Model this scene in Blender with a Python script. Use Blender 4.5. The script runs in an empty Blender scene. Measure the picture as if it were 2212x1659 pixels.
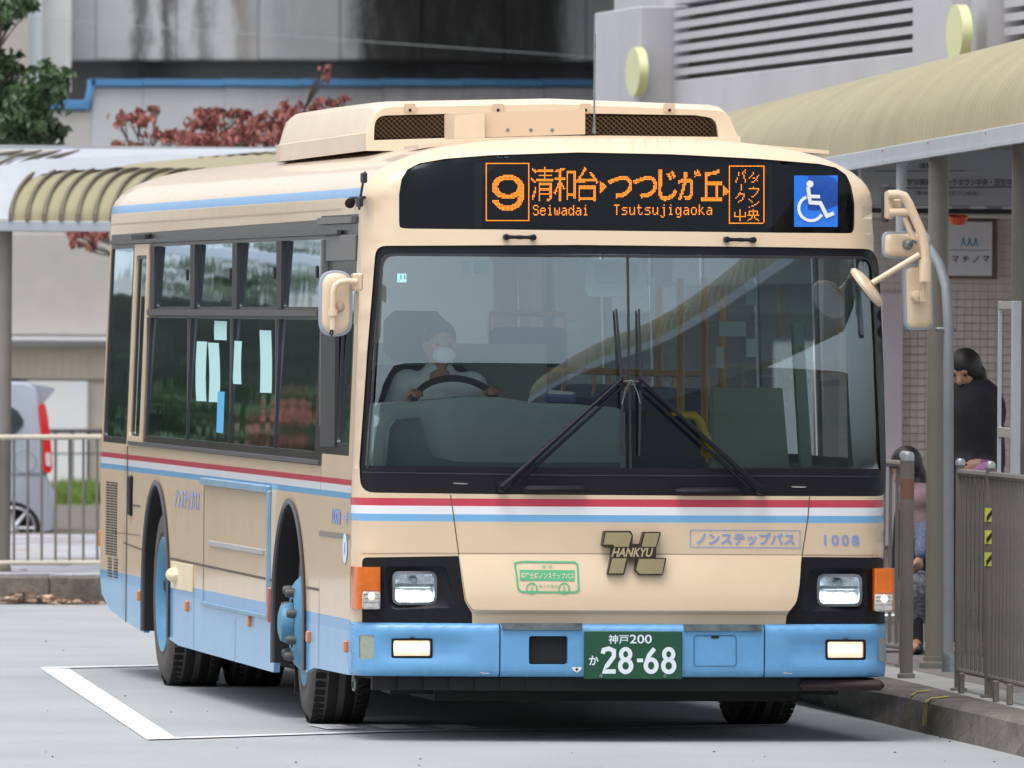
import bpy, math, random
import numpy as np
from mathutils import Vector, Matrix
from mathutils.geometry import delaunay_2d_cdt
random.seed(7); rng = np.random.default_rng(7)
S = bpy.context.scene
COL = S.collection
rad = math.radians

# ------------------------------------------------------------------ camera
# World frame: x across the bus (its front face at y ~ 0), y away from the viewer, z up, metres.
FPX = 24333.27                      # focal length in units of a 2212 px wide picture
C0 = np.array([-8.3103, -51.1861, 1.9563]); YAW, PIT, ROL = .1507, -.0060, .0071
def _axes():
    c, s = math.cos, math.sin
    f = np.array([s(YAW)*c(PIT), c(YAW)*c(PIT), s(PIT)])
    r = np.array([c(YAW), -s(YAW), 0.]); u = np.cross(r, f)
    return c(ROL)*r+s(ROL)*u, -s(ROL)*r+c(ROL)*u, f
RX, UX, FX_ = _axes()
cam = bpy.data.cameras.new('camera'); camo = bpy.data.objects.new('camera', cam); COL.objects.link(camo)
cam.sensor_width = 36; cam.lens = FPX/2212*36
cam.clip_start = 1; cam.clip_end = 3000
M = Matrix.Identity(4)
for i in range(3):
    M[i][0] = RX[i]; M[i][1] = UX[i]; M[i][2] = -FX_[i]; M[i][3] = C0[i]
camo.matrix_world = M
cam.dof.use_dof = True; cam.dof.focus_distance = 53.0; cam.dof.aperture_fstop = 10
S.camera = camo

# ------------------------------------------------------------------ light
SUN_EL, SUN_AZ = rad(70), rad(222)
w = bpy.data.worlds.new('World'); S.world = w; w.use_nodes = True
nt = w.node_tree; bg = nt.nodes['Background']
sky = nt.nodes.new('ShaderNodeTexSky'); sky.sky_type = 'NISHITA'; sky.sun_disc = False
sky.sun_elevation = SUN_EL; sky.sun_rotation = SUN_AZ; sky.air_density = 1.0; sky.dust_density = 4.0
hs = nt.nodes.new('ShaderNodeHueSaturation'); hs.inputs['Saturation'].default_value = .30
nt.links.new(sky.outputs[0], hs.inputs['Color']); nt.links.new(hs.outputs[0], bg.inputs[0])
bg.inputs[1].default_value = .15
sl = bpy.data.lights.new('sun', 'SUN'); sl.energy = .55; sl.angle = rad(35); sl.color = (1, .97, .93)
so = bpy.data.objects.new('sun', sl); COL.objects.link(so)
sd = Vector((math.sin(SUN_AZ)*math.cos(SUN_EL), math.cos(SUN_AZ)*math.cos(SUN_EL), math.sin(SUN_EL)))
so.rotation_euler = sd.to_track_quat('Z', 'Y').to_euler(); so.location = (0, -20, 40)
S.view_settings.view_transform = 'Standard'; S.view_settings.look = 'None'
S.view_settings.exposure = 0.84; S.view_settings.gamma = 1; S.view_settings.use_curve_mapping = False

# ------------------------------------------------------------------ survey helpers (picture -> place)
def ray(u, v): return FX_+RX*(u-1106)/FPX+UX*(829.5-v)/FPX
def at(u, v, D): return C0+ray(u, v)*D
def on(u, v, ax, c):
    d = ray(u, v); return C0+d*(c-C0[ax])/d[ax]
def onz(u, v, z): return on(u, v, 2, z)
def onv(u, v, A, B):                                   # vertical plane through A and B
    n = np.array([-(B[1]-A[1]), B[0]-A[0], 0.]); d = ray(u, v)
    return C0+d*(np.dot(A-C0, n)/np.dot(d, n))
def hw(z): return 1.245-.05*min(max((z-1.1)/1.4, 0), 1)
RS = .13
def Ff(x, z, off=0):                                   # the bus front as a height field y = F(x, z)
    ax = abs(x)
    y = .10*(min(ax, 1.25)/1.245)**2.6
    t = z-1.12
    if t > 0: y += .055*min(t, 1.18)**2+.13*max(t-1.18, 0)
    if z <= 2.5: d = hw(z)-ax
    else:
        a, b = ax/1.195, (z-2.5)/.285
        g = a**3+b**2.1
        gr = math.hypot(3*a*a/1.195, 2.1*b**1.1/.285)
        d = (1-g)/max(gr, 1e-6)
    d = min(max(d, 0), RS)
    y += RS-math.sqrt(max(RS*RS-(RS-d)**2, 0))
    return y+off
def front(u, v, off=0):                                # picture point -> (x, z) on the bus front
    y = .1
    for _ in range(12):
        P = on(u, v, 1, y); y = .5*y+.5*Ff(P[0], P[2], off)
    return (P[0], P[2])
def P_front(x, z, off=0): return (x, Ff(x, z)+off, z)
def side(u, v):                                        # picture point -> (y, z) on the driver's side
    z = 1.5
    for _ in range(6):
        P = on(u, v, 0, -hw(z)); z = P[2]
    return (P[1], P[2])
def P_side(y, z, off=0): return (-hw(z)-off, y, z)

# ------------------------------------------------------------------ object helpers
def fin(o, parent=None):
    COL.objects.link(o)
    if parent is not None: o.parent = parent
    return o
ORG = {}
def org(p):
    return ORG.get(p.name, np.zeros(3)) if p is not None else np.zeros(3)
def thing(name, label, cat, loc=(0, 0, 0), group=None):
    o = bpy.data.objects.new(name, None); COL.objects.link(o); o.empty_display_size = .2
    o.location = loc; ORG[o.name] = np.array(loc, float)
    return tag(o, label, cat, group)
def tag(o, label=None, cat=None, group=None, kind=None):
    if label: o['label'] = label
    if cat: o['category'] = cat
    if group: o['group'] = group
    if kind: o['kind'] = kind
    return o
def meshobj(name, V, F, mat, parent=None, smooth=40, mats=None, mi=None, stuff=False):
    og = org(parent)
    V = np.asarray(V, float).reshape(-1, 3)-og
    me = bpy.data.meshes.new(name); me.from_pydata(V.tolist(), [], [list(f) for f in F])
    for m in (mats or [mat]): me.materials.append(m)
    if mi is not None: me.polygons.foreach_set('material_index', mi)
    me.validate(); me.update()
    if smooth:
        me.shade_smooth(); me.set_sharp_from_angle(angle=rad(smooth))
    o = bpy.data.objects.new(name, me); fin(o, parent)
    if parent is not None: ORG[o.name] = og
    if stuff: o['kind'] = 'stuff'
    return o
class MB:
    def __init__(s): s.V = []; s.F = []
    def add(s, V, F):
        n = len(s.V); s.V += [tuple(map(float, v)) for v in V]; s.F += [tuple(i+n for i in f) for f in F]; return s
    def box(s, c, d, R=None, bev=0):
        hx, hy, hz = d[0]/2, d[1]/2, d[2]/2
        if bev <= 0:
            V = [(x*hx, y*hy, z*hz) for x in (-1, 1) for y in (-1, 1) for z in (-1, 1)]
            F = [(0, 1, 3, 2), (4, 6, 7, 5), (0, 4, 5, 1), (2, 3, 7, 6), (0, 2, 6, 4), (1, 5, 7, 3)]
        else:
            b = min(bev, .49*min(d)); V = []; F = []
            idx = {}
            for x in (-1, 1):
                for y in (-1, 1):
                    for z in (-1, 1):
                        idx[x, y, z, 0] = len(V); V.append((x*hx, y*(hy-b), z*(hz-b)))
                        idx[x, y, z, 1] = len(V); V.append((x*(hx-b), y*hy, z*(hz-b)))
                        idx[x, y, z, 2] = len(V); V.append((x*(hx-b), y*(hy-b), z*hz))
            for s_ in (-1, 1):
                F.append([idx[s_, a, b_, 0] for a, b_ in ((-1, -1), (1, -1), (1, 1), (-1, 1))][::s_])
                F.append([idx[b_, s_, a, 1] for a, b_ in ((-1, -1), (1, -1), (1, 1), (-1, 1))][::s_])
                F.append([idx[a, b_, s_, 2] for a, b_ in ((-1, -1), (1, -1), (1, 1), (-1, 1))][::s_])
            for a in (-1, 1):
                for b_ in (-1, 1):
                    F.append([idx[a, b_, -1, 0], idx[a, b_, 1, 0], idx[a, b_, 1, 1], idx[a, b_, -1, 1]])
                    F.append([idx[a, -1, b_, 0], idx[a, 1, b_, 0], idx[a, 1, b_, 2], idx[a, -1, b_, 2]])
                    F.append([idx[-1, a, b_, 1], idx[1, a, b_, 1], idx[1, a, b_, 2], idx[-1, a, b_, 2]])
                    for c_ in (-1, 1): F.append([idx[a, b_, c_, 0], idx[a, b_, c_, 1], idx[a, b_, c_, 2]])
        V = np.array(V)
        if R is not None: V = V@np.array(R).T
        return s.add(V+np.array(c), F)
    def tube(s, pts, r, n=8, cap=True):
        pts = [np.array(p, float) for p in pts]; m = len(pts)
        rr = r if hasattr(r, '__len__') else [r]*m
        V = []; F = []; up = None
        for i, p in enumerate(pts):
            t = pts[min(i+1, m-1)]-pts[max(i-1, 0)]; t /= (np.linalg.norm(t)+1e-12)
            if up is None:
                a = np.array([0, 0, 1.]) if abs(t[2]) < .9 else np.array([1., 0, 0]); up = a
            e1 = up-t*np.dot(up, t); e1 /= np.linalg.norm(e1); up = e1; e2 = np.cross(t, e1)
            for k in range(n):
                an = 2*math.pi*k/n; V.append(p+rr[i]*(math.cos(an)*e1+math.sin(an)*e2))
        for i in range(m-1):
            for k in range(n):
                F.append((i*n+k, i*n+(k+1) % n, (i+1)*n+(k+1) % n, (i+1)*n+k))
        if cap: F += [tuple(range(n))[::-1], tuple((m-1)*n+k for k in range(n))]
        return s.add(V, F)
    def lathe(s, prof, c, ax, n=32, cap=False):            # prof: (radius, height along ax)
        ax = np.array(ax, float); ax /= np.linalg.norm(ax)
        a = np.array([0, 0, 1.]) if abs(ax[2]) < .9 else np.array([1., 0, 0])
        e1 = a-ax*np.dot(a, ax); e1 /= np.linalg.norm(e1); e2 = np.cross(ax, e1); V = []; F = []
        for r, h in prof:
            for k in range(n):
                an = 2*math.pi*k/n; V.append(np.array(c)+ax*h+r*(math.cos(an)*e1+math.sin(an)*e2))
        for i in range(len(prof)-1):
            for k in range(n): F.append((i*n+k, i*n+(k+1) % n, (i+1)*n+(k+1) % n, (i+1)*n+k))
        if cap: F += [tuple(range(n))[::-1], tuple((len(prof)-1)*n+k for k in range(n))]
        return s.add(V, F)
    def ell(s, c, r, nu=12, nv=8, R=None):
        V = []; F = []
        for i in range(nv+1):
            th = math.pi*i/nv
            for k in range(nu):
                ph = 2*math.pi*k/nu
                V.append((r[0]*math.sin(th)*math.cos(ph), r[1]*math.sin(th)*math.sin(ph), r[2]*math.cos(th)))
        for i in range(nv):
            for k in range(nu): F.append((i*nu+k, (i+1)*nu+k, (i+1)*nu+(k+1) % nu, i*nu+(k+1) % nu))
        V = np.array(V)
        if R is not None: V = V@np.array(R).T
        return s.add(V+np.array(c), F)
    def prism(s, poly, h0, h1, fm):                        # poly 2d, fm(a, b, h) -> xyz
        n = len(poly); V = [fm(a, b, h0) for a, b in poly]+[fm(a, b, h1) for a, b in poly]
        F = [tuple(range(n)), tuple(range(n, 2*n))[::-1]]+[(i, (i+1) % n, n+(i+1) % n, n+i)[::-1] for i in range(n)]
        return s.add(V, F)
    def quad(s, a, b, c, d): return s.add([a, b, c, d], [(0, 1, 2, 3)])
    def build(s, name, mat, parent=None, smooth=40, stuff=False):
        return meshobj(name, s.V, s.F, mat, parent, smooth, stuff=stuff)
def rotm(ax, an):
    return np.array(Matrix.Rotation(an, 3, Vector(ax)))
def dup(o, delta, parent=None):
    c = o.copy(); COL.objects.link(c)
    c.parent = parent if parent is not None else o.parent
    c.location = Vector(o.location)+Vector(delta)
    for k in o.children: dup_child(k, c)
    return c
def dup_child(k, c):
    d = k.copy(); COL.objects.link(d); d.parent = c
    for g in k.children: dup_child(g, d)

# ------------------------------------------------------------------ materials
MATS = {}
def mat(name, col, rough=.5, metal=0., noise=0., nscale=4., bump=0., bscale=60., coat=0., spec=.5, emit=None, estr=0., aniso=None, tint2=None, hi=None):
    if name in MATS: return MATS[name]
    m = bpy.data.materials.new(name); m.use_nodes = True; MATS[name] = m
    t = m.node_tree; b = t.nodes['Principled BSDF']
    b.inputs['Base Color'].default_value = (*col, 1); b.inputs['Roughness'].default_value = rough
    b.inputs['Metallic'].default_value = metal; b.inputs['Specular IOR Level'].default_value = spec
    b.inputs['Coat Weight'].default_value = coat; b.inputs['Coat Roughness'].default_value = .06
    if emit: b.inputs['Emission Color'].default_value = (*emit, 1); b.inputs['Emission Strength'].default_value = estr
    if noise or bump:
        tc = t.nodes.new('ShaderNodeTexCoord'); mp = t.nodes.new('ShaderNodeMapping')
        t.links.new(tc.outputs['Object'], mp.inputs[0])
        if aniso: mp.inputs['Scale'].default_value = aniso
    if noise:
        n = t.nodes.new('ShaderNodeTexNoise'); n.inputs['Scale'].default_value = nscale; n.inputs['Detail'].default_value = 6; n.inputs['Roughness'].default_value = .65
        t.links.new(mp.outputs[0], n.inputs['Vector'])
        mx = t.nodes.new('ShaderNodeMix'); mx.data_type = 'RGBA'; mx.clamp_factor = True
        lo = tuple(c*(1-noise) for c in (tint2 or col)); h = hi or tuple(min(c*(1+noise), 1) for c in col)
        mx.inputs[6].default_value = (*lo, 1); mx.inputs[7].default_value = (*h, 1)
        mr = t.nodes.new('ShaderNodeMapRange'); mr.inputs[1].default_value = .3; mr.inputs[2].default_value = .7
        t.links.new(n.outputs[0], mr.inputs[0]); t.links.new(mr.outputs[0], mx.inputs[0]); t.links.new(mx.outputs[2], b.inputs['Base Color'])
    if bump:
        n2 = t.nodes.new('ShaderNodeTexNoise'); n2.inputs['Scale'].default_value = bscale; n2.inputs['Detail'].default_value = 4
        t.links.new(mp.outputs[0], n2.inputs['Vector'])
        bp = t.nodes.new('ShaderNodeBump'); bp.inputs['Strength'].default_value = bump; bp.inputs['Distance'].default_value = .01
        t.links.new(n2.outputs[0], bp.inputs['Height']); t.links.new(bp.outputs[0], b.inputs['Normal'])
    return m
BEIGE = (.71, .545, .375); BLUE = (.165, .42, .70); RED = (.55, .035, .075); WHT = (.80, .81, .84)
def striped(name, bands, base=BEIGE, dirt=.06):
    """paint: flat colour bands by height, a little grime and haze of wear"""
    m = mat(name, base, rough=.32, coat=.5, noise=.02); t = m.node_tree; b = t.nodes['Principled BSDF']
    for l in list(t.links):
        if l.to_socket == b.inputs['Base Color']: src = l.from_socket; t.links.remove(l)
    tc = [n for n in t.nodes if n.type == 'TEX_COORD'][0]
    sp = t.nodes.new('ShaderNodeSeparateXYZ'); t.links.new(tc.outputs['Object'], sp.inputs[0])
    for z0, z1, c in bands:
        a = t.nodes.new('ShaderNodeMath'); a.operation = 'GREATER_THAN'; a.inputs[1].default_value = z0
        d = t.nodes.new('ShaderNodeMath'); d.operation = 'LESS_THAN'; d.inputs[1].default_value = z1
        t.links.new(sp.outputs[2], a.inputs[0]); t.links.new(sp.outputs[2], d.inputs[0])
        p = t.nodes.new('ShaderNodeMath'); p.operation = 'MULTIPLY'
        t.links.new(a.outputs[0], p.inputs[0]); t.links.new(d.outputs[0], p.inputs[1])
        mx = t.nodes.new('ShaderNodeMix'); mx.data_type = 'RGBA'; mx.inputs[7].default_value = (*c, 1)
        t.links.new(p.outputs[0], mx.inputs[0]); t.links.new(src, mx.inputs[6]); src = mx.outputs[2]
    n = t.nodes.new('ShaderNodeTexNoise'); n.inputs['Scale'].default_value = 3; n.inputs['Detail'].default_value = 8
    mp = t.nodes.new('ShaderNodeMapping'); mp.inputs['Scale'].default_value = (1, 1, .25)
    t.links.new(tc.outputs['Object'], mp.inputs[0]); t.links.new(mp.outputs[0], n.inputs[0])
    mr = t.nodes.new('ShaderNodeMapRange'); mr.inputs[1].default_value = .45; mr.inputs[2].default_value = .8; mr.inputs[4].default_value = dirt*3
    t.links.new(n.outputs[0], mr.inputs[0])
    mx = t.nodes.new('ShaderNodeMix'); mx.data_type = 'RGBA'; mx.inputs[7].default_value = (.30, .26, .21, 1)
    t.links.new(mr.outputs[0], mx.inputs[0]); t.links.new(src, mx.inputs[6]); t.links.new(mx.outputs[2], b.inputs['Base Color'])
    mr2 = t.nodes.new('ShaderNodeMapRange'); mr2.inputs[3].default_value = .26; mr2.inputs[4].default_value = .45
    t.links.new(n.outputs[0], mr2.inputs[0]); t.links.new(mr2.outputs[0], b.inputs['Roughness'])
    wv = t.nodes.new('ShaderNodeTexNoise'); wv.inputs['Scale'].default_value = 2.2; wv.inputs['Detail'].default_value = 1
    t.links.new(tc.outputs['Object'], wv.inputs[0])
    bp = t.nodes.new('ShaderNodeBump'); bp.inputs['Strength'].default_value = .25; bp.inputs['Distance'].default_value = .02
    t.links.new(wv.outputs[0], bp.inputs['Height']); t.links.new(bp.outputs[0], b.inputs['Normal'])
    return m
def glass(name, tint, ior=1.9, rough=.0, wav=0.):
    m = bpy.data.materials.new(name); m.use_nodes = True; t = m.node_tree; t.nodes.clear()
    out = t.nodes.new('ShaderNodeOutputMaterial'); mx = t.nodes.new('ShaderNodeMixShader')
    tr = t.nodes.new('ShaderNodeBsdfTransparent'); tr.inputs[0].default_value = (*tint, 1)
    gl = t.nodes.new('ShaderNodeBsdfGlossy'); gl.inputs['Roughness'].default_value = rough; gl.inputs[0].default_value = (.76, .91, 1, 1)
    fr = t.nodes.new('ShaderNodeFresnel'); fr.inputs[0].default_value = ior
    # thin pane: same reflectance from both faces
    ge = t.nodes.new('ShaderNodeNewGeometry')
    if wav:
        n = t.nodes.new('ShaderNodeTexNoise'); n.inputs['Scale'].default_value = 1.3; n.inputs['Detail'].default_value = 2
        tc = t.nodes.new('ShaderNodeTexCoord'); t.links.new(tc.outputs['Object'], n.inputs[0])
        bp = t.nodes.new('ShaderNodeBump'); bp.inputs['Strength'].default_value = wav; bp.inputs['Distance'].default_value = .01
        t.links.new(n.outputs[0], bp.inputs['Height']); t.links.new(bp.outputs[0], gl.inputs['Normal'])
    t.links.new(fr.outputs[0], mx.inputs[0]); t.links.new(tr.outputs[0], mx.inputs[1]); t.links.new(gl.outputs[0], mx.inputs[2])
    t.links.new(mx.outputs[0], out.inputs[0]); MATS[name] = m
    return m
m_front = striped('paint_front', [(1.083, 1.118, RED), (1.045, 1.083, WHT), (1.012, 1.045, BLUE)], dirt=.035)
m_side = striped('paint_side', [(1.17, 1.197, RED), (1.136, 1.17, WHT), (1.108, 1.136, BLUE), (2.50, 2.542, (.12, .36, .70)), (.50, .553, (.11, .33, .62)), (-1, .50, (.17, .40, .66))], dirt=.03)
m_roofskin = striped('paint_roofskin', [(2.503, 2.546, (.12, .36, .70))], base=(.72, .57, .41), dirt=.03)
m_beige = mat('paint_beige', BEIGE, .35, coat=.3, noise=.03)
m_roof = mat('paint_roof', (.72, .58, .42), .38, coat=.3, noise=.05)
m_blue = mat('paint_blue', (.12, .335, .60), .38, coat=.25, noise=.09, nscale=5)
m_hub = mat('paint_hub', (.075, .23, .37), .45, noise=.12, nscale=8)
m_black = mat('black_plastic', (.012, .012, .016), .42, noise=.1, spec=.2)
m_rub = mat('rubber_black', (.02, .02, .022), .6)
m_frame = mat('window_black', (.03, .028, .03), .25, noise=.1)
m_dark = mat('underbody_black', (.012, .012, .012), .8)
m_tyre = mat('tyre', (.085, .075, .07), .85, noise=.2, nscale=12, bump=.3, bscale=40)
m_tread = mat('tyre_tread', (.010, .0095, .0095), .9)
m_arch = mat('arch_trim', (.07, .07, .078), .45)
m_chrome = mat('chrome', (.6, .6, .62), .2, metal=1)
m_steel = mat('steel_worn', (.25, .27, .27), .4, metal=.7, noise=.3, nscale=20)
m_mirg = mat('mirror_rim', (.32, .35, .40), .4)
m_int = mat('interior_grey', (.38, .41, .40), .7, noise=.05)
m_intl = mat('interior_pale', (.50, .54, .52), .6)
m_intd = mat('interior_dark', (.035, .035, .04), .8)
m_dash = mat('dash_grey', (.58, .68, .64), .6, noise=.05)
m_yel = mat('yellow_rail', (.95, .60, .01), .4)
m_orange = mat('orange_pole', (.55, .26, .02), .4)
m_seat = mat('seat_fabric', (.03, .05, .12), .9)
m_floor = mat('bus_floor', (.30, .31, .31), .7)
m_white = mat('white_plain', (.8, .8, .8), .5)
m_blk2 = mat('seam_dark', (.10, .075, .05), .7)
g_wind = glass('windscreen_glass', (.88, .97, .95), ior=2.5)
g_side = glass('side_window_glass', (.42, .47, .48), ior=1.33, wav=.22, rough=.035)
g_sign = glass('sign_glass', (.9, .9, .92), ior=1.30)
g_rear = glass('rear_glass', (.6, .65, .65), ior=1.5)

# ------------------------------------------------------------------ 2-D sheets
def inside(pts, poly):
    pts = np.asarray(pts); x, y = pts[:, 0], pts[:, 1]; c = np.zeros(len(pts), bool); P = np.asarray(poly); n = len(P)
    for i in range(n):
        x0, y0 = P[i]; x1, y1 = P[(i+1) % n]
        k = ((y0 > y) != (y1 > y))
        with np.errstate(divide='ignore', invalid='ignore'):
            xi = (x1-x0)*(y-y0)/(y1-y0+1e-300)+x0
        c ^= k & (x < xi)
    return c
def densify(poly, step):
    out = []; n = len(poly)
    for i in range(n):
        a = np.array(poly[i]); b = np.array(poly[(i+1) % n]); k = max(1, int(math.ceil(np.linalg.norm(b-a)/step)))
        for j in range(k): out.append(tuple(a+(b-a)*j/k))
    return out
def rp(pts, seg=5):                                       # rounded polygon, pts (a, b, radius)
    out = []; n = len(pts)
    for i in range(n):
        p = pts[i]; r = p[2] if len(p) > 2 else 0; c = np.array(p[:2], float)
        if r <= 0: out.append(tuple(c)); continue
        a = np.array(pts[i-1][:2], float)-c; b = np.array(pts[(i+1) % n][:2], float)-c
        la, lb = np.linalg.norm(a), np.linalg.norm(b); r = min(r, .48*la, .48*lb)
        p0 = c+a/la*r; p1 = c+b/lb*r
        for k in range(seg+1):
            t = k/seg; out.append(tuple((1-t)**2*p0+2*t*(1-t)*c+t*t*p1))
    return out
def rrect(a0, b0, a1, b1, r, seg=5): return rp([(a0, b0, r), (a1, b0, r), (a1, b1, r), (a0, b1, r)], seg)
def sheet(name, outer, holes, fm, mt, parent, step=.12, steiner=(), rim=None, rimh=None, flip=False, grid=True, smooth=35):
    """outer/holes in a 2-D domain, fm(a, b) -> xyz; rim / rimh: offset vectors of the edge returns"""
    loops = [densify(outer, step)]+[densify(h, step) for h in holes]
    pts = []; edges = []
    for L in loops:
        n0 = len(pts); pts += L; edges += [(n0+i, n0+(i+1) % len(L)) for i in range(len(L))]
    O = np.array(loops[0]); 
    st = []
    if grid:
        a0, b0 = O.min(0); a1, b1 = O.max(0)
        ga = np.arange(a0+step/2, a1, step); gb = np.arange(b0+step/2, b1, step)
        if len(ga)*len(gb) < 20000: st += [(a, b) for a in ga for b in gb]
    st += list(steiner)
    if st:
        st = np.array(st); k = inside(st, loops[0])
        for h in loops[1:]: k &= ~inside(st, h)
        pts += [tuple(q) for q in st[k]]
    V, E, F, *_ = delaunay_2d_cdt([Vector(p) for p in pts], edges, [], 0, 1e-6)
    V2 = np.array([tuple(v) for v in V]); cen = np.array([V2[list(f)].mean(0) for f in F])
    k = inside(cen, loops[0])
    for h in loops[1:]: k &= ~inside(cen, h)
    F = [tuple(f) for f, q in zip(F, k) if q]
    used = sorted({i for f in F for i in f}); mp = {o: i for i, o in enumerate(used)}
    V2 = V2[used]; F = [tuple(mp[i] for i in f) for f in F]
    if flip: F = [f[::-1] for f in F]
    V3 = [tuple(fm(a, b)) for a, b in V2]
    if rim is not None or rimh is not None:
        cnt = {}
        for f in F:
            for i in range(len(f)):
                e = (f[i], f[(i+1) % len(f)]); cnt[e] = 1
        bd = [e for e in cnt if (e[1], e[0]) not in cnt]
        Lo = np.array(loops[0]); dup_ = {}
        def is_outer(i):
            q = V2[i]; return np.min(np.abs(Lo-q).sum(1)) < 1e-5
        for a, b in bd:
            o = is_outer(a) and is_outer(b); vec = rim if o else rimh
            if vec is None: continue
            for i in (a, b):
                if (i, o) not in dup_:
                    p = vec(*V3[i]) if callable(vec) else tuple(np.array(V3[i])+np.array(vec))
                    dup_[i, o] = len(V3); V3.append(p)
            F.append((b, a, dup_[a, o], dup_[b, o]))
    return meshobj(name, V3, F, mt, parent, smooth)

# flat print and thin trim, drawn in survey coordinates and laid on a surface
TXT = {}
def text_geo(body, bold=0., spacing=1.):
    k = (body, bold, spacing)
    if k in TXT: return TXT[k]
    c = bpy.data.curves.new('tmp', 'FONT'); c.body = body; c.offset = bold; c.space_character = spacing; c.resolution_u = 4
    o = bpy.data.objects.new('tmp', c); COL.objects.link(o); bpy.context.view_layer.update()
    me = bpy.data.meshes.new_from_object(o.evaluated_get(bpy.context.evaluated_depsgraph_get()))
    me.calc_loop_triangles()
    V = np.array([v.co[:2] for v in me.vertices]).reshape(-1, 2); F = [tuple(t.vertices) for t in me.loop_triangles]
    bpy.data.objects.remove(o); bpy.data.curves.remove(c); bpy.data.meshes.remove(me)
    if len(V):
        lo, hi = V.min(0), V.max(0); V = (V-lo)/np.maximum(hi-lo, 1e-6)
    TXT[k] = (V, F); return TXT[k]
class Decal:
    def __init__(s): s.V = []; s.F = []
    def add(s, V, F):
        n = len(s.V); s.V += [tuple(v) for v in V]; s.F += [tuple(i+n for i in f) for f in F]; return s
    def text(s, body, q, bold=0., spacing=1.):             # q: four corners TL, TR, BR, BL or (u0, v0, u1, v1)
        if len(q) == 4 and not hasattr(q[0], '__len__'): u0, v0, u1, v1 = q; q = [(u0, v0), (u1, v0), (u1, v1), (u0, v1)]
        TL, TR, BR, BL = [np.array(p, float) for p in q]; V, F = text_geo(body, bold, spacing)
        return s.add([(1-b)*((1-a)*BL+a*BR)+b*((1-a)*TL+a*TR) for a, b in V], F)
    def line(s, pts, wd, closed=False):
        pts = [np.array(p, float) for p in pts]; q = []
        m = len(pts) if closed else len(pts)-1
        for i in range(m):                                 # subdivided so that long runs follow a curved surface
            a, b = pts[i], pts[(i+1) % len(pts)]; k = max(1, int(np.linalg.norm(b-a)/14)) if np.linalg.norm(b-a) > 3 else 1
            q += [a+(b-a)*t/k for t in range(k)]
        if not closed: q.append(pts[-1])
        pts = q; n = len(pts); L = []; Rr = []
        for i, p in enumerate(pts):
            a = pts[(i-1) % n] if (closed or i > 0) else p; c = pts[(i+1) % n] if (closed or i < n-1) else p
            t = c-a; t /= np.linalg.norm(t)+1e-9; nn = np.array([-t[1], t[0]])*wd/2
            e = c-p if np.linalg.norm(c-p) > 0 else p-a; e /= np.linalg.norm(e)+1e-9; nn = nn/max(.6, abs(np.dot(e, t)))
            L.append(p+nn); Rr.append(p-nn)
        F = [(i, (i+1) % n, n+(i+1) % n, n+i) for i in range(n if closed else n-1)]
        return s.add(L+Rr, F)
    def poly(s, pts):
        V, E, F, *_ = delaunay_2d_cdt([Vector(p) for p in pts], [(i, (i+1) % len(pts)) for i in range(len(pts))], [], 0, 1e-6)
        V2 = np.array([tuple(v) for v in V]); c = np.array([V2[list(f)].mean(0) for f in F]); k = inside(c, pts)
        return s.add(V2, [tuple(f) for f, q in zip(F, k) if q])
    def disc(s, c, r, n=20, ry=None): return s.poly([(c[0]+r*math.cos(2*math.pi*i/n), c[1]+(ry or r)*math.sin(2*math.pi*i/n)) for i in range(n)])
    def build(s, name, mt, parent, surf='front', off=.003):
        if surf == 'front': V = [P_front(*front(u, v), -off) for u, v in s.V]
        elif surf == 'bump': V = [P_front(*front(u, v, -.055), -.055-off) for u, v in s.V]
        elif surf == 'side': V = [P_side(*side(u, v), off) for u, v in s.V]
        else: V = [surf(u, v) for u, v in s.V]
        return meshobj(name, V, s.F, mt, parent, 0)
def arc(c, r, a0, a1, n=16, ry=None):
    return [(c[0]+r*math.cos(a0+(a1-a0)*i/n), c[1]+(ry or r)*math.sin(a0+(a1-a0)*i/n)) for i in range(n+1)]
def FP(pts): return [front(*p[:2]) for p in pts]
def FB(pts): return [front(p[0], p[1], -.055) for p in pts]

# ================================================================== THE BUS
L_BUS = 10.5
bus = thing('city_bus', 'cream and blue city bus with an orange LED destination sign, parked at the kerb', 'bus', (0, 0, 0))
def prof_pts(n=26):                                        # right half .. left half over the roof, from z 2.5
    out = []
    for i in range(n+1):
        th = math.pi*i/n; c, s = math.cos(th), math.sin(th)
        out.append((1.195*math.copysign(abs(c)**(2/3.), c), 2.5+.285*abs(s)**(2/2.1)))
    return out
SIDE_Z = [.50, .62, .75, .9, 1.0, 1.1, 1.25, 1.4, 1.6, 1.8, 2.0, 2.2, 2.35]
pp = prof_pts()
outer_f = [(-hw(z), z) for z in SIDE_Z]+pp[::-1]+[(hw(z), z) for z in SIDE_Z[::-1]]
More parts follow.
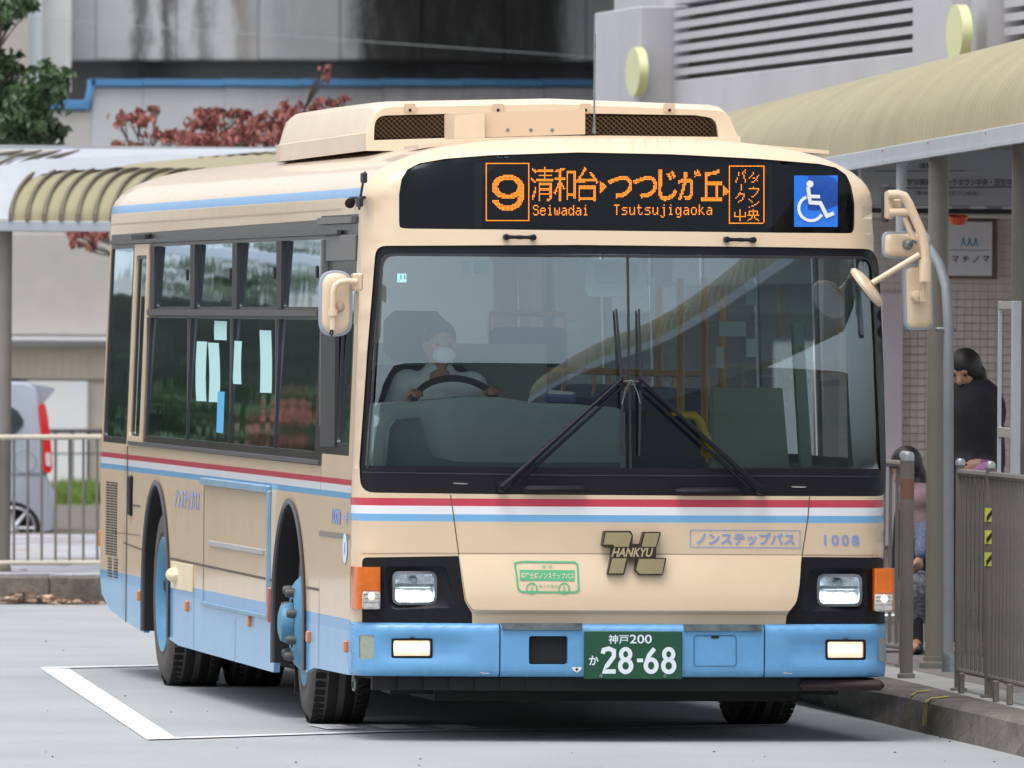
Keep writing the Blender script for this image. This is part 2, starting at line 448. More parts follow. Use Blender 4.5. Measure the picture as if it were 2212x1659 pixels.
# rings of points inset from the edge keep the rounded rim smooth
ringpts = []
for d in (.003, .012, .03, .055, .09, .128):
    P = np.array(outer_f); n = len(P)
    for i in range(1, n-1):
        t = P[i+1]-P[i-1]; t /= np.linalg.norm(t); nn = np.array([t[1], -t[0]])
        q = P[i]+nn*d
        if q[1] > .52: ringpts.append(tuple(q))
sign_px = [(862, 478, 0), (862, 420, 0), (867, 388, 0), (880, 366, 0), (905, 353, 0), (960, 343, 0), (1060, 335, 0), (1250, 329, 0), (1450, 333, 0), (1640, 343, 0), (1770, 354, 0), (1806, 362, 0), (1828, 378, 0), (1839, 402, 0), (1846, 440, 0), (1846, 488, 14), (1843, 504, 14), (1700, 503, 0), (1100, 496, 0), (880, 494, 14), (863, 492, 14)]
sign_poly = FP(rp(sign_px))
ws_px = [(776, 1000, 0), (793, 760, 0), (808, 578, 0), (812, 531, 26), (1250, 529, 0), (1700, 534, 0), (1893, 538, 26), (1901, 600, 0), (1910, 800, 0), (1915, 1000, 0), (1914, 1072, 18), (1500, 1071, 0), (1100, 1068, 0), (779, 1064, 30)]
ws_poly = FP(rp(ws_px))
gl_px = [(790, 998, 0), (806, 760, 0), (821, 590, 0), (825, 549, 22), (1250, 548, 0), (1700, 552, 0), (1880, 557, 26), (1888, 610, 0), (1899, 800, 0), (1905, 1013, 8), (1500, 1012, 0), (1100, 1009, 0), (789, 1006, 8)]
gl_poly = FP(rp(gl_px))
hlL_px = [(782, 1345, 0), (782, 1204, 12), (991, 1201, 0), (997, 1250, 0), (1004, 1299, 8), (1020, 1325, 4), (1020, 1347, 0)]
hlR_px = [(1912, 1349, 0), (1909, 1204, 10), (1732, 1203, 0), (1724, 1260, 0), (1717, 1300, 8), (1699, 1330, 4), (1697, 1349, 0)]
hlL, hlR = FP(rp(hlL_px)), FP(rp(hlR_px))
ztop_b = .545
outer_f2 = [p for p in outer_f if p[1] > .505]
outer_f2 = [(-1.245, .53)]+[p for p in outer_f2 if p[1] > .54]+[(1.245, .53)]
rimF = lambda x, y, z: (x, y+.03, z)
sheet('front_panel', outer_f2, [sign_poly, ws_poly, hlL, hlR], lambda x, z: P_front(x, z), m_front, bus, step=.06, steiner=ringpts, rim=lambda x, y, z: (x*(1 if abs(x) > 1 else 1), y+.035, z), rimh=(0, .03, 0), smooth=30)
# cream lower lip under the curved grille panel
lipz = front(1250, 1338)[1]
gp = FP([(1000, 1215), (1730, 1219), (1716, 1296), (1694, 1324), (1025, 1318), (1006, 1290)])
# curved lower centre panel that swells outwards towards its lower edge
def fm_grille(x, z):
    z1, z0 = front(1250, 1198)[1], front(1250, 1326)[1]; t = min(max((z1-z)/(z1-z0), 0), 1)
    b = .045*math.sin(min(t*1.18, 1)*math.pi*.5)*(1 if t < .93 else max(0, 1-(t-.93)/.07)**.5)
    return (x, Ff(x, z)-.002-b, z)
gpan = rp([(992, 1198, 0), (1250, 1197.5, 0), (1500, 1199, 0), (1731, 1200, 0), (1724, 1262, 0), (1717, 1300, 10), (1696, 1327, 10), (1360, 1326, 0), (1024, 1323, 10), (1004, 1297, 10), (998, 1250, 0)])
sheet('grille_panel', FP(gpan), [], fm_grille, m_beige, bus, step=.035, rim=lambda x, y, z: (x, Ff(x, z)+.004, z))
# black windscreen surround, glass
sheet('windscreen_surround', ws_poly, [gl_poly], lambda x, z: P_front(x, z, .012), m_black, bus, step=.08, rimh=(0, .05, 0))
sheet('windscreen', gl_poly, [], lambda x, z: P_front(x, z, .018), g_wind, bus, step=.05, smooth=60)
Decal().line([(1357, 549), (1360, 780), (1363, 1012)], 5).build('windscreen_seal', m_rub, bus, 'front', -.012)
# raised rubber lip of the surround + lower black cowl
d = Decal(); d.line(rp([(794, 1012, 0), (825, 549, 30), (1885, 556, 30), (1906, 1018, 0)], 6), 5)
d.build('windscreen_gasket', m_rub, bus, 'front', -.006)
d = Decal(); d.line([(782, 1020), (1250, 1027), (1910, 1029)], 2.5); d.build('cowl_seam', m_intd, bus, 'front', -.008)
# destination sign
sheet('sign_glass', sign_poly, [], lambda x, z: P_front(x, z, .008), g_sign, bus, step=.06, smooth=60)
sign_back = FP(rp(sign_px, 3))
sheet('sign_board', sign_back, [], lambda x, z: P_front(x, z, .04), mat('sign_black', (.008, .007, .008), .9, spec=.1), bus, step=.1)
led_on = mat('led_orange', (.6, .2, .02), .5, emit=(1., .27, .010), estr=1.5)
def sb(u, v): return P_front(*front(u, v, .036), .036)
d = Decal().poly(rrect(1026, 352, 1668, 492, 6)).build('led_module', mat('led_module', (.016, .014, .015), .8, spec=.2), bus, lambda u, v: P_front(*front(u, v, .0385), .0385))
PT = 2.87
def dots(V2, F, rect):
    """LED dots of a glyph: rasterise the outline on the module's own 2.87-unit dot grid"""
    u0, v0, u1, v1 = rect; out = []
    T = np.array([[((u0+(u1-u0)*V2[i][0]), (v1-(v1-v0)*V2[i][1])) for i in f] for f in F])
    i0, i1 = int(u0/PT)-1, int(u1/PT)+2; j0, j1 = int(v0/PT)-1, int(v1/PT)+2
    gx, gy = np.meshgrid(np.arange(i0, i1)*PT, np.arange(j0, j1)*PT); hit = np.zeros(gx.shape, bool)
    for a, b, c in T:
        def e(p, q): return (q[0]-p[0])*(gy-p[1])-(q[1]-p[1])*(gx-p[0])
        s1, s2, s3 = e(a, b), e(b, c), e(c, a); hit |= ((s1 >= 0) & (s2 >= 0) & (s3 >= 0)) | ((s1 <= 0) & (s2 <= 0) & (s3 <= 0))
    return list(zip(gx[hit], gy[hit]))
LEDF = {'S': '.###.,#...#,#....,.###.,....#,....#,#...#,.###.', 'e': ',,.###.,#...#,#####,#....,#...#,.###.', 'i': '..#..,,.##..,..#..,..#..,..#..,..#..,.###.', 'w': ',,#...#,#...#,#.#.#,#.#.#,#.#.#,.#.#.',
        'a': ',,.###.,....#,.####,#...#,#..##,.##.#', 'd': '....#,....#,.##.#,#..##,#...#,#...#,#..##,.##.#', 'T': '#####,..#..,..#..,..#..,..#..,..#..,..#..,..#..', 's': ',,.####,#....,.###.,....#,....#,####.',
        'u': ',,#...#,#...#,#...#,#...#,#..##,.##.#', 't': '.#...,.#...,####.,.#...,.#...,.#...,.#..#,..##.', 'j': '...#.,,..##.,...#.,...#.,...#.,...#.,...#.,#..#.,.##..', 'g': ',,.##.#,#..##,#...#,#...#,#..##,.##.#,....#,.###.',
        'o': ',,.###.,#...#,#...#,#...#,#...#,.###.', 'k': '#....,#....,#..#.,#.#..,##...,#.#..,#..#.,#...#'}
def led(name, items):
    D = Decal(); seen = set()
    for body, r, bold in items:
        if body == 'BOX':
            u0, v0, u1, v1 = r; P = []
            x = round(u0/PT)*PT
            while x <= u1: P += [(x, round(v0/PT)*PT), (x, round(v1/PT)*PT)]; x += PT
            y = round(v0/PT)*PT
            while y <= v1: P += [(round(u0/PT)*PT, y), (round(u1/PT)*PT, y)]; y += PT
        elif len(body) > 4:
            u0, v0, u1, v1 = r; P = []; pt = (u1-u0)/len(body)
            for k_, ch in enumerate(body):
                for j_, row in enumerate(LEDF[ch].split(',')):
                    for i_, c_ in enumerate(row):
                        if c_ == '#': P.append((u0+pt*k_+i_*2.45, v0+j_*2.87))
        elif body == 'NINE':
            u0, v0, u1, v1 = r; P = []; cx, cy, ra, rb_ = (u0+u1)/2, v0+(v1-v0)*.33, (u1-u0)/2, (v1-v0)*.33
            for j in range(int(v0/PT)-1, int(v1/PT)+2):
                for i in range(int(u0/PT)-1, int(u1/PT)+2):
                    x, y = i*PT, j*PT; q = math.hypot((x-cx)/ra, (y-cy)/rb_); cy2 = v1-(v1-v0)*.40; q2 = math.hypot((x-cx)/ra, (y-cy2)/((v1-v0)*.40))
                    if .64 < q < 1.06 or (cy < y < cy2+1 and .68*ra < x-cx < ra*1.05) or (.68 < q2 < 1.06 and y >= cy2 and (x > cx-ra*.2 or y > cy2+(v1-cy2)*.28)): P.append((x, y))
        elif body == 'TRI':
            u0, v0, u1, v1 = r; P = []; x = u0
            while x <= u1:
                hgt = (v1-v0)/2*(1-(x-u0)/(u1-u0)); y = (v0+v1)/2-round(hgt/PT)*PT
                while y <= (v0+v1)/2+hgt+.1: P.append((x, y)); y += PT
                x += PT
        else: P = dots(*text_geo(body, bold), r)
        for x, y in P:
            k = (round(x/PT*2.2), round(y/PT*2.2))
            if k in seen: continue
            seen.add(k); D.add([(x-.92, y-.92), (x+.92, y-.92), (x+.92, y+.92), (x-.92, y+.92)], [(0, 1, 2, 3)])
    return D.build(name, led_on, bus, sb)
led('route_number', [('BOX', (1050.3, 354.2, 1142.9, 475.9), 0), ('NINE', (1064, 379, 1130, 454), 0)])
led('destination_text', [('清', (1146, 361, 1196, 434), 0), ('和', (1196, 361, 1243, 434), .004), ('台', (1244, 361, 1293, 436), .006),
    ('TRI', (1297, 392, 1311, 417), 0), ('つ', (1313, 380, 1366, 428), .02), ('つ', (1367, 380, 1420, 428), .02), ('じ', (1422, 366, 1463, 434), .02), ('が', (1464, 366, 1514, 434), .02), ('丘', (1515, 366, 1561, 434), .012),
    ('TRI', (1563, 403, 1576, 424), 0)])
led('destination_romaji', [('Seiwadai', (1152.5, 444, 1275.4, 468), -.012, ), ('Tsutsujigaoka', (1327.4, 443, 1544, 473), -.012)])
led('via_text', [('BOX', (1575, 359, 1649, 481), 0), ('パ', (1588, 367, 1613, 394), 0), ('l', (1600, 398, 1603, 411), 0), ('ク', (1588, 414, 1610, 439), 0),
    ('タ', (1617, 372, 1640, 396), 0), ('ウ', (1616, 402, 1640, 426), 0), ('ン', (1616, 430, 1640, 448), 0), ('中', (1586, 452, 1611, 477), .006), ('央', (1614, 452, 1641, 477), .006)])
# wheelchair sticker
ic = lambda u, v: (1474.7+u*.3334, v*.3334)
st = Decal().poly(rrect(1715.5, 379, 1809.8, 490, 2)).build('wheelchair_sticker', mat('sticker_blue', (.01, .17, .72), .45), bus, 'front', -.003)
d = Decal(); d.disc(ic(825, 1192), 7.6); d.line([ic(812, 1212), ic(826, 1312), ic(893, 1316), ic(935, 1400), ic(980, 1381)], 8.2); d.line([ic(820, 1272), ic(890, 1274)], 7.5)
c = ic(832, 1350); d.line(arc(c, 26.5, rad(-112), rad(-330), 22), 6.5)
d.build('wheelchair_symbol', mat('sticker_white', (.75, .78, .84), .5), st, 'front', -.0005)
# small inspection sticker in the windscreen
q = Decal().poly([(859, 591), (879, 591), (879, 610), (859, 610)]).build('inspection_sticker', mat('sticker_mint', (.45, .80, .80), .5), bus, 'front', -.014)
Decal().text('11', (866, 594, 876, 603)).text('.', (862, 604, 864, 606)).build('sticker_number', mat('ink_green', (.02, .1, .07), .5), q, 'front', -.012)
# grab handles above the windscreen
def handle(u0, u1, v):
    b = MB(); a = np.array(P_front(*front(u0, v), -.035)); c_ = np.array(P_front(*front(u1, v+1), -.035)); m_ = (a+c_)/2
    b.tube([a, a*.7+c_*.3, m_, a*.3+c_*.7, c_], [.010, .008, .010, .008, .010], 8)
    for p in (a, c_): b.lathe([(0, -.012), (.014, -.008), (.014, .04)], p, (0, 1, 0), 12)
    b.build('grab_handle', m_black, bus)
handle(1092, 1150, 512); handle(1568, 1625, 517.5)
# wipers
def PF(u, v, off): return np.array(P_front(*front(u, v, -off), -off))
def wiper(top, mid, bot, piv, mirror):
    b = MB(); b.tube([PF(*top, .02), PF(*mid, .035), PF(*bot, .02)], [.005, .008, .005], 6)
    w_ = b.build('wiper_blade', m_rub, bus)
    b = MB(); s_ = 1 if mirror else -1
    b.tube([PF(piv[0], piv[1], .05), PF(piv[0]*.93+mid[0]*.07, piv[1]*.93+mid[1]*.07, .06), PF(*mid, .045)], [.020, .014, .007], 8)
    b.tube([PF(piv[0]+s_*-26, piv[1]-4, .05), PF(mid[0]+s_*-6, mid[1]+12, .04)], [.010, .006], 6)
    b.tube([PF(mid[0], mid[1]-3, .04), PF(mid[0]+s_*-8, mid[1]+14, .04)], .009, 6)
    b.lathe([(0, -.04), (.022, -.035), (.026, 0), (.026, .06)], PF(*piv, .05)+np.array([0, .03, 0]), (0, 1, 0), 14)
    b.build('wiper_arm', m_black, bus)
    hb = MB(); hb.tube([PF(mid[0]-s_*4, mid[1]+4, .05), PF(mid[0]+s_*8-s_*30, mid[1]+2, .06), PF(mid[0]-s_*34, mid[1]+26, .05), PF(mid[0]-s_*40, mid[1]+52, .05)], .0025, 5)
    hb.build('washer_hose', m_steel, bus)
wiper((1331, 667.6), (1343, 820), (1347, 985), (1086, 1052), False)
wiper((1380, 667.6), (1384, 820), (1381, 985), (1645, 1058), True)
for u0, u1, v in ((1130, 1265, 1057), (1460, 1600, 1062)):
    b = MB(); b.tube([PF(u0, v, .02), PF(u0+15, v, .03), PF(u1-12, v, .03), PF(u1, v, .02)], [.014, .02, .02, .014], 8); b.build('wiper_link_cover', m_black, bus)
for u0, u1, v in ((980, 1013, 1044), (1708, 1740, 1051)):
    b = MB(); b.tube([PF(u0, v, .01), PF(u0+4, v, .02), PF(u1-4, v+1, .02), PF(u1, v+1, .01)], .004, 6); b.build('cowl_latch', m_chrome, bus)
# seams and the fold of the nose
for q_ in ([(973, 1068), (979, 1110), (991, 1199)], [(1748.5, 1073), (1745, 1120), (1732, 1201)]): Decal().line(q_, 2.2).build('nose_seam', m_blk2, bus, 'front', .0015)
d = Decal(); d.line([(783, 1196), (900, 1195), (1250, 1196), (1500, 1197.5), (1910, 1200)], 2.6); d.build('nose_fold', mat('paint_fold', (.42, .31, .20), .5), bus, 'front', .001)
# headlamp housings: dark dished plastic
def housing(name, poly_px, lamp, bowl):
    z_ = FP(rp(bowl, 5)); ll = FP(rrect(*lamp, 14))
    sheet(name, FP(rp(poly_px)), [z_], lambda x, z: P_front(x, z, .0), m_black, bus, step=.06)
    cx, cz = np.mean(z_, 0)
    def fmb(x, z):                                          # dish towards the lamp
        q = min(1, max(abs(x-cx)/.16, abs(z-cz)/.11)); return (x, Ff(x, z)+.03*(1-q**4), z)
    sheet(name, z_, [ll], fmb, m_black, bus, step=.03, rimh=(0, .02, 0))
housing('headlamp_housing', hlL_px, (849, 1235, 944.5, 1306), [(830, 1224, 14), (962, 1222, 14), (985, 1312, 20), (842, 1318, 18)], )
housing('headlamp_housing', hlR_px, (1768, 1241, 1861, 1309), [(1752, 1226, 14), (1872, 1228, 14), (1874, 1318, 18), (1728, 1322, 20)])
led_hl = mat('lamp_white', (.9, .9, .9), .3, emit=(.86, .95, 1.), estr=9)
m_refl = mat('lamp_reflector', (.55, .57, .6), .18, metal=.9, noise=.35, nscale=45)
g_lamp = glass('lamp_glass', (.93, .95, .96), ior=1.5)
def headlamp(r):
    u0, v0, u1, v1 = r; cu, cv = (u0+u1)/2, (v0+v1)/2
    lens = FP(rrect(u0, v0, u1, v1, 16)); c3 = front(cu, cv)
    hx = abs(lens[0][0]-c3[0]); 
    def fm(x, z):
        q = ((x-c3[0])/.105)**2+((z-c3[1])/.08)**2; return (x, Ff(c3[0], c3[1])+.004+.012*q, z)
    h = sheet('headlamp', FP(rrect(u0-2, v0-2, u1+2, v1+2, 16)), [FP(rrect(u0+4, v0+4, u1-4, v1-4, 12))], lambda x, z: (x, fm(x, z)[1]-.006, z), mat('lamp_bezel', (.15, .16, .17), .35), bus, step=.03, rim=(0, .05, 0), rimh=(0, .03, 0))
    sheet('lamp_lens', lens, [], fm, g_lamp, h, step=.02, smooth=60)
    b = MB(); cc = np.array([c3[0], Ff(*c3)+.07, c3[1]])
    # reflector: two dished halves and a ribbed divider
    sheet('reflector', FP(rrect(u0, v0, u1, v1, 10)), [], lambda x, z: (x, Ff(*c3)+.07-.35*((x-c3[0])**2+(z-c3[1])**2)*8*.5, z), m_refl, h, step=.02)
    b.box(cc+np.array([0, -.03, .008]), (.17, .02, .012), bev=.003); b.box(cc+np.array([0, -.02, .035]), (.03, .03, .03), bev=.006); b.build('divider', m_steel, h)
    b = MB()
    rr_ = random.Random(3)
    for k in range(7):
        a_ = (k-3)/3.; b.ell(cc+np.array([a_*.062, -.035, -.022-.013*(1-a_*a_)+rr_.uniform(-.004, .004)]), (.016, .008, .014+.008*(1-abs(a_))), 8, 6)
    b.build('bulb', led_hl, h)
headlamp((850, 1236, 943.5, 1305)); headlamp((1769, 1242, 1860, 1308))
# indicators wrap round the corner
def indicator(r_or, r_cl, s, cu):
    o3 = mat('lamp_orange', (.66, .14, .004), .25, coat=.5, noise=.18, nscale=14)
    y0 = Ff(s*1.12, 1.0); fx = lambda u, v: (lambda q: (q[0], q[2]))(on(u, v, 1, y0-.035)); ra = fx(*r_or[:2]); rb = fx(*r_or[2:])
    x0, x1 = sorted((ra[0], rb[0])); zt, zb = ra[1], rb[1]
    xo = x0 if s < 0 else x1
    xi = (x1 if s < 0 else x0)
    pl = rp([(xi, y0-.035, .01), (xo*.9+xi*.1, y0-.035, .02), (xo, y0+.03, .03), (xo, y0+.16, .01), (s*1.19, y0+.16, 0), (xi, y0+.06, 0)])
    b = MB(); b.prism(pl, zb, zt, lambda a, q, h: (a, q, h)); o = b.build('indicator', o3, bus)
    ca = fx(*r_cl[:2]); cb = fx(*r_cl[2:])
    b = MB(); b.box(((ca[0]+cb[0])/2, y0-.034, (ca[1]+cb[1])/2), (abs(ca[0]-cb[0]), .03, abs(ca[1]-cb[1])), bev=.008); b.build('side_lamp', mat('lamp_clear', (.52, .50, .47), .2, coat=.6, noise=.3, nscale=60), o)
    b = MB(); cc = np.array([(ca[0]+cb[0])/2, y0-.046, (ca[1]+cb[1])/2+.02])
    b.ell(cc, (.017, .008, .017), 10, 8); b.build('bulb', mat('lamp_warm', (1, .8, .5), .3, emit=(1, .66, .32), estr=5), o)
    b = MB()
    for k in range(4): b.box(cc+np.array([0, -.002, -.028+.018*k]), (abs(ca[0]-cb[0])*.9, .004, .003))
    b.build('lens_rib', m_steel, o)
indicator((768, 1225, 822, 1316), (782, 1278, 821, 1316), -1, 0)
indicator((1890, 1228, 1937, 1320), (1889, 1284, 1929, 1321), 1, 0)
# ---- bumper
BO = -.055
def fm_bump(z0, z1):
    def f(x, z):
        d = min(z-z0, z1-z, .03); y = .03-math.sqrt(max(.03**2-(.03-max(d, 0))**2, 0))
        ax = abs(x); 
        if ax > 1.17: y -= 0
        return (x, Ff(x, .8)+BO+y, z)
    return f
zb0, zb1 = front(1250, 1463, BO)[1], front(1250, 1348, BO)[1]
def bump_piece(u0, u1, holes, dents=()):
    x0 = front(u0, 1400, BO)[0] if u0 else -1.249; x1 = front(u1, 1400, BO)[0] if u1 else 1.249
    st_ = [(x, z) for x in (x0+.0015, x0+.004, x0+.009, x0+.018, x0+.03, x1-.0015, x1-.004, x1-.009, x1-.018, x1-.03) for z in np.arange(zb0+.011, zb1, .022)]
    st_ += [(x, z) for x in np.arange(x0, x1, .08) for z in (zb0+.003, zb0+.009, zb0+.018, zb1-.003, zb1-.009, zb1-.018)]
    f0 = fm_bump(zb0, zb1)
    def f(x, z):
        X, Y, Z = f0(x, z)
        for (cx, cz, rx, rz, dd) in dents:
            q = ((x-cx)/rx)**2; q2 = ((z-cz)/rz)**2
            if q < 1 and q2 < 1: Y += dd*((1-q*q)*(1-q2*q2))
        return (X, Y, Z)
    return sheet('bumper_section', [(x0, zb0), (x1, zb0), (x1, zb1), (x0, zb1)], holes, f, m_blue, bus, step=.022, steiner=st_, rim=lambda x, y, z: (x*.995, y+.12+(.1 if abs(x) > 1.2 else 0), z), rimh=(0, .05, 0), smooth=50)
fogL, fogR = (846, 1379, 935, 1422), (1784, 1381.5, 1871, 1426)
def dent(r, s):
    a = front(*r[:2], BO); b_ = front(*r[2:], BO); cx = (a[0]+b_[0])/2+s*.06; cz = (a[1]+b_[1])/2
    return (cx, cz, .23, .060, .014)
rfL, rfR = (776, 1372, 808, 1424), (1897, 1379, 1914, 1428)
bump_piece(0, 1078.5, [FB(rrect(*fogL, 5)), FB(rrect(*rfL, 6))], [dent(fogL, 1)])
op = FB(rrect(1142.5, 1374, 1226.5, 1435, 6))
bump_piece(1081.5, 1650, [op]); bump_piece(1653, 0, [FB(rrect(*fogR, 5))], [dent(fogR, -1)])
for r in (rfL,):
    p = FB(rrect(*r, 7)); sheet('corner_reflector', p, [], lambda x, z: (x, Ff(x, .8)+BO+.004, z), mat('reflector_grey', (.30, .33, .27), .3, coat=.4, noise=.15, nscale=40), bus, step=.03, rim=(0, .03, 0))
p = FB(rrect(*rfR, 5)); sheet('corner_reflector', p, [], lambda x, z: (x, Ff(x, .8)+BO-.004, z), mat('reflector_grey', (.3, .33, .27), .3), bus, step=.03, rim=(0, .03, 0))
m_fog = mat('fog_on', (.9, .85, .8), .3, emit=(1., .76, .58), estr=2.6)
for r in (fogL, fogR):
    u0, v0, u1, v1 = r
    o = sheet('fog_lamp', FB(rrect(u0, v0, u1, v1, 5)), [FB(rrect(u0+5, v0+5, u1-5, v1-5, 4))], lambda x, z: (x, Ff(x, .8)+BO+.008, z), m_black, bus, step=.05, rim=(0, .03, 0), rimh=(0, .05, 0))
    pc = front((u0+u1)/2, (v0+v1)/2, BO); yc = Ff(pc[0], .8)+BO
    sheet('reflector', FB(rrect(u0+4, v0+4, u1-4, v1-4, 4)), [], lambda x, z: (x, Ff(x, .8)+BO+.055-3*((x-pc[0])**2), z), mat('fog_reflector', (.75, .6, .5), .25, metal=.6, noise=.3, nscale=60, emit=(1, .62, .42), estr=.55), o, step=.02)
    b = MB(); rr_ = random.Random(5)
    for k in range(5): b.ell((pc[0]+(k-2)*.028, yc+.032, pc[1]+rr_.uniform(-.004, .004)), (.017, .006, .019), 8, 6)
    b.build('bulb', m_fog, o)
    sheet('lamp_lens', FB(rrect(u0+4, v0+4, u1-4, v1-4, 4)), [], lambda x, z: (x, Ff(x, .8)+BO+.012, z), g_lamp, o, step=.05)
    b = MB(); b.box((pc[0], yc+.0, pc[1]+.045), (.02, .02, .012), bev=.003); b.build('clip', m_black, o)
sheet('towing_hatch', FB(rrect(1144, 1375.5, 1225, 1433.5, 5)), [], lambda x, z: (x, Ff(x, .8)+BO+.035, z), m_dark, bus, step=.1)
for a_, c_ in (((1084, 1347), (1257, 1362)), ((1477, 1350), (1646, 1364))):
    A = np.array([*front(*a_, BO)]); B = np.array([*front(*c_, BO)]); b = MB()
    b.prism([(x, Ff(x, .8)+BO-.012) for x in np.linspace(A[0], B[0], 12)]+[(x, Ff(x, .8)+BO+.02) for x in np.linspace(B[0], A[0], 12)], (A[1]+B[1])/2+.003-abs(A[1]-B[1])/2, (A[1]+B[1])/2+.003+abs(A[1]-B[1])/2, lambda a, q_, h: (a, q_, h))
    b.build('step_tread', mat('tread_worn', (.13, .16, .17), .5, metal=.3, noise=.5, nscale=14), bus)
d = Decal(); d.line(rrect(1499, 1373, 1590, 1439, 8), 1.6, True); d.build('bumper_flap', mat('seam_blue', (.03, .10, .18), .6), bus, 'bump')
d = Decal(); d.poly(rrect(1536, 1373, 1553, 1379, 2)); d.build('flap_latch', m_dark, bus, 'bump', .004)
d = Decal(); d.poly([(1234, 1441), (1257, 1441), (1254, 1448), (1246, 1453), (1238, 1448)]); o = d.build('key_guard', m_white, bus, 'bump', .004)
d = Decal(); d.disc((1245.5, 1446), 3); d.build('keyhole', m_dark, o, 'bump', .006)
for u in (1048, 1702):
    d = Decal(); d.line([(u-10, 1452), (u-4, 1454.5), (u+9, 1454.5)], 2); d.build('paint_chip', mat('chip_white', (.5, .52, .52), .6), bus, 'bump')
# under-bumper valance
b = MB()
for i in range(20):
    x0 = -1.16+2.34*i/20; x1 = x0+.117; xm = (x0+x1)/2
    b.box((xm, Ff(xm, .8)+.06, .265), (.119, .06, .06))
b.build('valance', m_dark, bus)
b = MB(); b.box((1.02, .12, .262), (.40, .20, .05), bev=.02); b.build('undertray_lip', mat('lip_brown', (.02, .010, .010), .6), bus)
# number plate
yp = Ff(0, .8)+BO-.012
pl = onv_p = None
A, B = front(1261.5, 1363, BO-.01), front(1473, 1467, BO-.01)
b = MB(); b.box(((A[0]+B[0])/2, yp, (A[1]+B[1])/2), (B[0]-A[0], .008, A[1]-B[1]), bev=.003)
plate = b.build('number_plate', mat('plate_green', (.006, .07, .035), .55), bus)
pw = mat('plate_white', (.72, .80, .84), .5)
pf = lambda u, v: tuple(on(u, v, 1, yp-.0055))
b = MB()
for u, v in ((1298, 1460), (1436, 1460)): b.lathe([(0, -.004), (.008, -.004), (.008, .002)], pf(u, v), (0, 1, 0), 10)
b.build('screw', m_steel, plate)
Decal().text('神戸', (1314.5, 1371, 1358, 1391), .012).text('200', (1360.5, 1371, 1408, 1390), .012).text('か', (1272.5, 1416, 1293, 1437), .02).build('plate_region', pw, plate, pf)
def numeral_strokes(D, ch, u, v, wd, hh):
    W = 9.5
    if ch == '2': D.line([(u+3, v+14), (u+5, v+6), (u+wd*.5, v+3), (u+wd-6, v+8), (u+wd-6, v+20), (u+wd*.35, v+hh-16), (u+4, v+hh-4.5), (u+wd-2, v+hh-4.5)], W)
    if ch == '8':
        D2_.line(arc((u+wd/2, v+hh*.27), wd*.30, 0, 2*math.pi, 18, hh*.20)[:-1], W-.5, True); D.line(arc((u+wd/2, v+hh*.71), wd*.36, 0, 2*math.pi, 18, hh*.23)[:-1], W, True)
    if ch == '6':
        D2_.line([(u+wd*.72, v+3), (u+wd*.38, v+hh*.30), (u+5.5, v+hh*.62)], W); D.line(arc((u+wd/2, v+hh*.70), wd*.35, 0, 2*math.pi, 18, hh*.235)[:-1], W, True)
    if ch == '-': D.line([(u, v+hh*.5), (u+13, v+hh*.5)], 8)
D = Decal(); D2_ = Decal()
for ch, u in (('2', 1299), ('8', 1335), ('-', 1376), ('6', 1390), ('8', 1428)): numeral_strokes(D, ch, u, 1398, 33, 57)
D.build('plate_number', pw, plate, pf); D2_.build('plate_number', pw, plate, lambda u, v: tuple(on(u, v, 1, yp-.0062)))
# emblem: thick H with the lettered bar
ec = lambda p: (1106+p[0]*.3542, 1087.6+p[1]*.3542)
def EM(pts): return [front(*ec(p)) for p in pts]
base = [(553, 166), (712, 166), (726, 190), (722, 246), (772, 246), (792, 172), (894, 172), (896, 182), (868, 270), (866, 330), (928, 331), (928, 345), (906, 436), (764, 436), (736, 408), (748, 342), (696, 338), (672, 433), (570, 433), (570, 420), (594, 330), (600, 268), (552, 266), (538, 256)]
yE = Ff(.05, .85)
b = MB(); b.prism(EM(base), yE-.055, yE+.02, lambda a, q, h: (a, h, q))
emb = b.build('emblem', mat('emblem_black', (.03, .02, .012), .4), bus, smooth=0)
gold = mat('emblem_gold', (.38, .315, .175), .35, metal=.35, noise=.15)
for pz in ([(560, 175), (702, 175), (717, 194), (700, 262), (611, 262), (606, 249), (546, 249)], [(799, 179), (887, 179), (864, 262), (779, 262)], [(600, 333), (686, 333), (665, 424), (577, 424)], [(763, 337), (920, 337), (903, 427), (767, 427), (744, 404)]):
    b = MB(); b.prism(EM(pz), yE-.0585, yE-.05, lambda a, q, h: (a, h, q)); b.build('emblem_plate', gold, emb, smooth=0)
ef = lambda u, v: tuple(on(u, v, 1, yE-.0575))
q = lambda a, b_: ec((a, b_))
Decal().text('HANKYU', [q(622, 270), q(862, 270), q(850, 326), (q(606, 326))], .03).build('emblem_lettering', mat('emblem_letters', (.50, .42, .24), .4, metal=.3), emb, ef)
# front lettering
m_let = mat('lettering_blue', (.24, .33, .62), .5)
d = Decal(); d.line([(1491.5, 1145), (1728, 1146.5), (1728, 1183.5), (1491.5, 1182)], 1.8, True); d.text('ノンステップバス', [(1504, 1150), (1717, 1152), (1717, 1178.5), (1504, 1177)], .028)
d.build('front_lettering', m_let, bus)
Decal().text('1008', [(1780, 1155), (1856, 1156), (1856, 1179), (1780, 1178)], .022, 1.3).build('fleet_number', m_let, bus)
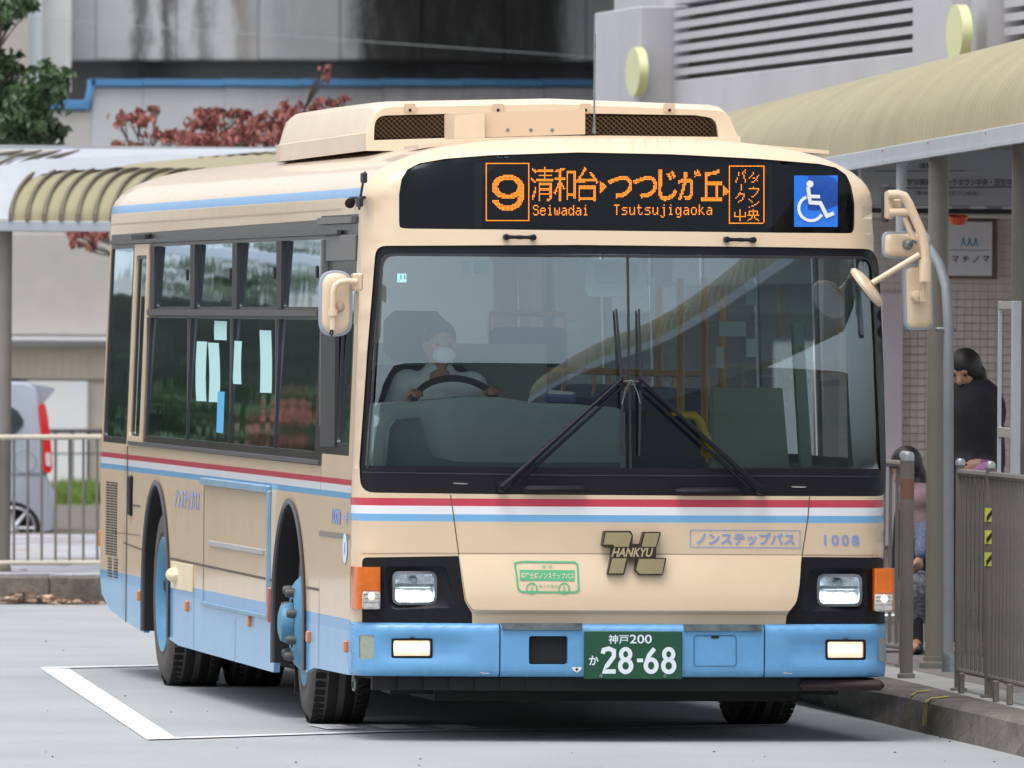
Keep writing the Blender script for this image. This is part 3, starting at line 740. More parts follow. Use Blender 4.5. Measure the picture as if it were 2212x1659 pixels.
# green bus-shaped sticker
gc = lambda u, v: (1106+u*.3542, 1087.6+v*.3542)
def goff(u, v):
    x, z = front(u, v); return tuple(np.array(fm_grille(x, z))+np.array([0, -.003, 0]))
mg = mat('sticker_green', (.09, .42, .20), .5)
d = Decal(); outl = rp([(*gc(13, 362), 3), (*gc(60, 355), 6), (*gc(396, 358), 10), (*gc(398, 540), 10), (*gc(30, 538), 12), (*gc(22, 440), 4)], 6)
d.line(outl, 4.2, True); d.poly([gc(42, 404), gc(376, 406), gc(374, 471), gc(42, 469)])
for cx in (112, 309):
    c = gc(cx, 517); d.line(arc(c, 11.2, 0, 2*math.pi, 20)[:-1], 2.8, True)
stk = d.build('green_sticker', mg, bus, goff)
def goff2(u, v): p = goff(u, v); return (p[0], p[1]-.0015, p[2])
d = Decal(); d.text('標準仕様ノンステップバス', [gc(48, 420), gc(372, 422), gc(371, 460), gc(48, 457)], .02); d.build('sticker_text', mat('sticker_cream', (.66, .62, .40), .5), stk, goff2)
d = Decal(); d.text('認 定', [gc(178, 373), gc(242, 374), gc(242, 394), gc(178, 393)]); d.text('国土交通省', [gc(155, 492), gc(268, 494), gc(268, 511), gc(155, 509)]); d.text('0', (gc(104, 0)[0], gc(0, 504)[1], gc(121, 0)[0], gc(0, 532)[1])); d.text('5', (gc(301, 0)[0], gc(0, 504)[1], gc(318, 0)[0], gc(0, 532)[1]))
d.build('sticker_small_text', mg, stk, goff2)

# ---- driver's side
YF = lambda z: Ff(-hw(z), z)+.045
def archpoly(yc, r, z0, zc):
    return [(yc+r, z0)]+[(yc+r*math.cos(math.pi*i/20), zc+r*math.sin(math.pi*i/20)) for i in range(21)]+[(yc-r, z0)]
ARF, ARR = (2.38, .575, .475), (7.75, .565, .49)
YR = L_BUS-.12
bot = [(YF(.3), .297), (1.50, .292)]
bf = archpoly(ARF[0], ARF[1], .26, ARF[2])[::-1]; br = archpoly(ARR[0], ARR[1], .26, ARR[2])[::-1]
outer_s = bot+bf+[(2.98, .222), (6.8, .238)]+br+[(9.03, .29), (9.9, .34), (YR-.08, .42), (YR, .52)]+[(YR, z) for z in (.7, .9, 1.1, 1.3, 1.6, 1.9, 2.2, 2.4, 2.5)]+[(YF(2.5), 2.5)]+[(YF(z), z) for z in (2.35, 2.2, 2.0, 1.8, 1.6, 1.4, 1.2, 1.1, .9, .7, .5)]
band = [(.40, 1.305), (1.325, 1.305), (1.325, 1.247), (10.36, 1.252), (10.36, 2.388), (1.72, 2.408), (1.70, 2.425), (.40, 2.425)]
sheet('side_panel', outer_s, [band], lambda y, z: P_side(y, z), m_side, bus, step=.3, rim=(.03, 0, 0), rimh=(.03, 0, 0), smooth=30)
panes = [rrect(9.30, 1.285, 10.30, 2.31, .03), rrect(8.68, 1.31, 9.02, 2.25, .02)]
low = [(1.62, 3.10), (3.13, 4.86), (4.89, 6.62), (6.65, 8.40)]
for a, b_ in low: panes.append([(a, 1.31), (b_, 1.31), (b_, 1.935), (a, 1.935)])
upp = [(1.62, 2.98), (3.18, 4.69), (4.88, 6.42), (6.67, 8.17)]
for a, b_ in upp: panes.append(rrect(a, 1.995, b_, 2.315, .02))
panes.append(rrect(.47, 1.36, .86, 2.12, .03))
wf = sheet('window_frame', band, panes, lambda y, z: P_side(y, z, -.004), m_frame, bus, step=.4, rimh=(.02, 0, 0), grid=False)
for i, p_ in enumerate(panes):
    sheet('window_pane', p_, [], lambda y, z: P_side(y, z, -.012), g_side, wf, step=.25, smooth=60)
for i, (a, b_) in enumerate(upp): b = MB(); b.box((-1.205, b_+.10, 2.15), (.03, .19, .33)); b.build('window_post', m_rub, wf)
b = MB()
for a, b_ in low: b.box((-1.222, b_+.015, 1.62), (.012, .025, .63))
b.box((-1.222, 5.0, 1.965), (.02, 6.8, .03)); b.box((-1.216, 5.6, 2.345), (.02, 9.3, .02)); b.box((-1.245, 5.2, 1.262), (.02, 7.7, .02))
b.build('window_rail', mat('rail_grey', (.08, .075, .08), .35), wf)
b = MB(); b.box((-1.207, .92, 2.27), (.012, 1.0, .12), bev=.004); b.box((-1.214, 1.46, 1.82), (.03, .06, .98)); b.box((-1.205, 1.1, 2.40), (.03, 1.2, .03))
b.build('driver_window_blind', mat('blind_grey', (.15, .145, .14), .6), wf)
b = MB(); b.box((-1.232, 1.12, 1.65), (.02, .5, .62)); b.build('driver_window_post', m_rub, wf)
for a, b_ in upp:
    q = MB(); q.box((-1.222, a+.04, 2.16), (.014, .035, .06), bev=.004); q.build('window_latch', m_rub, wf)
# emergency door
de = [(8.52, 1.245), (9.165, 1.245), (9.165, 2.33), (8.52, 2.33)]
dr = sheet('emergency_door', de, [rrect(8.60, 1.30, 9.08, 2.27, .03)], lambda y, z: P_side(y, z, .006), m_beige, bus, step=.4, rim=(.02, 0, 0), rimh=(.02, 0, 0), grid=False)
b = MB(); b.box((-1.213, 8.86, 2.37), (.03, .62, .03), bev=.005); b.build('door_hinge', m_rub, dr)
b = MB(); b.box((-1.252, 8.93, .98), (.02, .13, .22), bev=.03); b.build('door_handle', m_black, dr)
d = Decal(); d.line([(276, 958), (272, 1345)], 1.6); d.line([(245, 1150), (303, 1156)], 1.6) ; d.build('door_seam', m_blk2, bus, 'side')
# lower body seams
def sline(name, pts, w_, m_=m_blk2, off=.003):                # pts in (y, z) metres on the side
    D = Decal(); D.line(pts, w_); V = [P_side(y, z, off) for y, z in D.V]; return meshobj(name, V, D.F, m_, bus, 0)
sline('body_seam', [(7.15, .682), (2.99, .668)], .012); sline('body_seam', [(1.78, .664), (1.35, .664)], .012)
sline('body_seam', [(1.34, .93), (.30, .935)], .022, mat('seam_grey', (.2, .18, .16), .6)); sline('body_seam', [(1.335, 1.3), (1.335, .30)], .007)
for y, z0, z1 in ((6.15, .24, .68), (4.45, .23, .45), (9.26, .33, 1.24)): sline('body_seam', [(y, z0), (y, z1)], .008)
sline('body_seam', [(8.4, .70), (9.26, .72)], .008); sline('body_seam', [(8.5, .93), (9.1, .93)], .010)
sline('roof_gutter', [(1.0, 2.452), (10.36, 2.446)], .006, mat('seam_tan', (.40, .32, .22), .5))
b = MB(); b.box((-1.249, 4.43, .797), (.012, 2.16, .028), bev=.004); b.build('rub_strip', mat('strip_grey', (.38, .37, .36), .4), bus)
fr = MB()
y0, y1, z0, z1 = 3.13, 5.75, .485, 1.10
fr.box((-1.256, (y0+y1)/2, z1+.008), (.03, y1-y0, .035), bev=.005); fr.box((-1.254, (y0+y1)/2, z0), (.022, y1-y0, .022), bev=.004)
fr.box((-1.254, y0, (z0+z1)/2), (.022, .035, z1-z0), bev=.004); fr.build('hatch_frame', mat('hatch_frame', (.20, .35, .48), .4, metal=.2, noise=.2), bus)
sline('body_seam', [(y1, z0), (y1, z1)], .016, m_arch)
for y, z, c in ((6.40, .453, 0), (3.87, .446, 0), (1.66, .434, 0), (.36, .427, 0), (8.51, .453, 0)):
    b = MB(); b.box((-1.252, y, z), (.02, .055, .055), bev=.005); b.build('side_marker', mat('marker_orange', (.60, .20, .05), .35, coat=.5), bus)
b = MB(); b.box((-1.256, 3.05, .548), (.03, .06, .17), bev=.006); b.build('side_marker', mat('marker_red', (.38, .14, .12), .4, coat=.4), bus)
b = MB(); b.box((-1.243, 10.39, .72), (.02, .05, .09), bev=.006); b.build('side_marker', mat('marker_orange', (.6, .2, .05), .35), bus)
# vents: slotted
vm = MB()
for k in range(28):
    z = 1.035-.0145*k
    for c in (9.66, 9.84, 10.02): vm.box((-1.2455, c, z), (.008, .15, .007))
for k in range(7):
    z = .62-.016*k
    for c in (9.62, 9.90): vm.box((-1.2455, c, z), (.008, .18, .007))
vm.build('side_vent', mat('vent_dark', (.06, .045, .03), .7), bus)
b = MB(); b.box((-1.249, 6.62, .60), (.01, .90, .14), bev=.003); b.build('filler_flap', mat('cream_flap', (.70, .60, .40), .5, noise=.05), bus)
b = MB(); b.ell((-1.25, 6.88, .603), (.055, .10, .042), 14, 8); b.build('filler_cap', mat('cream_cap', (.75, .66, .42), .4), bus)
d = Decal(); d.text('ノンステップバス', [(378, 1053), (432, 1061), (432, 1106), (378, 1098)], .03); d.build('side_lettering', m_let, bus, 'side')
d = Decal(); d.text('1008', [(718, 1097), (736, 1100), (736, 1133), (718, 1130)], .03); d.text('一般', [(742, 1103), (755, 1105), (755, 1135), (742, 1133)], .03); d.build('side_lettering', m_let, bus, 'side')
d = Decal(); d.poly(arc((746.5, 1184), 4.8, 0, 2*math.pi, 20, 33)[:-1]); o = d.build('oval_sticker', mat('oval_white', (.62, .74, .88), .5), bus, 'side', .004)
d = Decal(); d.line([(746.5, 1172), (747, 1182), (746, 1196)], 1.6); d.build('oval_mark', m_let, o, 'side', .006)
# papers hung behind the window
pm = mat('paper_mint', (.42, .66, .64), .7); 
for (u0, v0, u1, v1, wv) in ((421, 737, 443, 866, 3), (445, 740, 468, 868, -3), (500, 736, 518, 829, 2), (556, 713, 581, 848, -2), (459, 693, 486, 734, 1)):
    D = Decal(); n = 8; L_ = []; R_ = []
    for i in range(n+1):
        t = i/n; s_ = wv*math.sin(t*2.6)
        L_.append((u0-s_, v0+(v1-v0)*t)); R_.append((u1-s_, v0+(v1-v0)*t+1))
    D.add(L_+R_, [(i, i+1, n+2+i, n+1+i) for i in range(n)]); D.build('window_paper', pm, bus, 'side', -.0105)
Decal().poly([(466, 846), (481, 846), (478, 936), (463, 934)]).build('window_paper', mat('paper_blue', (.06, .38, .66), .6), bus, 'side', -.0100)
# antenna-like rod and lamp on the corner
def SX(u, v): return on(u, v, 0, -1.222)
b = MB(); b.tube([SX(789, 372), SX(784, 395), SX(779, 425), SX(776, 452)], .006, 6); b.box(SX(786, 384), (.02, .10, .05), bev=.006); b.box(SX(777, 436), (.02, .12, .05), bev=.008); b.build('cable_clip', m_rub, bus)
q_ = SX(757, 437)
b = MB(); b.lathe([(0, -.03), (.020, -.026), (.024, .02), (0, .03)], q_, (-.3, -1, -.3), 14); b.box((q_[0]+.02, q_[1]-.15, q_[2]+.02), (.02, .3, .012)); b.build('side_camera', m_black, bus)

# ---- opposite side, rear, roof, floor
wr = [(y, 1.25) for y in (.6, 10.2)]+[(y, 2.38) for y in (10.2, .6)]
sheet('side_panel', [(YF(z), z) for z in (.30,)]+[(YR, .30), (YR, 2.5), (YF(2.5), 2.5)]+[(YF(z), z) for z in (2.2, 1.9, 1.6, 1.3, 1.0, .7)], [wr], lambda y, z: (hw(z), y, z), m_side, bus, step=.3, rimh=(-.03, 0, 0), flip=True)
holes = [[(a, 1.30), (b_, 1.30), (b_, 2.30), (a, 2.30)] for a, b_ in ((.75, 1.75), (1.9, 3.4), (3.5, 5.0), (5.1, 6.6), (6.7, 8.2), (8.3, 10.0))]
wf2 = sheet('window_frame', wr, holes, lambda y, z: (hw(z)-.004, y, z), m_frame, bus, step=.5, grid=False, flip=True)
for h in holes: sheet('window_pane', h, [], lambda y, z: (hw(z)-.012, y, z), g_side, wf2, step=.5, flip=True)
# roof skin
V = []; F = []
ys = [None, .5, 1, 2, 3, 4, 5, 6, 7, 8, 9, 10, YR]
for k, y in enumerate(ys):
    for x, z in pp: V.append((x, (Ff(x, z)+.038 if y is None else y), z))
n = len(pp)
for k in range(len(ys)-1):
    for i in range(n-1): F.append((k*n+i, k*n+i+1, (k+1)*n+i+1, (k+1)*n+i))
# rounded rear edge
for a in (20, 45, 70, 90):
    s_ = .12*(1-math.cos(rad(a))); yy = YR+.12*math.sin(rad(a))
    for x, z in pp:
        q = 1-s_/1.2; V.append((x*q, yy, 2.5+(z-2.5)*(1-s_/.285)))
    k = len(V)//n-2
    for i in range(n-1): F.append((k*n+i, k*n+i+1, (k+1)*n+i+1, (k+1)*n+i))
meshobj('roof', V, F, m_roofskin, bus)
# rear corner columns and rear wall
V = []; F = []; zs = [.5, .8, 1.1, 1.4, 1.7, 2.0, 2.3, 2.5]; an = [0, 20, 45, 70, 90]
for s in (-1, 1):
    n0 = len(V)
    for z in zs:
        for a in an: V.append((s*(hw(z)-.12*(1-math.cos(rad(a)))), YR+.12*math.sin(rad(a)), z))
    for i in range(len(zs)-1):
        for k in range(len(an)-1):
            q = (n0+i*5+k, n0+i*5+k+1, n0+(i+1)*5+k+1, n0+(i+1)*5+k); F.append(q if s < 0 else q[::-1])
meshobj('rear_corner', V, F, m_side, bus)
outr = [(-1.11, .5), (1.11, .5), (1.08, 2.5), (.9, 2.62), (0, 2.665), (-.9, 2.62), (-1.08, 2.5)]
sheet('rear_panel', outr, [rrect(-.95, 1.45, .95, 2.3, .08)], lambda x, z: (x, YR+.12, z), m_side, bus, step=.4, flip=True)
sheet('rear_window', rrect(-.95, 1.45, .95, 2.3, .08), [], lambda x, z: (x, YR+.11, z), g_rear, bus, step=.5, flip=True)
b = MB(); b.box((0, 5.3, .52), (2.36, 9.6, .05)); b.box((0, 5.0, .36), (1.5, 9.0, .22)); b.box((0, .85, .34), (2.3, 1.5, .12)); b.box((0, 5.05, .36), (2.3, 3.9, .2)); b.box((0, 1.35, .27), (1.7, 2.2, .18)); b.box((0, 5.0, .27), (1.9, 3.6, .16)); b.box((0, .45, .27), (2.1, .3, .12)); b.box((0, .75, .42), (2.3, .9, .16)); b.box((0, 9.6, .52), (2.3, 1.5, .2))  # low boxes here are added to keep light from under the bus
for yc in (ARF[0], ARR[0]): b.tube([(-.95, yc, .475), (.95, yc, .475)], .07, 10)
b.box((-.6, 4.9, .34), (.8, 2.6, .2)); b.build('chassis', m_dark, bus)
# arch trims and liners
for yc, r, zc in (ARF, ARR):
    V = []; F = []; A_ = [(r+.0, z) for z in (.27, .35, .42)]; 
    path = [(yc+r, .27), (yc+r, .38)]+[(yc+r*math.cos(math.pi*i/24), zc+r*math.sin(math.pi*i/24)) for i in range(25)]+[(yc-r, .38), (yc-r, .27)]
    pr = [(-.004, .002), (.008, .013), (-.012, .019), (-.022, .010), (-.022, -.004)]
    for (y, z) in path:
        dy, dz = y-yc, max(z-zc, 0) if z > zc else 0; 
        L_ = math.hypot(dy, dz) or 1; ny, nz = dy/L_, dz/L_
        for q, o_ in pr: V.append((-hw(z)-o_, y+ny*(q+.02), z+nz*(q+.02)))
    m = len(pr)
    for i in range(len(path)-1):
        for k in range(m-1): F.append((i*m+k, i*m+k+1, (i+1)*m+k+1, (i+1)*m+k))
    meshobj('wheel_arch_trim', V, F, m_arch, bus)
    V = []; F = []
    for (y, z) in path:
        ky = .008*(1 if y < yc else -1)*(1 if z < zc else abs(y-yc)/r); kz_ = 0 if z < zc else -.008*(z-zc)/r
        V += [(-1.2445, y+ky, z+kz_), (-.55, y+ky, z+kz_)]
    for i in range(len(path)-1): F.append((2*i, 2*i+1, 2*i+3, 2*i+2))
    V += [(-.55, yc-r, .27), (-.55, yc+r, .27), (-.55, yc+r, 1.1), (-.55, yc-r, 1.1)]; k = len(V)-4; F.append((k, k+1, k+2, k+3))
    meshobj('wheel_well', V, F, m_dark, bus)
# wheels
TR = .478
def wheel(x, y, s, kind, steer=0.):
    """s = outward direction along x; kind front (convex hub with nuts) or rear (dished rim)"""
    ax = np.array([s*math.cos(steer), -s*math.sin(steer), 0]); c = np.array([x, y, TR]); w_ = .275
    t = MB(); prof = [(.295, -w_), (.33, -w_-.012), (.42, -w_-.008), (.462, -w_+.02), (TR, -w_+.045), (TR, -.045), (.462, -.02), (.42, .008), (.36, .014), (.33, .010), (.325, .004), (.295, 0)]
    W = t.lathe(prof, c, ax, 56).build('wheel', m_tyre, bus)
    tr = MB()
    for k in range(60):
        a = 2*math.pi*k/60; 
        for j, off in ((0, -.035), (1, -w_+.035)):
            R = np.array(Matrix.Rotation(a+(.03 if j else 0), 3, Vector(ax))); e = R@np.array([0, 0, 1.])
            M3 = np.stack([ax, np.cross(e, ax), e], 1); tr.box(c+ax*off+e*(TR-.003), (.050, .034, .007), M3)
    tr.lathe([(TR-.002, -w_+.07), (TR+.002, -w_+.075), (TR+.002, -w_+.12), (TR-.006, -w_+.125), (TR-.006, -.125), (TR+.002, -.12), (TR+.002, -.075), (TR-.002, -.07)], c, ax, 56)
    tr.build('tread', m_tread, W)
    r = MB()
    if kind == 'front':
        r.lathe([(.295, -.005), (.305, .006), (.30, .012), (.27, -.01), (.255, .0), (.20, .055), (.175, .07), (.12, .07)], c, ax, 48)
        r.lathe([(.10, .07), (.095, .10), (.085, .125), (.05, .136), (0, .138)], c, ax, 32)
    else:
        r.lathe([(.295, -.005), (.305, .006), (.30, .012), (.27, -.01), (.25, -.05), (.235, -.12), (.17, -.135), (.12, -.13)], c, ax, 48)
        r.lathe([(.12, -.13), (.115, -.06), (.09, -.04), (0, -.038)], c, ax, 32)
    rim = r.build('rim', m_hub, W)
    nb = MB(); h0 = .065 if kind == 'front' else -.135
    for k in range(8 if kind == 'front' else 8):
        a = 2*math.pi*k/8+.3; e = np.array(Matrix.Rotation(a, 3, Vector(ax)))@np.array([0, 0, 1.])
        nb.lathe([(.022, 0), (.022, .028), (.017, .045), (0, .047)], c+e*.165+ax*h0, ax, 10)
    nb.build('wheel_nuts', mat('nut_dark', (.07, .075, .08), .5), rim)
wheel(-1.165, ARF[0], -1, 'front', rad(2.5)); wheel(-1.205, ARR[0], -1, 'rear')
wheel(-.87, ARR[0], -1, 'rear'); wheel(1.165, ARF[0], 1, 'front', rad(-2.5)); wheel(1.205, ARR[0], 1, 'rear'); wheel(.87, ARR[0], 1, 'rear')
b = MB(); b.box((-1.0, 3.1, .27), (.25, .02, .30)); b.build('mud_flap', m_rub, bus)
for y, z in ((8.27, .25), (.8, .25)):
    b = MB(); b.tube([np.array((-1.15, y, z))+.04*np.array((0, math.cos(a), math.sin(a))) for a in np.linspace(0, 2*math.pi, 14)], .007, 5, False); b.build('tow_hook', m_steel, bus)

# ---- roof equipment
yu0 = 2.3
def acp(u, v, y): return on(u, v, 1, y)
acs = MB()
# cross-section loft: the hood tapers to the rear
def hood_ring(y, hwid, zb_, zt, r, tilt):
    pts = [(-hwid-.014, zb_), (-hwid-.014, zb_+.085), (-hwid, zb_+.09), (-hwid+tilt, zt-r), (-hwid+tilt+r*.22, zt-r*.42), (-hwid+tilt+r*.6, zt-r*.12), (-hwid+tilt+r*1.2, zt)]
    full = pts+[(-x, z) for x, z in pts[::-1]]
    full.insert(len(full)//2, (0, zt+.022)); return [(x, y, z) for x, z in full]
AW = .895
rings = [hood_ring(yu0+a, AW-d, 2.745-a*.004, zt, r, .02) for a, d, zt, r in ((.02, 0, 2.955, .075), (.06, 0, 2.975, .075), (.14, 0, 2.985, .075), (.5, 0, 2.987, .07), (2.0, 0, 2.987, .07), (3.1, 0, 2.982, .07), (3.30, .003, 2.965, .07), (3.38, .012, 2.92, .07))]
n = len(rings[0]); V = [p for r in rings for p in r]; F = []
for k in range(len(rings)-1):
    for i in range(n-1): F.append((k*n+i, k*n+i+1, (k+1)*n+i+1, (k+1)*n+i)[::-1])
F.append(tuple((len(rings)-1)*n+i for i in range(n)))
ac = meshobj('roof_air_unit', V, F, m_roof, bus, 30)
face = [(p[0], p[2]) for p in rings[0]]
def acpx(u, v): q = on(u, v, 1, yu0); return (q[0], q[2])
mesh_hole = [acpx(*p) for p in rp([(805, 303, 0), (808, 250, 30), (960, 246, 0), (1250, 245, 0), (1500, 249, 0), (1545, 256, 24), (1549, 296, 0), (1300, 293, 0), (1000, 297, 0)])]
sheet('air_unit_face', face, [mesh_hole], lambda x, z: (x, yu0-.03-.02*max(0, (2.9-z)/.15), z), m_roof, ac, step=.08, rim=lambda x, y, z: (x, yu0+.025, z), rimh=(0, .04, 0))
sheet('intake_back', mesh_hole, [], lambda x, z: (x, yu0+.12, z), mat('intake_brown', (.045, .025, .015), .8), ac, step=.3)
# expanded-metal mesh
g = MB(); x0 = min(p[0] for p in mesh_hole); x1 = max(p[0] for p in mesh_hole); z0 = min(p[1] for p in mesh_hole); z1 = max(p[1] for p in mesh_hole)
dx, dz = .026, .0115; segs = []
for j in range(int((z1-z0)/dz)+1):
    for i in range(int((x1-x0)/dx)+1):
        a = (x0+dx*(i+.5*(j % 2)), z0+dz*j)
        for s in (-1, 1): segs.append((a, (a[0]+s*dx/2, a[1]+dz)))
mid = np.array([((a[0]+b_[0])/2, (a[1]+b_[1])/2) for a, b_ in segs]); kk = inside(np.array([a for a, _ in segs]), mesh_hole) & inside(np.array([b_ for _, b_ in segs]), mesh_hole)
for (a, b_), k in zip(segs, kk):
    if k: g.quad((a[0], yu0, a[1]-.0016), (b_[0], yu0, b_[1]-.0016), (b_[0], yu0-.004, b_[1]+.0012), (a[0], yu0-.004, a[1]+.0012))
g.build('intake_mesh', mat('mesh_tan', (.34, .24, .15), .5), ac, 0, stuff=True)
for u in (883, 1073, 1262, 1443):
    b = MB(); p = acpx(u, 233); b.prism(rrect(p[0]-.027, p[1]-.02, p[0]+.027, p[1]+.02, .01), yu0-.045, yu0-.02, lambda a, q_, h: (a, h, q_)); o = b.build('lifting_lug', mat('lug_tan', (.60, .45, .32), .5), ac)
    b = MB(); b.lathe([(.008, 0), (.008, .01)], (p[0], yu0-.048, p[1]-.012), (0, 1, 0), 8, True); b.build('bolt_hole', m_dark, o)
# plinth strip, front box and aerial
b = MB(); b.box((0, yu0+.5, 2.735), (1.5, 1.0, .06)); b.build('unit_plinth', m_dark, bus)
b = MB(); b.prism([(lambda q: (q[0], q[2]))(on(u, v, 1, .8)) for u, v in ((905, 313), (1000, 303), (1250, 293), (1500, 302), (1700, 317), (1791, 325), (1791, 333), (1700, 326), (1500, 310), (1250, 301), (1000, 311), (905, 321))], .8, 1.3, lambda a, q_, h: (a, h, q_)); b.build('roof_step', m_roof, bus)
yb = .95
bx = [on(u, v, 1, yb) for u, v in ((980, 245), (1264, 236), (1264, 290), (980, 299))]
b = MB(); b.prism([(p[0], p[2]) for p in bx], yb, yb+.30, lambda a, q_, h: (a, h, q_)); 
fb = b.build('roof_marker_box', mat('box_tan', (.66, .50, .35), .45, coat=.2), bus)
lf = [on(u, v, 1, yb) for u, v in ((980, 250), (1045, 244), (1045, 298), (980, 300))]
b = MB(); b.prism([(p[0], p[2]) for p in lf], yb-.03, yb-.002, lambda a, q_, h: (a, h, q_)); b.build('box_end', m_roof, fb)
for u in (1097, 1147, 1193):
    p = on(u, 281, 1, yb-.004); b = MB(); b.lathe([(0, 0), (.009, .002), (.009, .01)], p, (0, 1, 0), 10); b.build('bolt', m_steel, fb)
P0 = on(1283, 288, 1, 1.1); P1 = on(1286, 72, 1, 1.1)
b = MB(); b.tube([P0, P0+(P1-P0)*.15, P1], [.010, .005, .003], 6); b.build('aerial', m_steel, bus)
for x in (-.3, .35): b = MB(); b.box((x, 4.2, 3.0), (.35, .5, .03), bev=.01); b.build('roof_hatch', mat('hatch_blue', (.45, .50, .58), .4), bus)

# ---- mirrors
def mirror(name, cu, cv, a_, b_, y, skew=0, rr=.5, R=(0, 0, 0), depth=.05):
    """rounded back shell facing the viewer; a_, b_ half sizes in survey units"""
    c = on(cu, cv, 1, y); sc = (y+51.19)/FPX*1.0; hx, hz = a_*sc/.99, b_*sc
    rot = np.array((Matrix.Rotation(R[2], 3, 'Z')@Matrix.Rotation(R[1], 3, 'Y')@Matrix.Rotation(R[0], 3, 'X')))
    base = np.array(rrect(-hx, -hz, hx, hz, min(hx, hz)*rr*2, 7))
    V = []; F = []; prof = [(.94, .03), (1.0, .018), (1.0, -.004), (.97, -.014), (.90, -.016)]
    prof2 = [(.90, -.016), (.86, -.012), (.82, -.022), (.70, -.032), (.45, -.037), (.0, -.038)]
    def loft(pr):
        V = []; F = []; n = len(base)
        for s_, h in pr:
            k = 1-(1-s_)*min(hx, hz)/hx, 1-(1-s_)*min(hx, hz)/hz
            if s_ == 0: k = (.02, .3)
            for x, z in base: V.append(rot@np.array([x*k[0], h, z*k[1]])+c)
        for i in range(len(pr)-1):
            for j in range(n): F.append((i*n+j, i*n+(j+1) % n, (i+1)*n+(j+1) % n, (i+1)*n+j))
        F.append(tuple((len(pr)-1)*n+j for j in range(n))); return V, F
    V, F = loft(prof[::1]); o = meshobj(name, V, F, m_mirg, bus)
    V, F = loft(prof2); meshobj('mirror_back', V, F, m_beige, o)
    V = [rot@np.array([x*.93, .031, z*.93])+c for x, z in base]; meshobj('mirror_glass', V, [tuple(range(len(V)))], m_chrome, o)
    return o, c
def TP(pts, y): return [on(u, v, 1, y) for u, v in pts]
o, c = mirror('side_mirror', 725, 655.5, 36.5, 72, -.02, rr=.5)
b = MB(); b.tube(TP([(771, 609), (752, 607), (735, 609), (724, 617), (720, 632), (719, 665), (719, 712)], -.09), .0145, 10); b.build('mirror_arm', m_beige, o)
b = MB(); b.box(on(771, 609, 1, -.04), (.045, .10, .08), bev=.008); b.tube(TP([(773, 590), (771, 640), (768, 700)], .02), .010, 6); b.tube(TP([(719, 668), (719, 682)], -.09), .022, 8); b.build('mirror_bracket', m_beige, o)
b = MB(); b.lathe([(0, -.03), (.02, -.025), (.035, .0), (.035, .04)], on(730, 662, 1, -.05), (0, 1, 0), 14); b.build('mirror_knuckle', mat('knuckle_tan', (.5, .36, .26), .5), o)
b = MB(); b.tube(TP([(715, 713), (712, 722), (716, 726), (719, 718), (717, 712)], -.09), .005, 5); b.build('mirror_cord', m_rub, o)
# nearside cluster
yq = -.10
o, c = mirror('side_mirror', 1957.5, 530, 53, 30, yq+.06, rr=.28)
b = MB(); b.tube(TP([(1918, 421), (1940, 420), (1953, 424), (1963, 440), (1976, 470), (1991, 503), (1998, 535), (1999, 560), (1999, 608)], yq-.06), [.022]*8+[.022], 12)
b.tube(TP([(1998, 560), (1998, 608)], yq-.06), .030, 12); b.tube(TP([(1920, 459), (1964, 458)], yq-.05), .020, 10); b.tube(TP([(1954, 470), (1966, 500), (1975, 515)], yq-.04), .014, 8)
b.tube(TP([(1986, 550), (1884, 612)], yq-.07), .014, 10); b.build('mirror_arm', m_beige, o)
b = MB(); b.box(on(1912, 440, 1, yq+.1), (.02, .10, .17), bev=.005); b.build('mirror_hinge', m_rub, o)
b = MB(); b.box(on(1920, 443, 1, yq), (.03, .08, .13), bev=.008); b.box(on(1934, 440, 1, yq), (.06, .03, .05), bev=.01); b.build('mirror_bracket', m_beige, o)
b = MB(); b.lathe([(0, -.03), (.018, -.02), (.026, .02)], on(1962, 528, 1, yq), (0, 1, 0), 12); b.tube(TP([(1955, 532), (1972, 521), (1980, 524)], yq-.03), .007, 6); b.build('mirror_knuckle', m_steel, o)
o2, c = mirror('side_mirror', 1982.5, 642, 33, 73, yq+.08, rr=.30, R=(0, rad(-2.5), rad(6)))
b = MB(); b.lathe([(0, -.03), (.02, -.025), (.030, .0), (.030, .04)], on(1981, 641, 1, yq+.03), (0, 1, 0), 14); b.box(on(1994, 641, 1, yq-.02), (.03, .03, .05), bev=.004); b.tube(TP([(1996, 606), (1995, 640)], yq-.03), .009, 8); b.build('mirror_knuckle', m_beige, o2)
# round convex mirror seen nearly edge-on
c = on(1872, 621, 1, yq-.04); ax = np.array([math.cos(rad(47)), .45, math.sin(rad(47))*1.0]); ax = np.array([.72, -.20, .60])
b = MB(); b.lathe([(.105, -.012), (.112, 0), (.104, .014), (.07, .026), (.03, .032), (0, .033)], c, ax, 32); o3 = b.build('convex_mirror', m_beige, bus)
b = MB(); b.lathe([(.105, -.012), (.08, -.02), (.04, -.026), (0, -.028)], c, ax, 32); b.build('mirror_glass', m_chrome, o3)
b = MB(); b.lathe([(.014, .03), (.014, .06), (0, .065)], c, ax, 10); b.build('mirror_knuckle', m_steel, o3)

# ---- interior
b = MB(); b.box((0, 5.3, .56), (2.3, 9.6, .02)); b.box((.0, 8.6, .85), (2.2, 3.2, .55)); b.build('floor', m_floor, bus)
b = MB(); b.box((0, 5.6, 2.62), (2.1, 8.8, .02)); b.box((0, 10.3, 1.05), (2.2, .05, 1.0)); b.build('ceiling_lining', mat('lining', (.70, .72, .71), .7), bus)
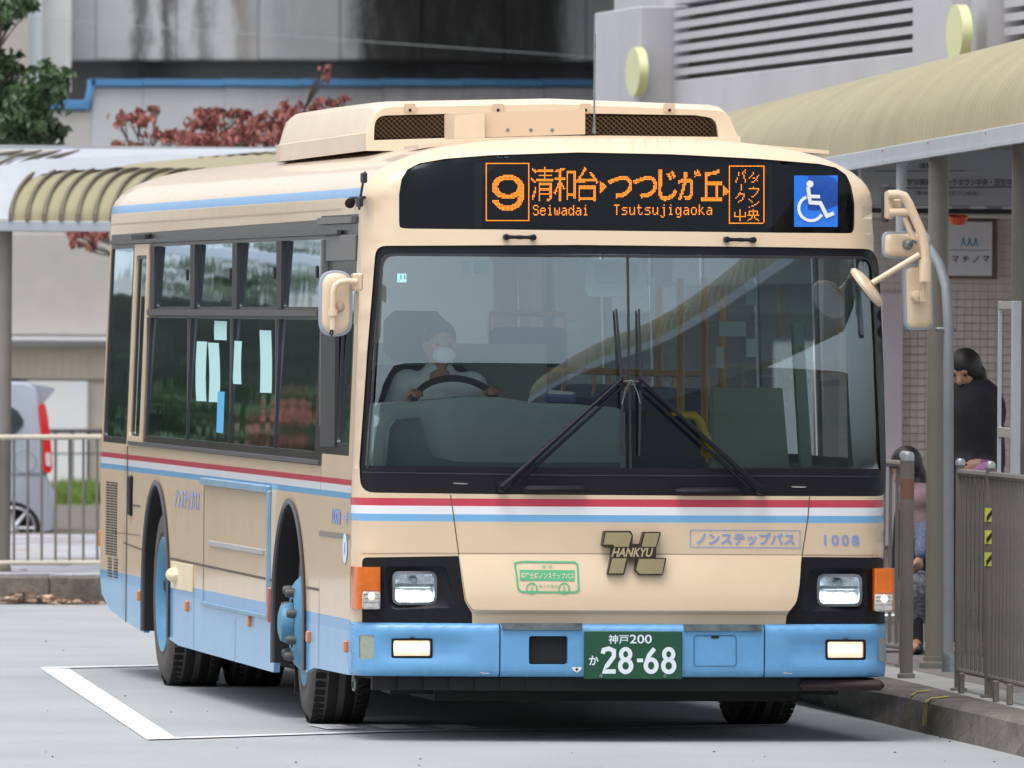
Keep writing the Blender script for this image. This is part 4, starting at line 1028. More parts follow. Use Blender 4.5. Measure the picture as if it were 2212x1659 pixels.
# dashboard traced at its depth
yd = .62
def ID(pts, y): return [(lambda q_: (q_[0], q_[2]))(on(u, v, 1, y)) for u, v in pts]
b = MB(); b.prism(ID([(800, 1010), (822, 872), (900, 868), (1000, 858), (1080, 858), (1140, 868), (1180, 872), (1240, 873), (1330, 880), (1350, 890), (1352, 1030), (800, 1030)], yd), yd, yd+.35, lambda a, q_, h: (a, h, q_)); dash = b.build('dashboard', m_dash, bus)
b = MB(); b.prism(ID([(835, 1000), (842, 925), (855, 908), (905, 902), (915, 950), (935, 985), (990, 998), (1150, 1000), (1340, 1000), (1340, 1030), (835, 1030)], yd-.12), yd-.12, yd-.01, lambda a, q_, h: (a, h, q_)); b.build('dash_lower', mat('dash_dark', (.28, .36, .34), .6), dash)
b = MB(); b.prism(ID([(1355, 880), (1470, 900), (1500, 930), (1500, 1030), (1355, 1030)], yd+.05), yd+.05, yd+.2, lambda a, q_, h: (a, h, q_)); b.build('dash_console', m_intd, dash)
b = MB(); b.prism(ID([(1540, 838), (1690, 838), (1705, 1010), (1540, 1010)], 2.2), 2.2, 2.24, lambda a, q_, h: (a, h, q_)); b.build('door_panel', mat('panel_sage', (.42, .50, .44), .6), bus)
b = MB(); b.prism(ID([(1712, 700), (1735, 700), (1755, 1010), (1730, 1010)], 1.3), 1.3, 1.36, lambda a, q_, h: (a, h, q_)); b.prism(ID([(1830, 600), (1885, 600), (1890, 1010), (1838, 1010)], .45), .45, .52, lambda a, q_, h: (a, h, q_)); b.build('door_post', mat('panel_green', (.34, .48, .40), .6), bus)
b = MB(); b.prism(ID([(1184, 842), (1245, 848), (1242, 868), (1176, 868)], .8), .8, .82, lambda a, q_, h: (a, h, q_)); b.build('booklet', mat('booklet_blue', (.05, .10, .40), .5), dash)
b = MB(); b.prism(ID([(1186, 842), (1240, 847), (1236, 853), (1183, 851)], .79), .785, .797, lambda a, q_, h: (a, h, q_)); b.build('booklet_edge', m_white, dash)
for (u0, v0, u1, v1, y_) in ((1609, 555, 1636, 601, 1.6), (1611, 612, 1637, 659, 1.6), (1553, 694, 1612, 726, 2.4), (1612, 731, 1636, 771, 1.6), (1547, 748, 1564, 795, 2.4), (1228, 697, 1254, 720, 2.6), (1000, 563, 1016, 592, 3.2), (1024, 563, 1056, 592, 3.2), (1404, 600, 1416, 690, 2.4)):  # the two leftmost cards stand in for pale windows
    b = MB(); b.prism(ID([(u0, v0), (u1, v0), (u1, v1), (u0, v1)], y_), y_, y_+.004, lambda a, q_, h: (a, h, q_)); b.build('notice_or_window', mat('window_or_card_pale', (.72, .90, .90), .6), bus)
b = MB(); b.tube(TP([(1436, 988), (1436, 915), (1442, 902), (1460, 898), (1500, 898), (1512, 912), (1530, 960), (1532, 988)], 1.0), .022, 10); b.build('entry_handrail', m_yel, bus)
b = MB(); b.box(on(1470, 997, 1, 1.0), (.22, .12, .06), bev=.01); b.build('fare_box_foot', m_intd, bus)
b = MB(); b.box(on(1470, 950, 1, 1.25), (.16, .2, .26), bev=.02); b.build('fare_box', m_intd, bus)
for u, y, v0, v1 in ((1470, 2.2, 600, 1000), (1522, 3.0, 600, 1000), (1424, 4.5, 620, 940), (1560, 5.5, 640, 860)):
    b = MB(); b.tube(TP([(u, v0), (u, v1)], y), .019, 8); b.build('grab_pole', m_orange, bus)
b = MB(); b.prism(ID(rrect(1265, 560, 1398, 641, 16), .55), .55, .58, lambda a, q_, h: (a, h, q_)); o = b.build('interior_mirror', mat('mirror_pale', (.80, .95, .95), .5), bus)
b = MB(); b.prism(ID(rrect(1283, 568, 1380, 612, 16), .53), .535, .548, lambda a, q_, h: (a, h, q_)); b.build('mirror_hollow', mat('mirror_pale2', (.62, .78, .80), .5), o)
for k, (y, x) in enumerate([(3.2, .75), (4.2, .75), (5.2, .75), (6.2, .75), (3.4, -.75), (4.4, -.75), (5.4, -.75), (6.4, -.75), (7.4, -.7), (7.4, .7)]):
    b = MB(); z0 = .56 if y < 7 else .85
    b.box((x, y, z0+.42), (.44, .42, .08), bev=.03); b.box((x, y+.2, z0+.74), (.42, .08, .62), bev=.035); b.box((x, y, z0+.2), (.3, .3, .4), bev=.02)
    s_ = b.build('passenger_seat', m_seat, bus)
    b = MB(); b.tube([(x-.2, y+.22, z0+1.0), (x-.2, y+.22, z0+1.12), (x+.2, y+.22, z0+1.12), (x+.2, y+.22, z0+1.0)], .015, 6); b.build('seat_grip', m_orange, s_)
b = MB(); b.box((-.75, 1.50, 1.35), (.52, .14, .75), bev=.06); b.box((-.78, 1.47, 1.86), (.30, .10, .24), bev=.05); b.box((-.75, 1.25, .98), (.52, .5, .14), bev=.05); b.box((-.75, 1.25, .74), (.3, .3, .36)); b.build('driver_seat', mat('seat_dark', (.03, .028, .03), .9), bus)
b = MB(); b.box((-.62, 2.0, 1.35), (1.1, .04, .95)); b.build('driver_partition', m_int, bus)
cs = on(985, 884, 1, .76); e1 = np.array([1., 0, 0]); e2 = np.array([0, -.35, .62]); e2 /= np.linalg.norm(e2)
b = MB(); b.tube([cs+.205*(math.cos(a)*e1+math.sin(a)*np.array([0, .55, .70])) for a in np.linspace(0, 2*math.pi, 40)], .016, 8, False); b.tube([cs-.2*e1, cs, cs+.2*e1], .014, 6); b.tube([cs, cs+np.array([0, .06, -.10])], .03, 8); b.ell(cs, (.06, .03, .06)); b.build('steering_wheel', m_rub, bus)

# ================================================================== SETTING
def np3(*a): return np.array(a, float)
KH = .155
m_asph = mat('asphalt', (.33, .35, .36), .9, noise=.05, nscale=.5, bump=.35, bscale=180)
def asphalt_detail(m, sc=220., amt=.18):
    t = m.node_tree; b = t.nodes['Principled BSDF']; l = [l for l in t.links if l.to_socket == b.inputs['Base Color']][0]; src = l.from_socket
    tc = [n for n in t.nodes if n.type == 'TEX_COORD'][0]
    n = t.nodes.new('ShaderNodeTexNoise'); n.inputs['Scale'].default_value = sc; n.inputs['Detail'].default_value = 2; t.links.new(tc.outputs['Object'], n.inputs[0])
    mr = t.nodes.new('ShaderNodeMapRange'); mr.inputs[1].default_value = .3; mr.inputs[2].default_value = .7; mr.inputs[3].default_value = 1-amt; mr.inputs[4].default_value = 1+amt
    t.links.new(n.outputs[0], mr.inputs[0])
    mx = t.nodes.new('ShaderNodeVectorMath'); mx.operation = 'SCALE'; t.links.new(src, mx.inputs[0]); t.links.new(mr.outputs[0], mx.inputs['Scale']); t.links.new(mx.outputs[0], b.inputs['Base Color'])
asphalt_detail(m_asph, 150, .22); asphalt_detail(m_asph, .8, .06)
m_paint = mat('road_white', (.72, .73, .74), .6, noise=.10, nscale=9, bump=.2, bscale=90); asphalt_detail(m_paint, 35, .14)
m_kerb = mat('kerb_concrete', (.15, .135, .12), .85, noise=.35, nscale=3.5, bump=.5, bscale=40, tint2=(.11, .10, .085)); asphalt_detail(m_kerb, 40, .2)
m_ktop = mat('kerb_top', (.22, .20, .175), .85, noise=.25, nscale=4, bump=.3, bscale=50)
m_gal = mat('galvanised', (.42, .44, .46), .4, metal=.35, noise=.12, nscale=6)
m_brown = mat('fence_taupe', (.185, .17, .15), .5, noise=.14, nscale=4)
m_brown2 = mat('fence_light_rail', (.58, .52, .43), .45, noise=.1)
m_white_p = mat('steel_white', (.41, .44, .48), .65, noise=.06, nscale=3)
m_olive = mat('canopy_olive', (.30, .27, .165), .65, noise=.08, nscale=1.5)
m_olive_d = mat('canopy_rib', (.13, .11, .075), .6)
m_lav = mat('lavender_wall', (.45, .445, .475), .7, noise=.07, nscale=.8)
m_conc = mat('concrete_pale', (.34, .335, .33), .85, noise=.10, nscale=.9, bump=.2, bscale=8)
m_col = mat('column_taupe', (.22, .205, .175), .45, noise=.10, nscale=2)

# ground: one sheet, with the lower road beyond the far pavement
YB, YC = 38.8, 39.0
def gv(x, y, z=0): return (x, y, z)
G = MB()
for (ya, yb_, za, zb_) in ((-400, YB, 0, 0), (YB, YC, 0, -.07), (YC, 900, -.07, -.07)):
    G.quad((-600, ya, za), (600, ya, za), (600, yb_, zb_), (-600, yb_, zb_))
o = G.build('ground', m_asph, None, 0); o['kind'] = 'structure'
def mark(name, pts, z=.004, m=m_paint, par=None):
    M_ = MB(); M_.add([(p[0], p[1], z) for p in pts], [tuple(range(len(pts)))]); o = M_.build(name, m, par, 0)
    if par is None: o['kind'] = 'structure'
    return o
def gp_(u, v): return onz(u, v, 0)
mark('bay_line', [gp_(85, 1443.5), gp_(150, 1446), gp_(381, 1596), gp_(319, 1600)])
mark('bay_line', [gp_(85, 1443.5), gp_(90, 1446.3), gp_(334, 1440.5), gp_(700, 1431), gp_(700, 1429), gp_(334, 1438)], .006)
mark('bay_line', [gp_(320, 1597), gp_(320, 1600), gp_(860, 1582.5), gp_(1240, 1578), gp_(1700, 1568), gp_(1700, 1566.5), gp_(1240, 1576.3), gp_(860, 1580)], .006)
for u in (665, 795, 925): mark('road_hatching', [gp_(u, 1567.5), gp_(u+72, 1567), gp_(u+112, 1575.5), gp_(u+40, 1577)], .005)
b = MB(); rr = random.Random(4)
for _ in range(60):
    p = gp_(rr.uniform(0, 2212), rr.uniform(1330, 1659)); r_ = rr.uniform(.003, .008)
    b.ell((p[0], p[1], .002), (r_, r_, r_*.5), 5, 3)
o = b.build('road_grit', mat('grit', (.06, .06, .06), .9), None); tag(o, kind='stuff'); o['label'] = 'scattered dark grit on the road surface'; o['category'] = 'grit'

# ---- near (right hand) pavement and kerb
kb = [(1500, 1444), (1620, 1478), (1731.7, 1513), (1838, 1545), (1938, 1571), (2038, 1594), (2120, 1613), (2212, 1636), (2330, 1662), (2500, 1700)]
kb3 = [gp_(*p) for p in kb]
kt = [(1500, 1412), (1620, 1437), (1738, 1463), (1850, 1484), (1955, 1501), (2050, 1524), (2130, 1541), (2212, 1561), (2330, 1588), (2500, 1625)]
kt3 = [onz(*p, KH) for p in kt]
wl = [(1500, 1385), (1620, 1405), (1740, 1428), (1850, 1448), (1918, 1463), (2000, 1481), (2100, 1506), (2212, 1533), (2330, 1560), (2500, 1600)]
wl3 = [onz(*p, KH) for p in wl]
# kerb stones: individual blocks following the line
def resamp(P, n):
    P = np.array(P); s = np.r_[0, np.cumsum(np.linalg.norm(np.diff(P[:, :2], axis=0), axis=1))]; t = np.linspace(0, s[-1], n)
    return np.stack([np.interp(t, s, P[:, i]) for i in range(3)], 1)
NK = 18
B_, T_, W_ = resamp(kb3, NK*2+1), resamp(kt3, NK*2+1), resamp(wl3, NK*2+1)
kr = bpy.data.objects.new('kerb', None); COL.objects.link(kr); kr['kind'] = 'structure'; ORG['kerb'] = np.zeros(3)
for k in range(NK):
    b = MB(); V = []; e = .06
    for i, ft in ((2*k, e), (2*k+1, 0), (2*k+2, -e*1)):
        j = min(i+1, 2*NK) if ft > 0 else max(i-1, 0); f = abs(ft)*.12
        g = lambda A: A[i]*(1-f)+A[j]*f
        pb, pt, pw_ = g(B_), g(T_), g(W_); pm_ = pt+(pb-pt)*.10; pm_[2] = KH-.012; ptt = pt+(pw_-pt)*.08; ptt[2] = KH
        back = pw_.copy(); low_ = pw_.copy(); low_[2] = -.02; pb = pb.copy(); pb[2] = -.02
        V.append([pb, pm_, ptt, back, low_])
    n = 5; VV = [p for r in V for p in r]; F = []
    for i in range(2):
        for q in range(4): F.append((i*n+q, i*n+q+1, (i+1)*n+q+1, (i+1)*n+q))
    F += [tuple(range(5)), tuple(range(10, 15))[::-1]]
    meshobj('kerb_stone', VV, F, m_kerb, kr, 30)
# pavement surface
far = [onz(u, v, KH) for u, v in ((1500, 1250), (2600, 1250))]
pv = MB(); Wx = [p+np3(0, 0, -.012) for p in W_]; base_pts = Wx
V = [p for p in Wx]+[np3(p[0]+(9+0*p[1]), p[1]+12, KH-.012) for p in Wx]; n = len(Wx)
pv.add(V, [(i, i+1, n+i+1, n+i) for i in range(n-1)])
V = [Wx[0], Wx[0]+np3(9, 12, 0), np3(14, 60, KH-.012), np3(1.2, 60, KH-.012)]; pv.add(V, [(0, 1, 2, 3)])
o = pv.build('pavement', mat('joint_dark', (.13, .115, .10), .9), None, 0); o['kind'] = 'structure'; ORG[o.name] = np.zeros(3); pav_r = o
m_tile = [mat('paving_grey', (.20, .19, .18), .8, noise=.15, nscale=3), mat('paving_pale', (.36, .36, .35), .8, noise=.12, nscale=3), mat('paving_pink', (.24, .18, .165), .8, noise=.12, nscale=3)]
# border strip of pale slabs and rows of slabs behind it
dirv = W_[-1]-W_[0]; dirv[2] = 0; dirv /= np.linalg.norm(dirv); nrm = np3(-dirv[1], dirv[0], 0); nrm *= np.sign(np.dot(nrm, np3(1, 1, 0)))
Wf = resamp(wl3, 61); cnt = 0
for r_ in range(6):
    for k in range(60):
        if cnt >= 290: break
        a, c_ = Wf[k]+nrm*(.30*r_+.003), Wf[k+1]+nrm*(.30*r_+.003); t = (c_-a); g = t*.015; w_ = nrm*(.294)
        uu = None
        mtl = m_tile[1] if r_ == 0 else m_tile[(k*7+r_*3+(k//3)) % 3 if rr.random() < .35 else 0]
        P = [a+g, c_-g, c_-g+w_, a+g+w_]; 
        b = MB(); b.add([tuple(p) for p in P]+[(p[0], p[1], KH-.02) for p in P], [(0, 1, 2, 3), (0, 4, 5, 1), (1, 5, 6, 2), (2, 6, 7, 3), (3, 7, 4, 0)]); b.build('paving_slab', mtl, pav_r, 0); cnt += 1
b = MB()
for i in range(22):
    for j in range(26):
        c_ = Wf[0]+dirv*(-1.5+.4*i)+nrm*(2.1+.4*j); b.box((c_[0], c_[1], KH-.005), (.38, .38, .01), np.stack([dirv, nrm, np3(0, 0, 1)], 1))
b.build('distant_slabs', m_tile[0], pav_r, 0, stuff=True)
# yellow marks on the kerb
m_ye = mat('kerb_yellow', (.42, .35, .08), .8, noise=.6, nscale=14)
def kz(u, v):                                              # point on the kerb's sloping face
    A = gp_(1938, 1571); Bq = gp_(2120, 1613); return onv(u, v, A+np3(-.03, -.03, 0), Bq+np3(-.03, -.03, 0))
for (u0, v0, u1, v1, w_) in ((2000, 1520, 1996, 1568, 9), (1968, 1506, 1962, 1552, 3)):
    D = Decal(); D.line([(u0, v0), (u1, v1)], w_); D.build('yellow_mark', m_ye, kr, kz)
D = Decal(); D.line([(1968, 1502), (1980, 1494), (2010, 1491)], 2.5); D.line([(1998, 1516), (2012, 1508), (2050, 1504)], 3); D.build('yellow_mark', m_ye, kr, lambda u, v: tuple(onz(u, v, KH+.004)))

# ---- fences on the right
def tubeobj(name, pts, r, m, par, n=8): b = MB(); b.tube(pts, r, n); return b.build(name, m, par)
def panel_fence(name, label, cat, posts, top_v, sp, hgt, post_r=.022, group=None, base=KH, light=None, gap=.10):
    """posts: list of ground points; pickets share one mesh"""
    p0 = posts[0]; t = thing(name, label, cat, p0, group); t_o = ORG[t.name]
    for i, p in enumerate(posts):
        b = MB(); b.tube([p, p+np3(0, 0, hgt+.03)], post_r, 14); b.lathe([(post_r*1.05, 0), (post_r*.9, .025), (0, .035)], p+np3(0, 0, hgt+.03), (0, 0, 1), 14); b.lathe([(post_r*1.9, 0), (post_r*1.9, .012), (post_r, .015)], p, (0, 0, 1), 14)
        o = b.build('post', m_brown, t)
        b = MB(); b.lathe([(post_r*1.12, -.008), (post_r*1.12, .012), (post_r*.7, .024), (0, .027)], p+np3(0, 0, hgt+.042), (0, 0, 1), 12); b.build('post_cap', light or m_gal, o)
    pk = None
    for a, c_ in zip(posts[:-1], posts[1:]):
        L = np.linalg.norm(c_-a); d = (c_-a)/L
        tubeobj('rail', [a+np3(0, 0, hgt), c_+np3(0, 0, hgt)], .019, light or m_brown, t); tubeobj('rail', [a+np3(0, 0, gap), c_+np3(0, 0, gap)], .014, m_brown, t)
        k = int(L/sp)
        for j in range(1, k):
            q = a+d*(L*j/k)
            if pk is None:
                b = MB(); b.tube([p0+np3(0, 0, gap), p0+np3(0, 0, hgt)], .0095, 6); pk = b.build('picket', m_brown, t); pk0 = pk; pk.location = Vector(q-p0)
            else:
                c2 = pk0.copy(); COL.objects.link(c2); c2.parent = t; c2.location = Vector(q-p0)
    return t
fp = [onz(2071, 1492, KH), onz(2136, 1507, KH), onz(2300, 1548, KH)]
f1 = panel_fence('picket_fence', 'taupe steel picket fence with a hazard-taped post at the right kerb', 'fence', fp, 0, .125, 1.06)
q0 = fp[1]
for v in (1112, 1160, 1208):
    b = MB(); c_ = on(2136, v, 1, q0[1]); b.lathe([(.0262, -.033), (.0262, .033)], (q0[0], q0[1], c_[2]), (0, 0, 1), 18)
    o = b.build('hazard_tape', mat('tape_yellow', (.70, .72, .12), .5), f1)
    b = MB(); 
    pts = [np3(q0[0], q0[1], c_[2])+.0285*np3(math.cos(a), math.sin(a), 0)+np3(0, 0, (a+1.9)*.035) for a in np.linspace(-2.4, -1.1, 6)]
    for p_, r_ in zip(pts[:-1], pts[1:]): b.quad(p_+np3(0, 0, -.016), r_+np3(0, 0, -.016), r_+np3(0, 0, .010), p_+np3(0, 0, .010))
    b.build('tape_stripe', m_rub, o, 0)
for u, v in ((2150, 1092), (2178, 1101), (2150, 1330), (2178, 1340)):
    b = MB(); c_ = at(u, v, 53.6); b.ell(c_, (.009, .006, .030), 8, 6); b.box(c_+np3(.0, 0, -.018), (.022, .01, .015), bev=.003); b.build('reflector_clip', mat('clip_white', (.72, .75, .85), .4), f1)
for u in (2085, 2160, 2190):
    p_ = onz(u, 1512+(u-2136)*.24, KH); b = MB(); b.box(p_+np3(.0, .1, .05), (.028, .028, .10), bev=.004); b.build('foot', m_brown, f1)
f2 = panel_fence('picket_fence', 'taupe picket fence partly hidden beside the right edge of the bus front', 'fence', [onz(1850, 1425, KH), onz(1950, 1440, KH)], 0, .15, 1.05)
# bollard post with a metal cap
p_ = onz(1957.5, 1465, KH); t = thing('bollard', 'thick taupe post with a steel cap just right of the bus bumper', 'bollard', p_)
b = MB(); b.tube([p_, p_+np3(0, 0, 1.09)], .064/2+.001, 20); b.lathe([(.045, 0), (.045, .02), (.033, .025)], p_, (0, 0, 1), 18); b.build('post', m_brown, t)
b = MB(); b.lathe([(.034, 0), (.034, .03), (.026, .045), (0, .05)], p_+np3(0, 0, 1.09), (0, 0, 1), 18); b.build('cap', m_gal, t)
b = MB(); b.lathe([(.0335, -.05), (.0335, .05)], p_+np3(0, 0, .95), (0, 0, 1), 18); b.build('faded_label', mat('label_rust', (.24, .12, .09), .7), t)

# ---- right hand canopy
zc = at(2020, 345, 58.2)[2]
fas_b = [(1700, 393), (1888, 364.4), (1941, 356.6), (2041, 338.4), (2212, 314.4), (2330, 297), (2500, 272)]
fas_t = [(1700, 361), (1836, 336.6), (1888, 328.5), (1941, 320), (2041, 301), (2212, 273.3), (2330, 252), (2500, 222)]
FB3 = np.array([onz(u, v, zc) for u, v in fas_b]); 
A_, B2 = FB3[1], FB3[4]
FT3 = np.array([onv(u, v, A_, B2) for u, v in fas_t])
zr = 3.45
ridge = [onz(u, v, zr) for u, v in ((1440, 270), (1560, 248), (1788, 204.4), (2041, 145.5), (2212, 109.5), (2400, 70))]
# straighten: fascia line and ridge line fitted as straight lines in plan
dF = (FT3[5]-FT3[1])[:2]; dF /= np.linalg.norm(dF)
rt = thing('walkway_canopy', 'long olive barrel-vault canopy with white fascia over the right pavement', 'canopy', onz(2020, 1445, KH))
s0, s1 = FT3[1], FT3[5]
def fas(t): return s0+(s1-s0)*t
R0, R1 = np.array(ridge[1]), np.array(ridge[4])
ztop = fas(0)[2]
L_ = np.linalg.norm((s1-s0)[:2]); ribw = .235
du = (s1-s0)/L_; nr = np3(-du[1], du[0], 0); nr *= np.sign(nr[0])
# half width so that the silhouette of the vault falls on the ridge line
HWc = 1.2; t0, t1 = -34, L_+15
na = 18
def vault(t, a): return s0+du*t+nr*(HWc*(1-math.cos(a)))+np3(0, 0, (zr-ztop)*math.sin(a)**.9)
V = []; F = []; nst = int((t1-t0)/ribw*5); cols_ = na+1
for i in range(nst+1):
    t = t0+(i//5+(0, .16, .34, .66, .84)[i % 5])*ribw; o_ = (0, .055, .066, .066, .055)[i % 5]
    for k in range(cols_):
        a = math.pi*k/na; p = vault(t, a); r = np3(0, 0, math.sin(a))-nr*math.cos(a); V.append(p+r*o_)
for i in range(nst):
    for k in range(cols_-1): F.append((i*cols_+k, i*cols_+k+1, (i+1)*cols_+k+1, (i+1)*cols_+k))
meshobj('corrugated_roof', V, F, mat('canopy_khaki', (.31, .275, .175), .7, noise=.12, nscale=1.2), rt, 60)
zfb = zc
seg = [-34, -20, -10, 0.62*0]+[]
jn = []
for u in (1941, 2041): q = onv(u, 330, A_, B2); jn.append(np.dot(q-s0, du))
cuts = [t0, -14, -7, -2.5]+jn+[L_*.9, L_+8, t1]
for a, c_ in zip(cuts[:-1], cuts[1:]):
    p, q = s0+du*(a+.006), s0+du*(c_-.006); hgt = ztop-zfb
    b = MB(); R = np.stack([du, nr, np3(0, 0, 1)], 1); cc = (p+q)/2; cc[2] = (ztop+zfb)/2
    b.box(cc-nr*.07, (np.linalg.norm(q-p), .02, hgt), R, bev=.004); b.box(cc-nr*.076+np3(0, 0, -hgt/2+.01), (np.linalg.norm(q-p), .03, .018), R); b.build('fascia', m_white_p, rt)
    b = MB()
    for h_ in (-.3, .3): b.ell(q-du*.05+np3(0, 0, 0)*1+np.array([0, 0, (ztop+zfb)/2-q[2]+h_*hgt])-nr*.082, (.006, .006, .006), 6, 4)
    b.build('rivet', m_steel, rt)
b = MB(); R = np.stack([du, nr, np3(0, 0, 1)], 1)
cc = s0+du*(t0+t1)/2+nr*HWc; b.box((cc[0], cc[1], zfb+.16), (t1-t0, 2*HWc-.05, .04), R); b.build('soffit', mat('soffit_grey', (.22, .22, .22), .8), rt)
def column(u, vt, vb, wpx, D, m, name='column', band=None):
    p = at(u, vb, D); p[2] = KH; top = at(u, vt, D); r = wpx/2/FPX*D
    b = MB(); b.tube([p, np3(p[0], p[1], top[2])], r, 24); b.lathe([(r*1.35, 0), (r*1.35, .03), (r, .035)], p, (0, 0, 1), 24)
    o = b.build(name, m, rt); return p, r
column(2020, 330, 1445, 44, 58.2, m_col); column(2201, 250, 1500, 47, 55.6, m_col); b = MB(); q0_, q1_ = at(1948, 330, 60), at(1948, 560, 60); b.tube([q0_, np3(q0_[0], q0_[1], q1_[2])], 12/FPX*60, 16); b.build('hanging_post', m_white_p, rt)
p_, r_ = column(2019, 1418, 1446, 50, 58.15, m_col, 'column_base')
b = MB(); P_ = [at(*q) for q in ((1985, 520, 58), (2010, 540, 57.9), (2031, 575, 57.8), (2044, 620, 57.7), (2049, 700, 57.6), (2049, 900, 57.6), (2049, 1400, 57.6))]
t = thing('drain_pipe', 'bent galvanised pipe curving down beside the canopy column', 'pipe', (P_[-1][0], P_[-1][1], KH))
b.tube(P_+[np3(P_[-1][0], P_[-1][1], KH)], .027, 14); b.build('pipe', mat('pipe_grey', (.27, .29, .32), .55, noise=.08), t)
b = MB(); q = at(2043, 712, 57.6); b.box(q, (.10, .03, .02), bev=.004); b.lathe([(.035, 0), (.03, .09), (.026, .10)], (P_[-1][0], P_[-1][1], KH), (0, 0, 1), 14); b.build('clamp', m_steel, t)
# white frame
A1, A2 = at(2158, 1020, 56.2), at(2193, 1020, 55.3)
m_wf = mat('frame_white', (.62, .66, .72), .45, noise=.05)
t = thing('sign_frame', 'empty white metal notice frame standing behind the right fence', 'frame', (A1[0], A1[1], KH))
def vp(u, v, A): return on(u, v, 1, A[1])
b = MB(); b.box(((A1[0]), A1[1], (KH+vp(2158, 650, A1)[2])/2), (.018, .02, vp(2158, 650, A1)[2]-KH), bev=.003); b.build('upright', m_wf, t)
b = MB(); b.box(((A2[0]), A2[1], (KH+vp(2193, 650, A2)[2])/2), (.044, .04, vp(2193, 650, A2)[2]-KH), bev=.004); b.build('upright', m_wf, t)
for v0, v1 in ((651, 668), (926, 948)):
    b = MB(); za, zb_ = vp(2180, v0, A2)[2], vp(2180, v1, A2)[2]; c_ = (A1+A2)/2; d_ = A2-A1; d_[2] = 0; l_ = np.linalg.norm(d_); d_ /= l_
    b.box((c_[0], c_[1], (za+zb_)/2), (l_, .02, abs(za-zb_)), np.stack([d_, np3(-d_[1], d_[0], 0), np3(0, 0, 1)], 1), bev=.003); b.build('crossbar', mat('frame_cream', (.55, .52, .48), .5), t)
# ---- tiled building wall behind the right pavement
DW = 68.
wall = thing('station_wall', 'pink mosaic-tiled station wall behind the right pavement', 'wall', at(2050, 1300, DW)*np3(1, 1, 0)+np3(0, 0, KH))
def WP(u, v, off=0.): q = at(u, v, DW-off); return q
yw0 = at(2050, 800, DW)[1]
def wp(u, v, off=0.): return on(u, v, 1, yw0-off)
b = MB(); a0, a1 = wp(1780, 470), wp(2420, 1400); b.box(((a0[0]+a1[0])/2, yw0+.15, (a0[2]+a1[2])/2-.4), (a1[0]-a0[0], .3, a0[2]-a1[2]+.8)); b.build('wall_body', mat('grout', (.36, .30, .28), .9), wall)
b = MB(); a, c_ = wp(1905, 634, .06), wp(1947, 1180, .06); b.box(((a[0]+c_[0])/2, yw0-.03, (a[2]+c_[2])/2), (c_[0]-a[0], .08, a[2]-c_[2]), bev=.004); b.build('pilaster', mat('pilaster_pink', (.52, .45, .49), .6, noise=.06), wall)
m_mos = [mat('mosaic_a', (.54, .455, .43), .35, noise=.08, nscale=9), mat('mosaic_b', (.57, .48, .455), .35, noise=.08, nscale=9), mat('mosaic_c', (.50, .42, .40), .35, noise=.08, nscale=9)]
tp = .0478; tx0 = wp(1949, 600)[0]; tz0 = wp(1949, 1005)[2]; cnt = 0; stuffb = MB(); tm = {}
for k, mm in enumerate(m_mos):
    b = MB(); b.box((0, 0, 0), (.0462, .012, .0448), bev=.002); me_o = b.build('mosaic_tile', mm, None); tm[k] = me_o.data; bpy.data.objects.remove(me_o)
for j in range(31):
    z = tz0+tp*(j+.5)
    for i in range(14):
        x = tx0+tp*(i+.5)
        vis = True
        # hidden behind the column and sign panel
        if cnt < 300 and not (3.9 < 0):
            o = bpy.data.objects.new('mosaic_tile', tm[rr.choice([0, 0, 1, 2])]); COL.objects.link(o); o.parent = wall; o.location = Vector(np3(x, yw0-.004, z)-ORG[wall.name]); cnt += 1
        else: stuffb.box((x, yw0-.004, z), (.0462, .012, .0448))
for j in range(-9, 32):
    for i in range(-8, 14):
        if 0 <= i and 0 <= j < 31: continue
        stuffb.box((tx0+tp*(i+.5), yw0-.004, tz0+tp*(j+.5)), (.0462, .012, .0448))
stuffb.build('mosaic_field', m_mos[0], wall, 0, stuff=True)
# shop sign panel
def flatbox(name, u0, v0, u1, v1, off, th, m, par, bev=.004):
    a, c_ = wp(u0, v0, off), wp(u1, v1, off); b = MB(); b.box(((a[0]+c_[0])/2, yw0-off+th/2, (a[2]+c_[2])/2), (abs(c_[0]-a[0]), th, abs(a[2]-c_[2])), bev=bev); return b.build(name, m, par)
t = thing('shop_sign', 'square white shop sign with three blue figures on the tiled wall', 'sign', wp(2098, 610, .05))
flatbox('sign_frame', 2040, 472, 2154, 603, .05, .04, mat('sign_frame_brown', (.14, .10, .08), .5), t)
flatbox('sign_panel', 2047, 478, 2143, 596, .07, .03, mat('sign_panel_grey', (.62, .60, .62), .5), t)
D = Decal(); 
for k in range(3):
    c_ = 2081+k*13.5; D.line([(c_-5, 532), (c_-1, 522), (c_, 514)], 2.4); D.line([(c_+5, 532), (c_+1, 522), (c_, 514)], 2.4)
D.build('figures_logo', mat('logo_blue', (.10, .33, .52), .5), t, lambda u, v: tuple(wp(u, v, .075)))
D = Decal()
for k, ch in enumerate('マチノマ'): D.text(ch, (2057+k*22, 553, 2071+k*22, 567), .02)
D.line([(2052, 540), (2140, 541)], 1); D.build('shop_lettering', mat('ink_grey', (.10, .09, .11), .6), t, lambda u, v: tuple(wp(u, v, .075)))
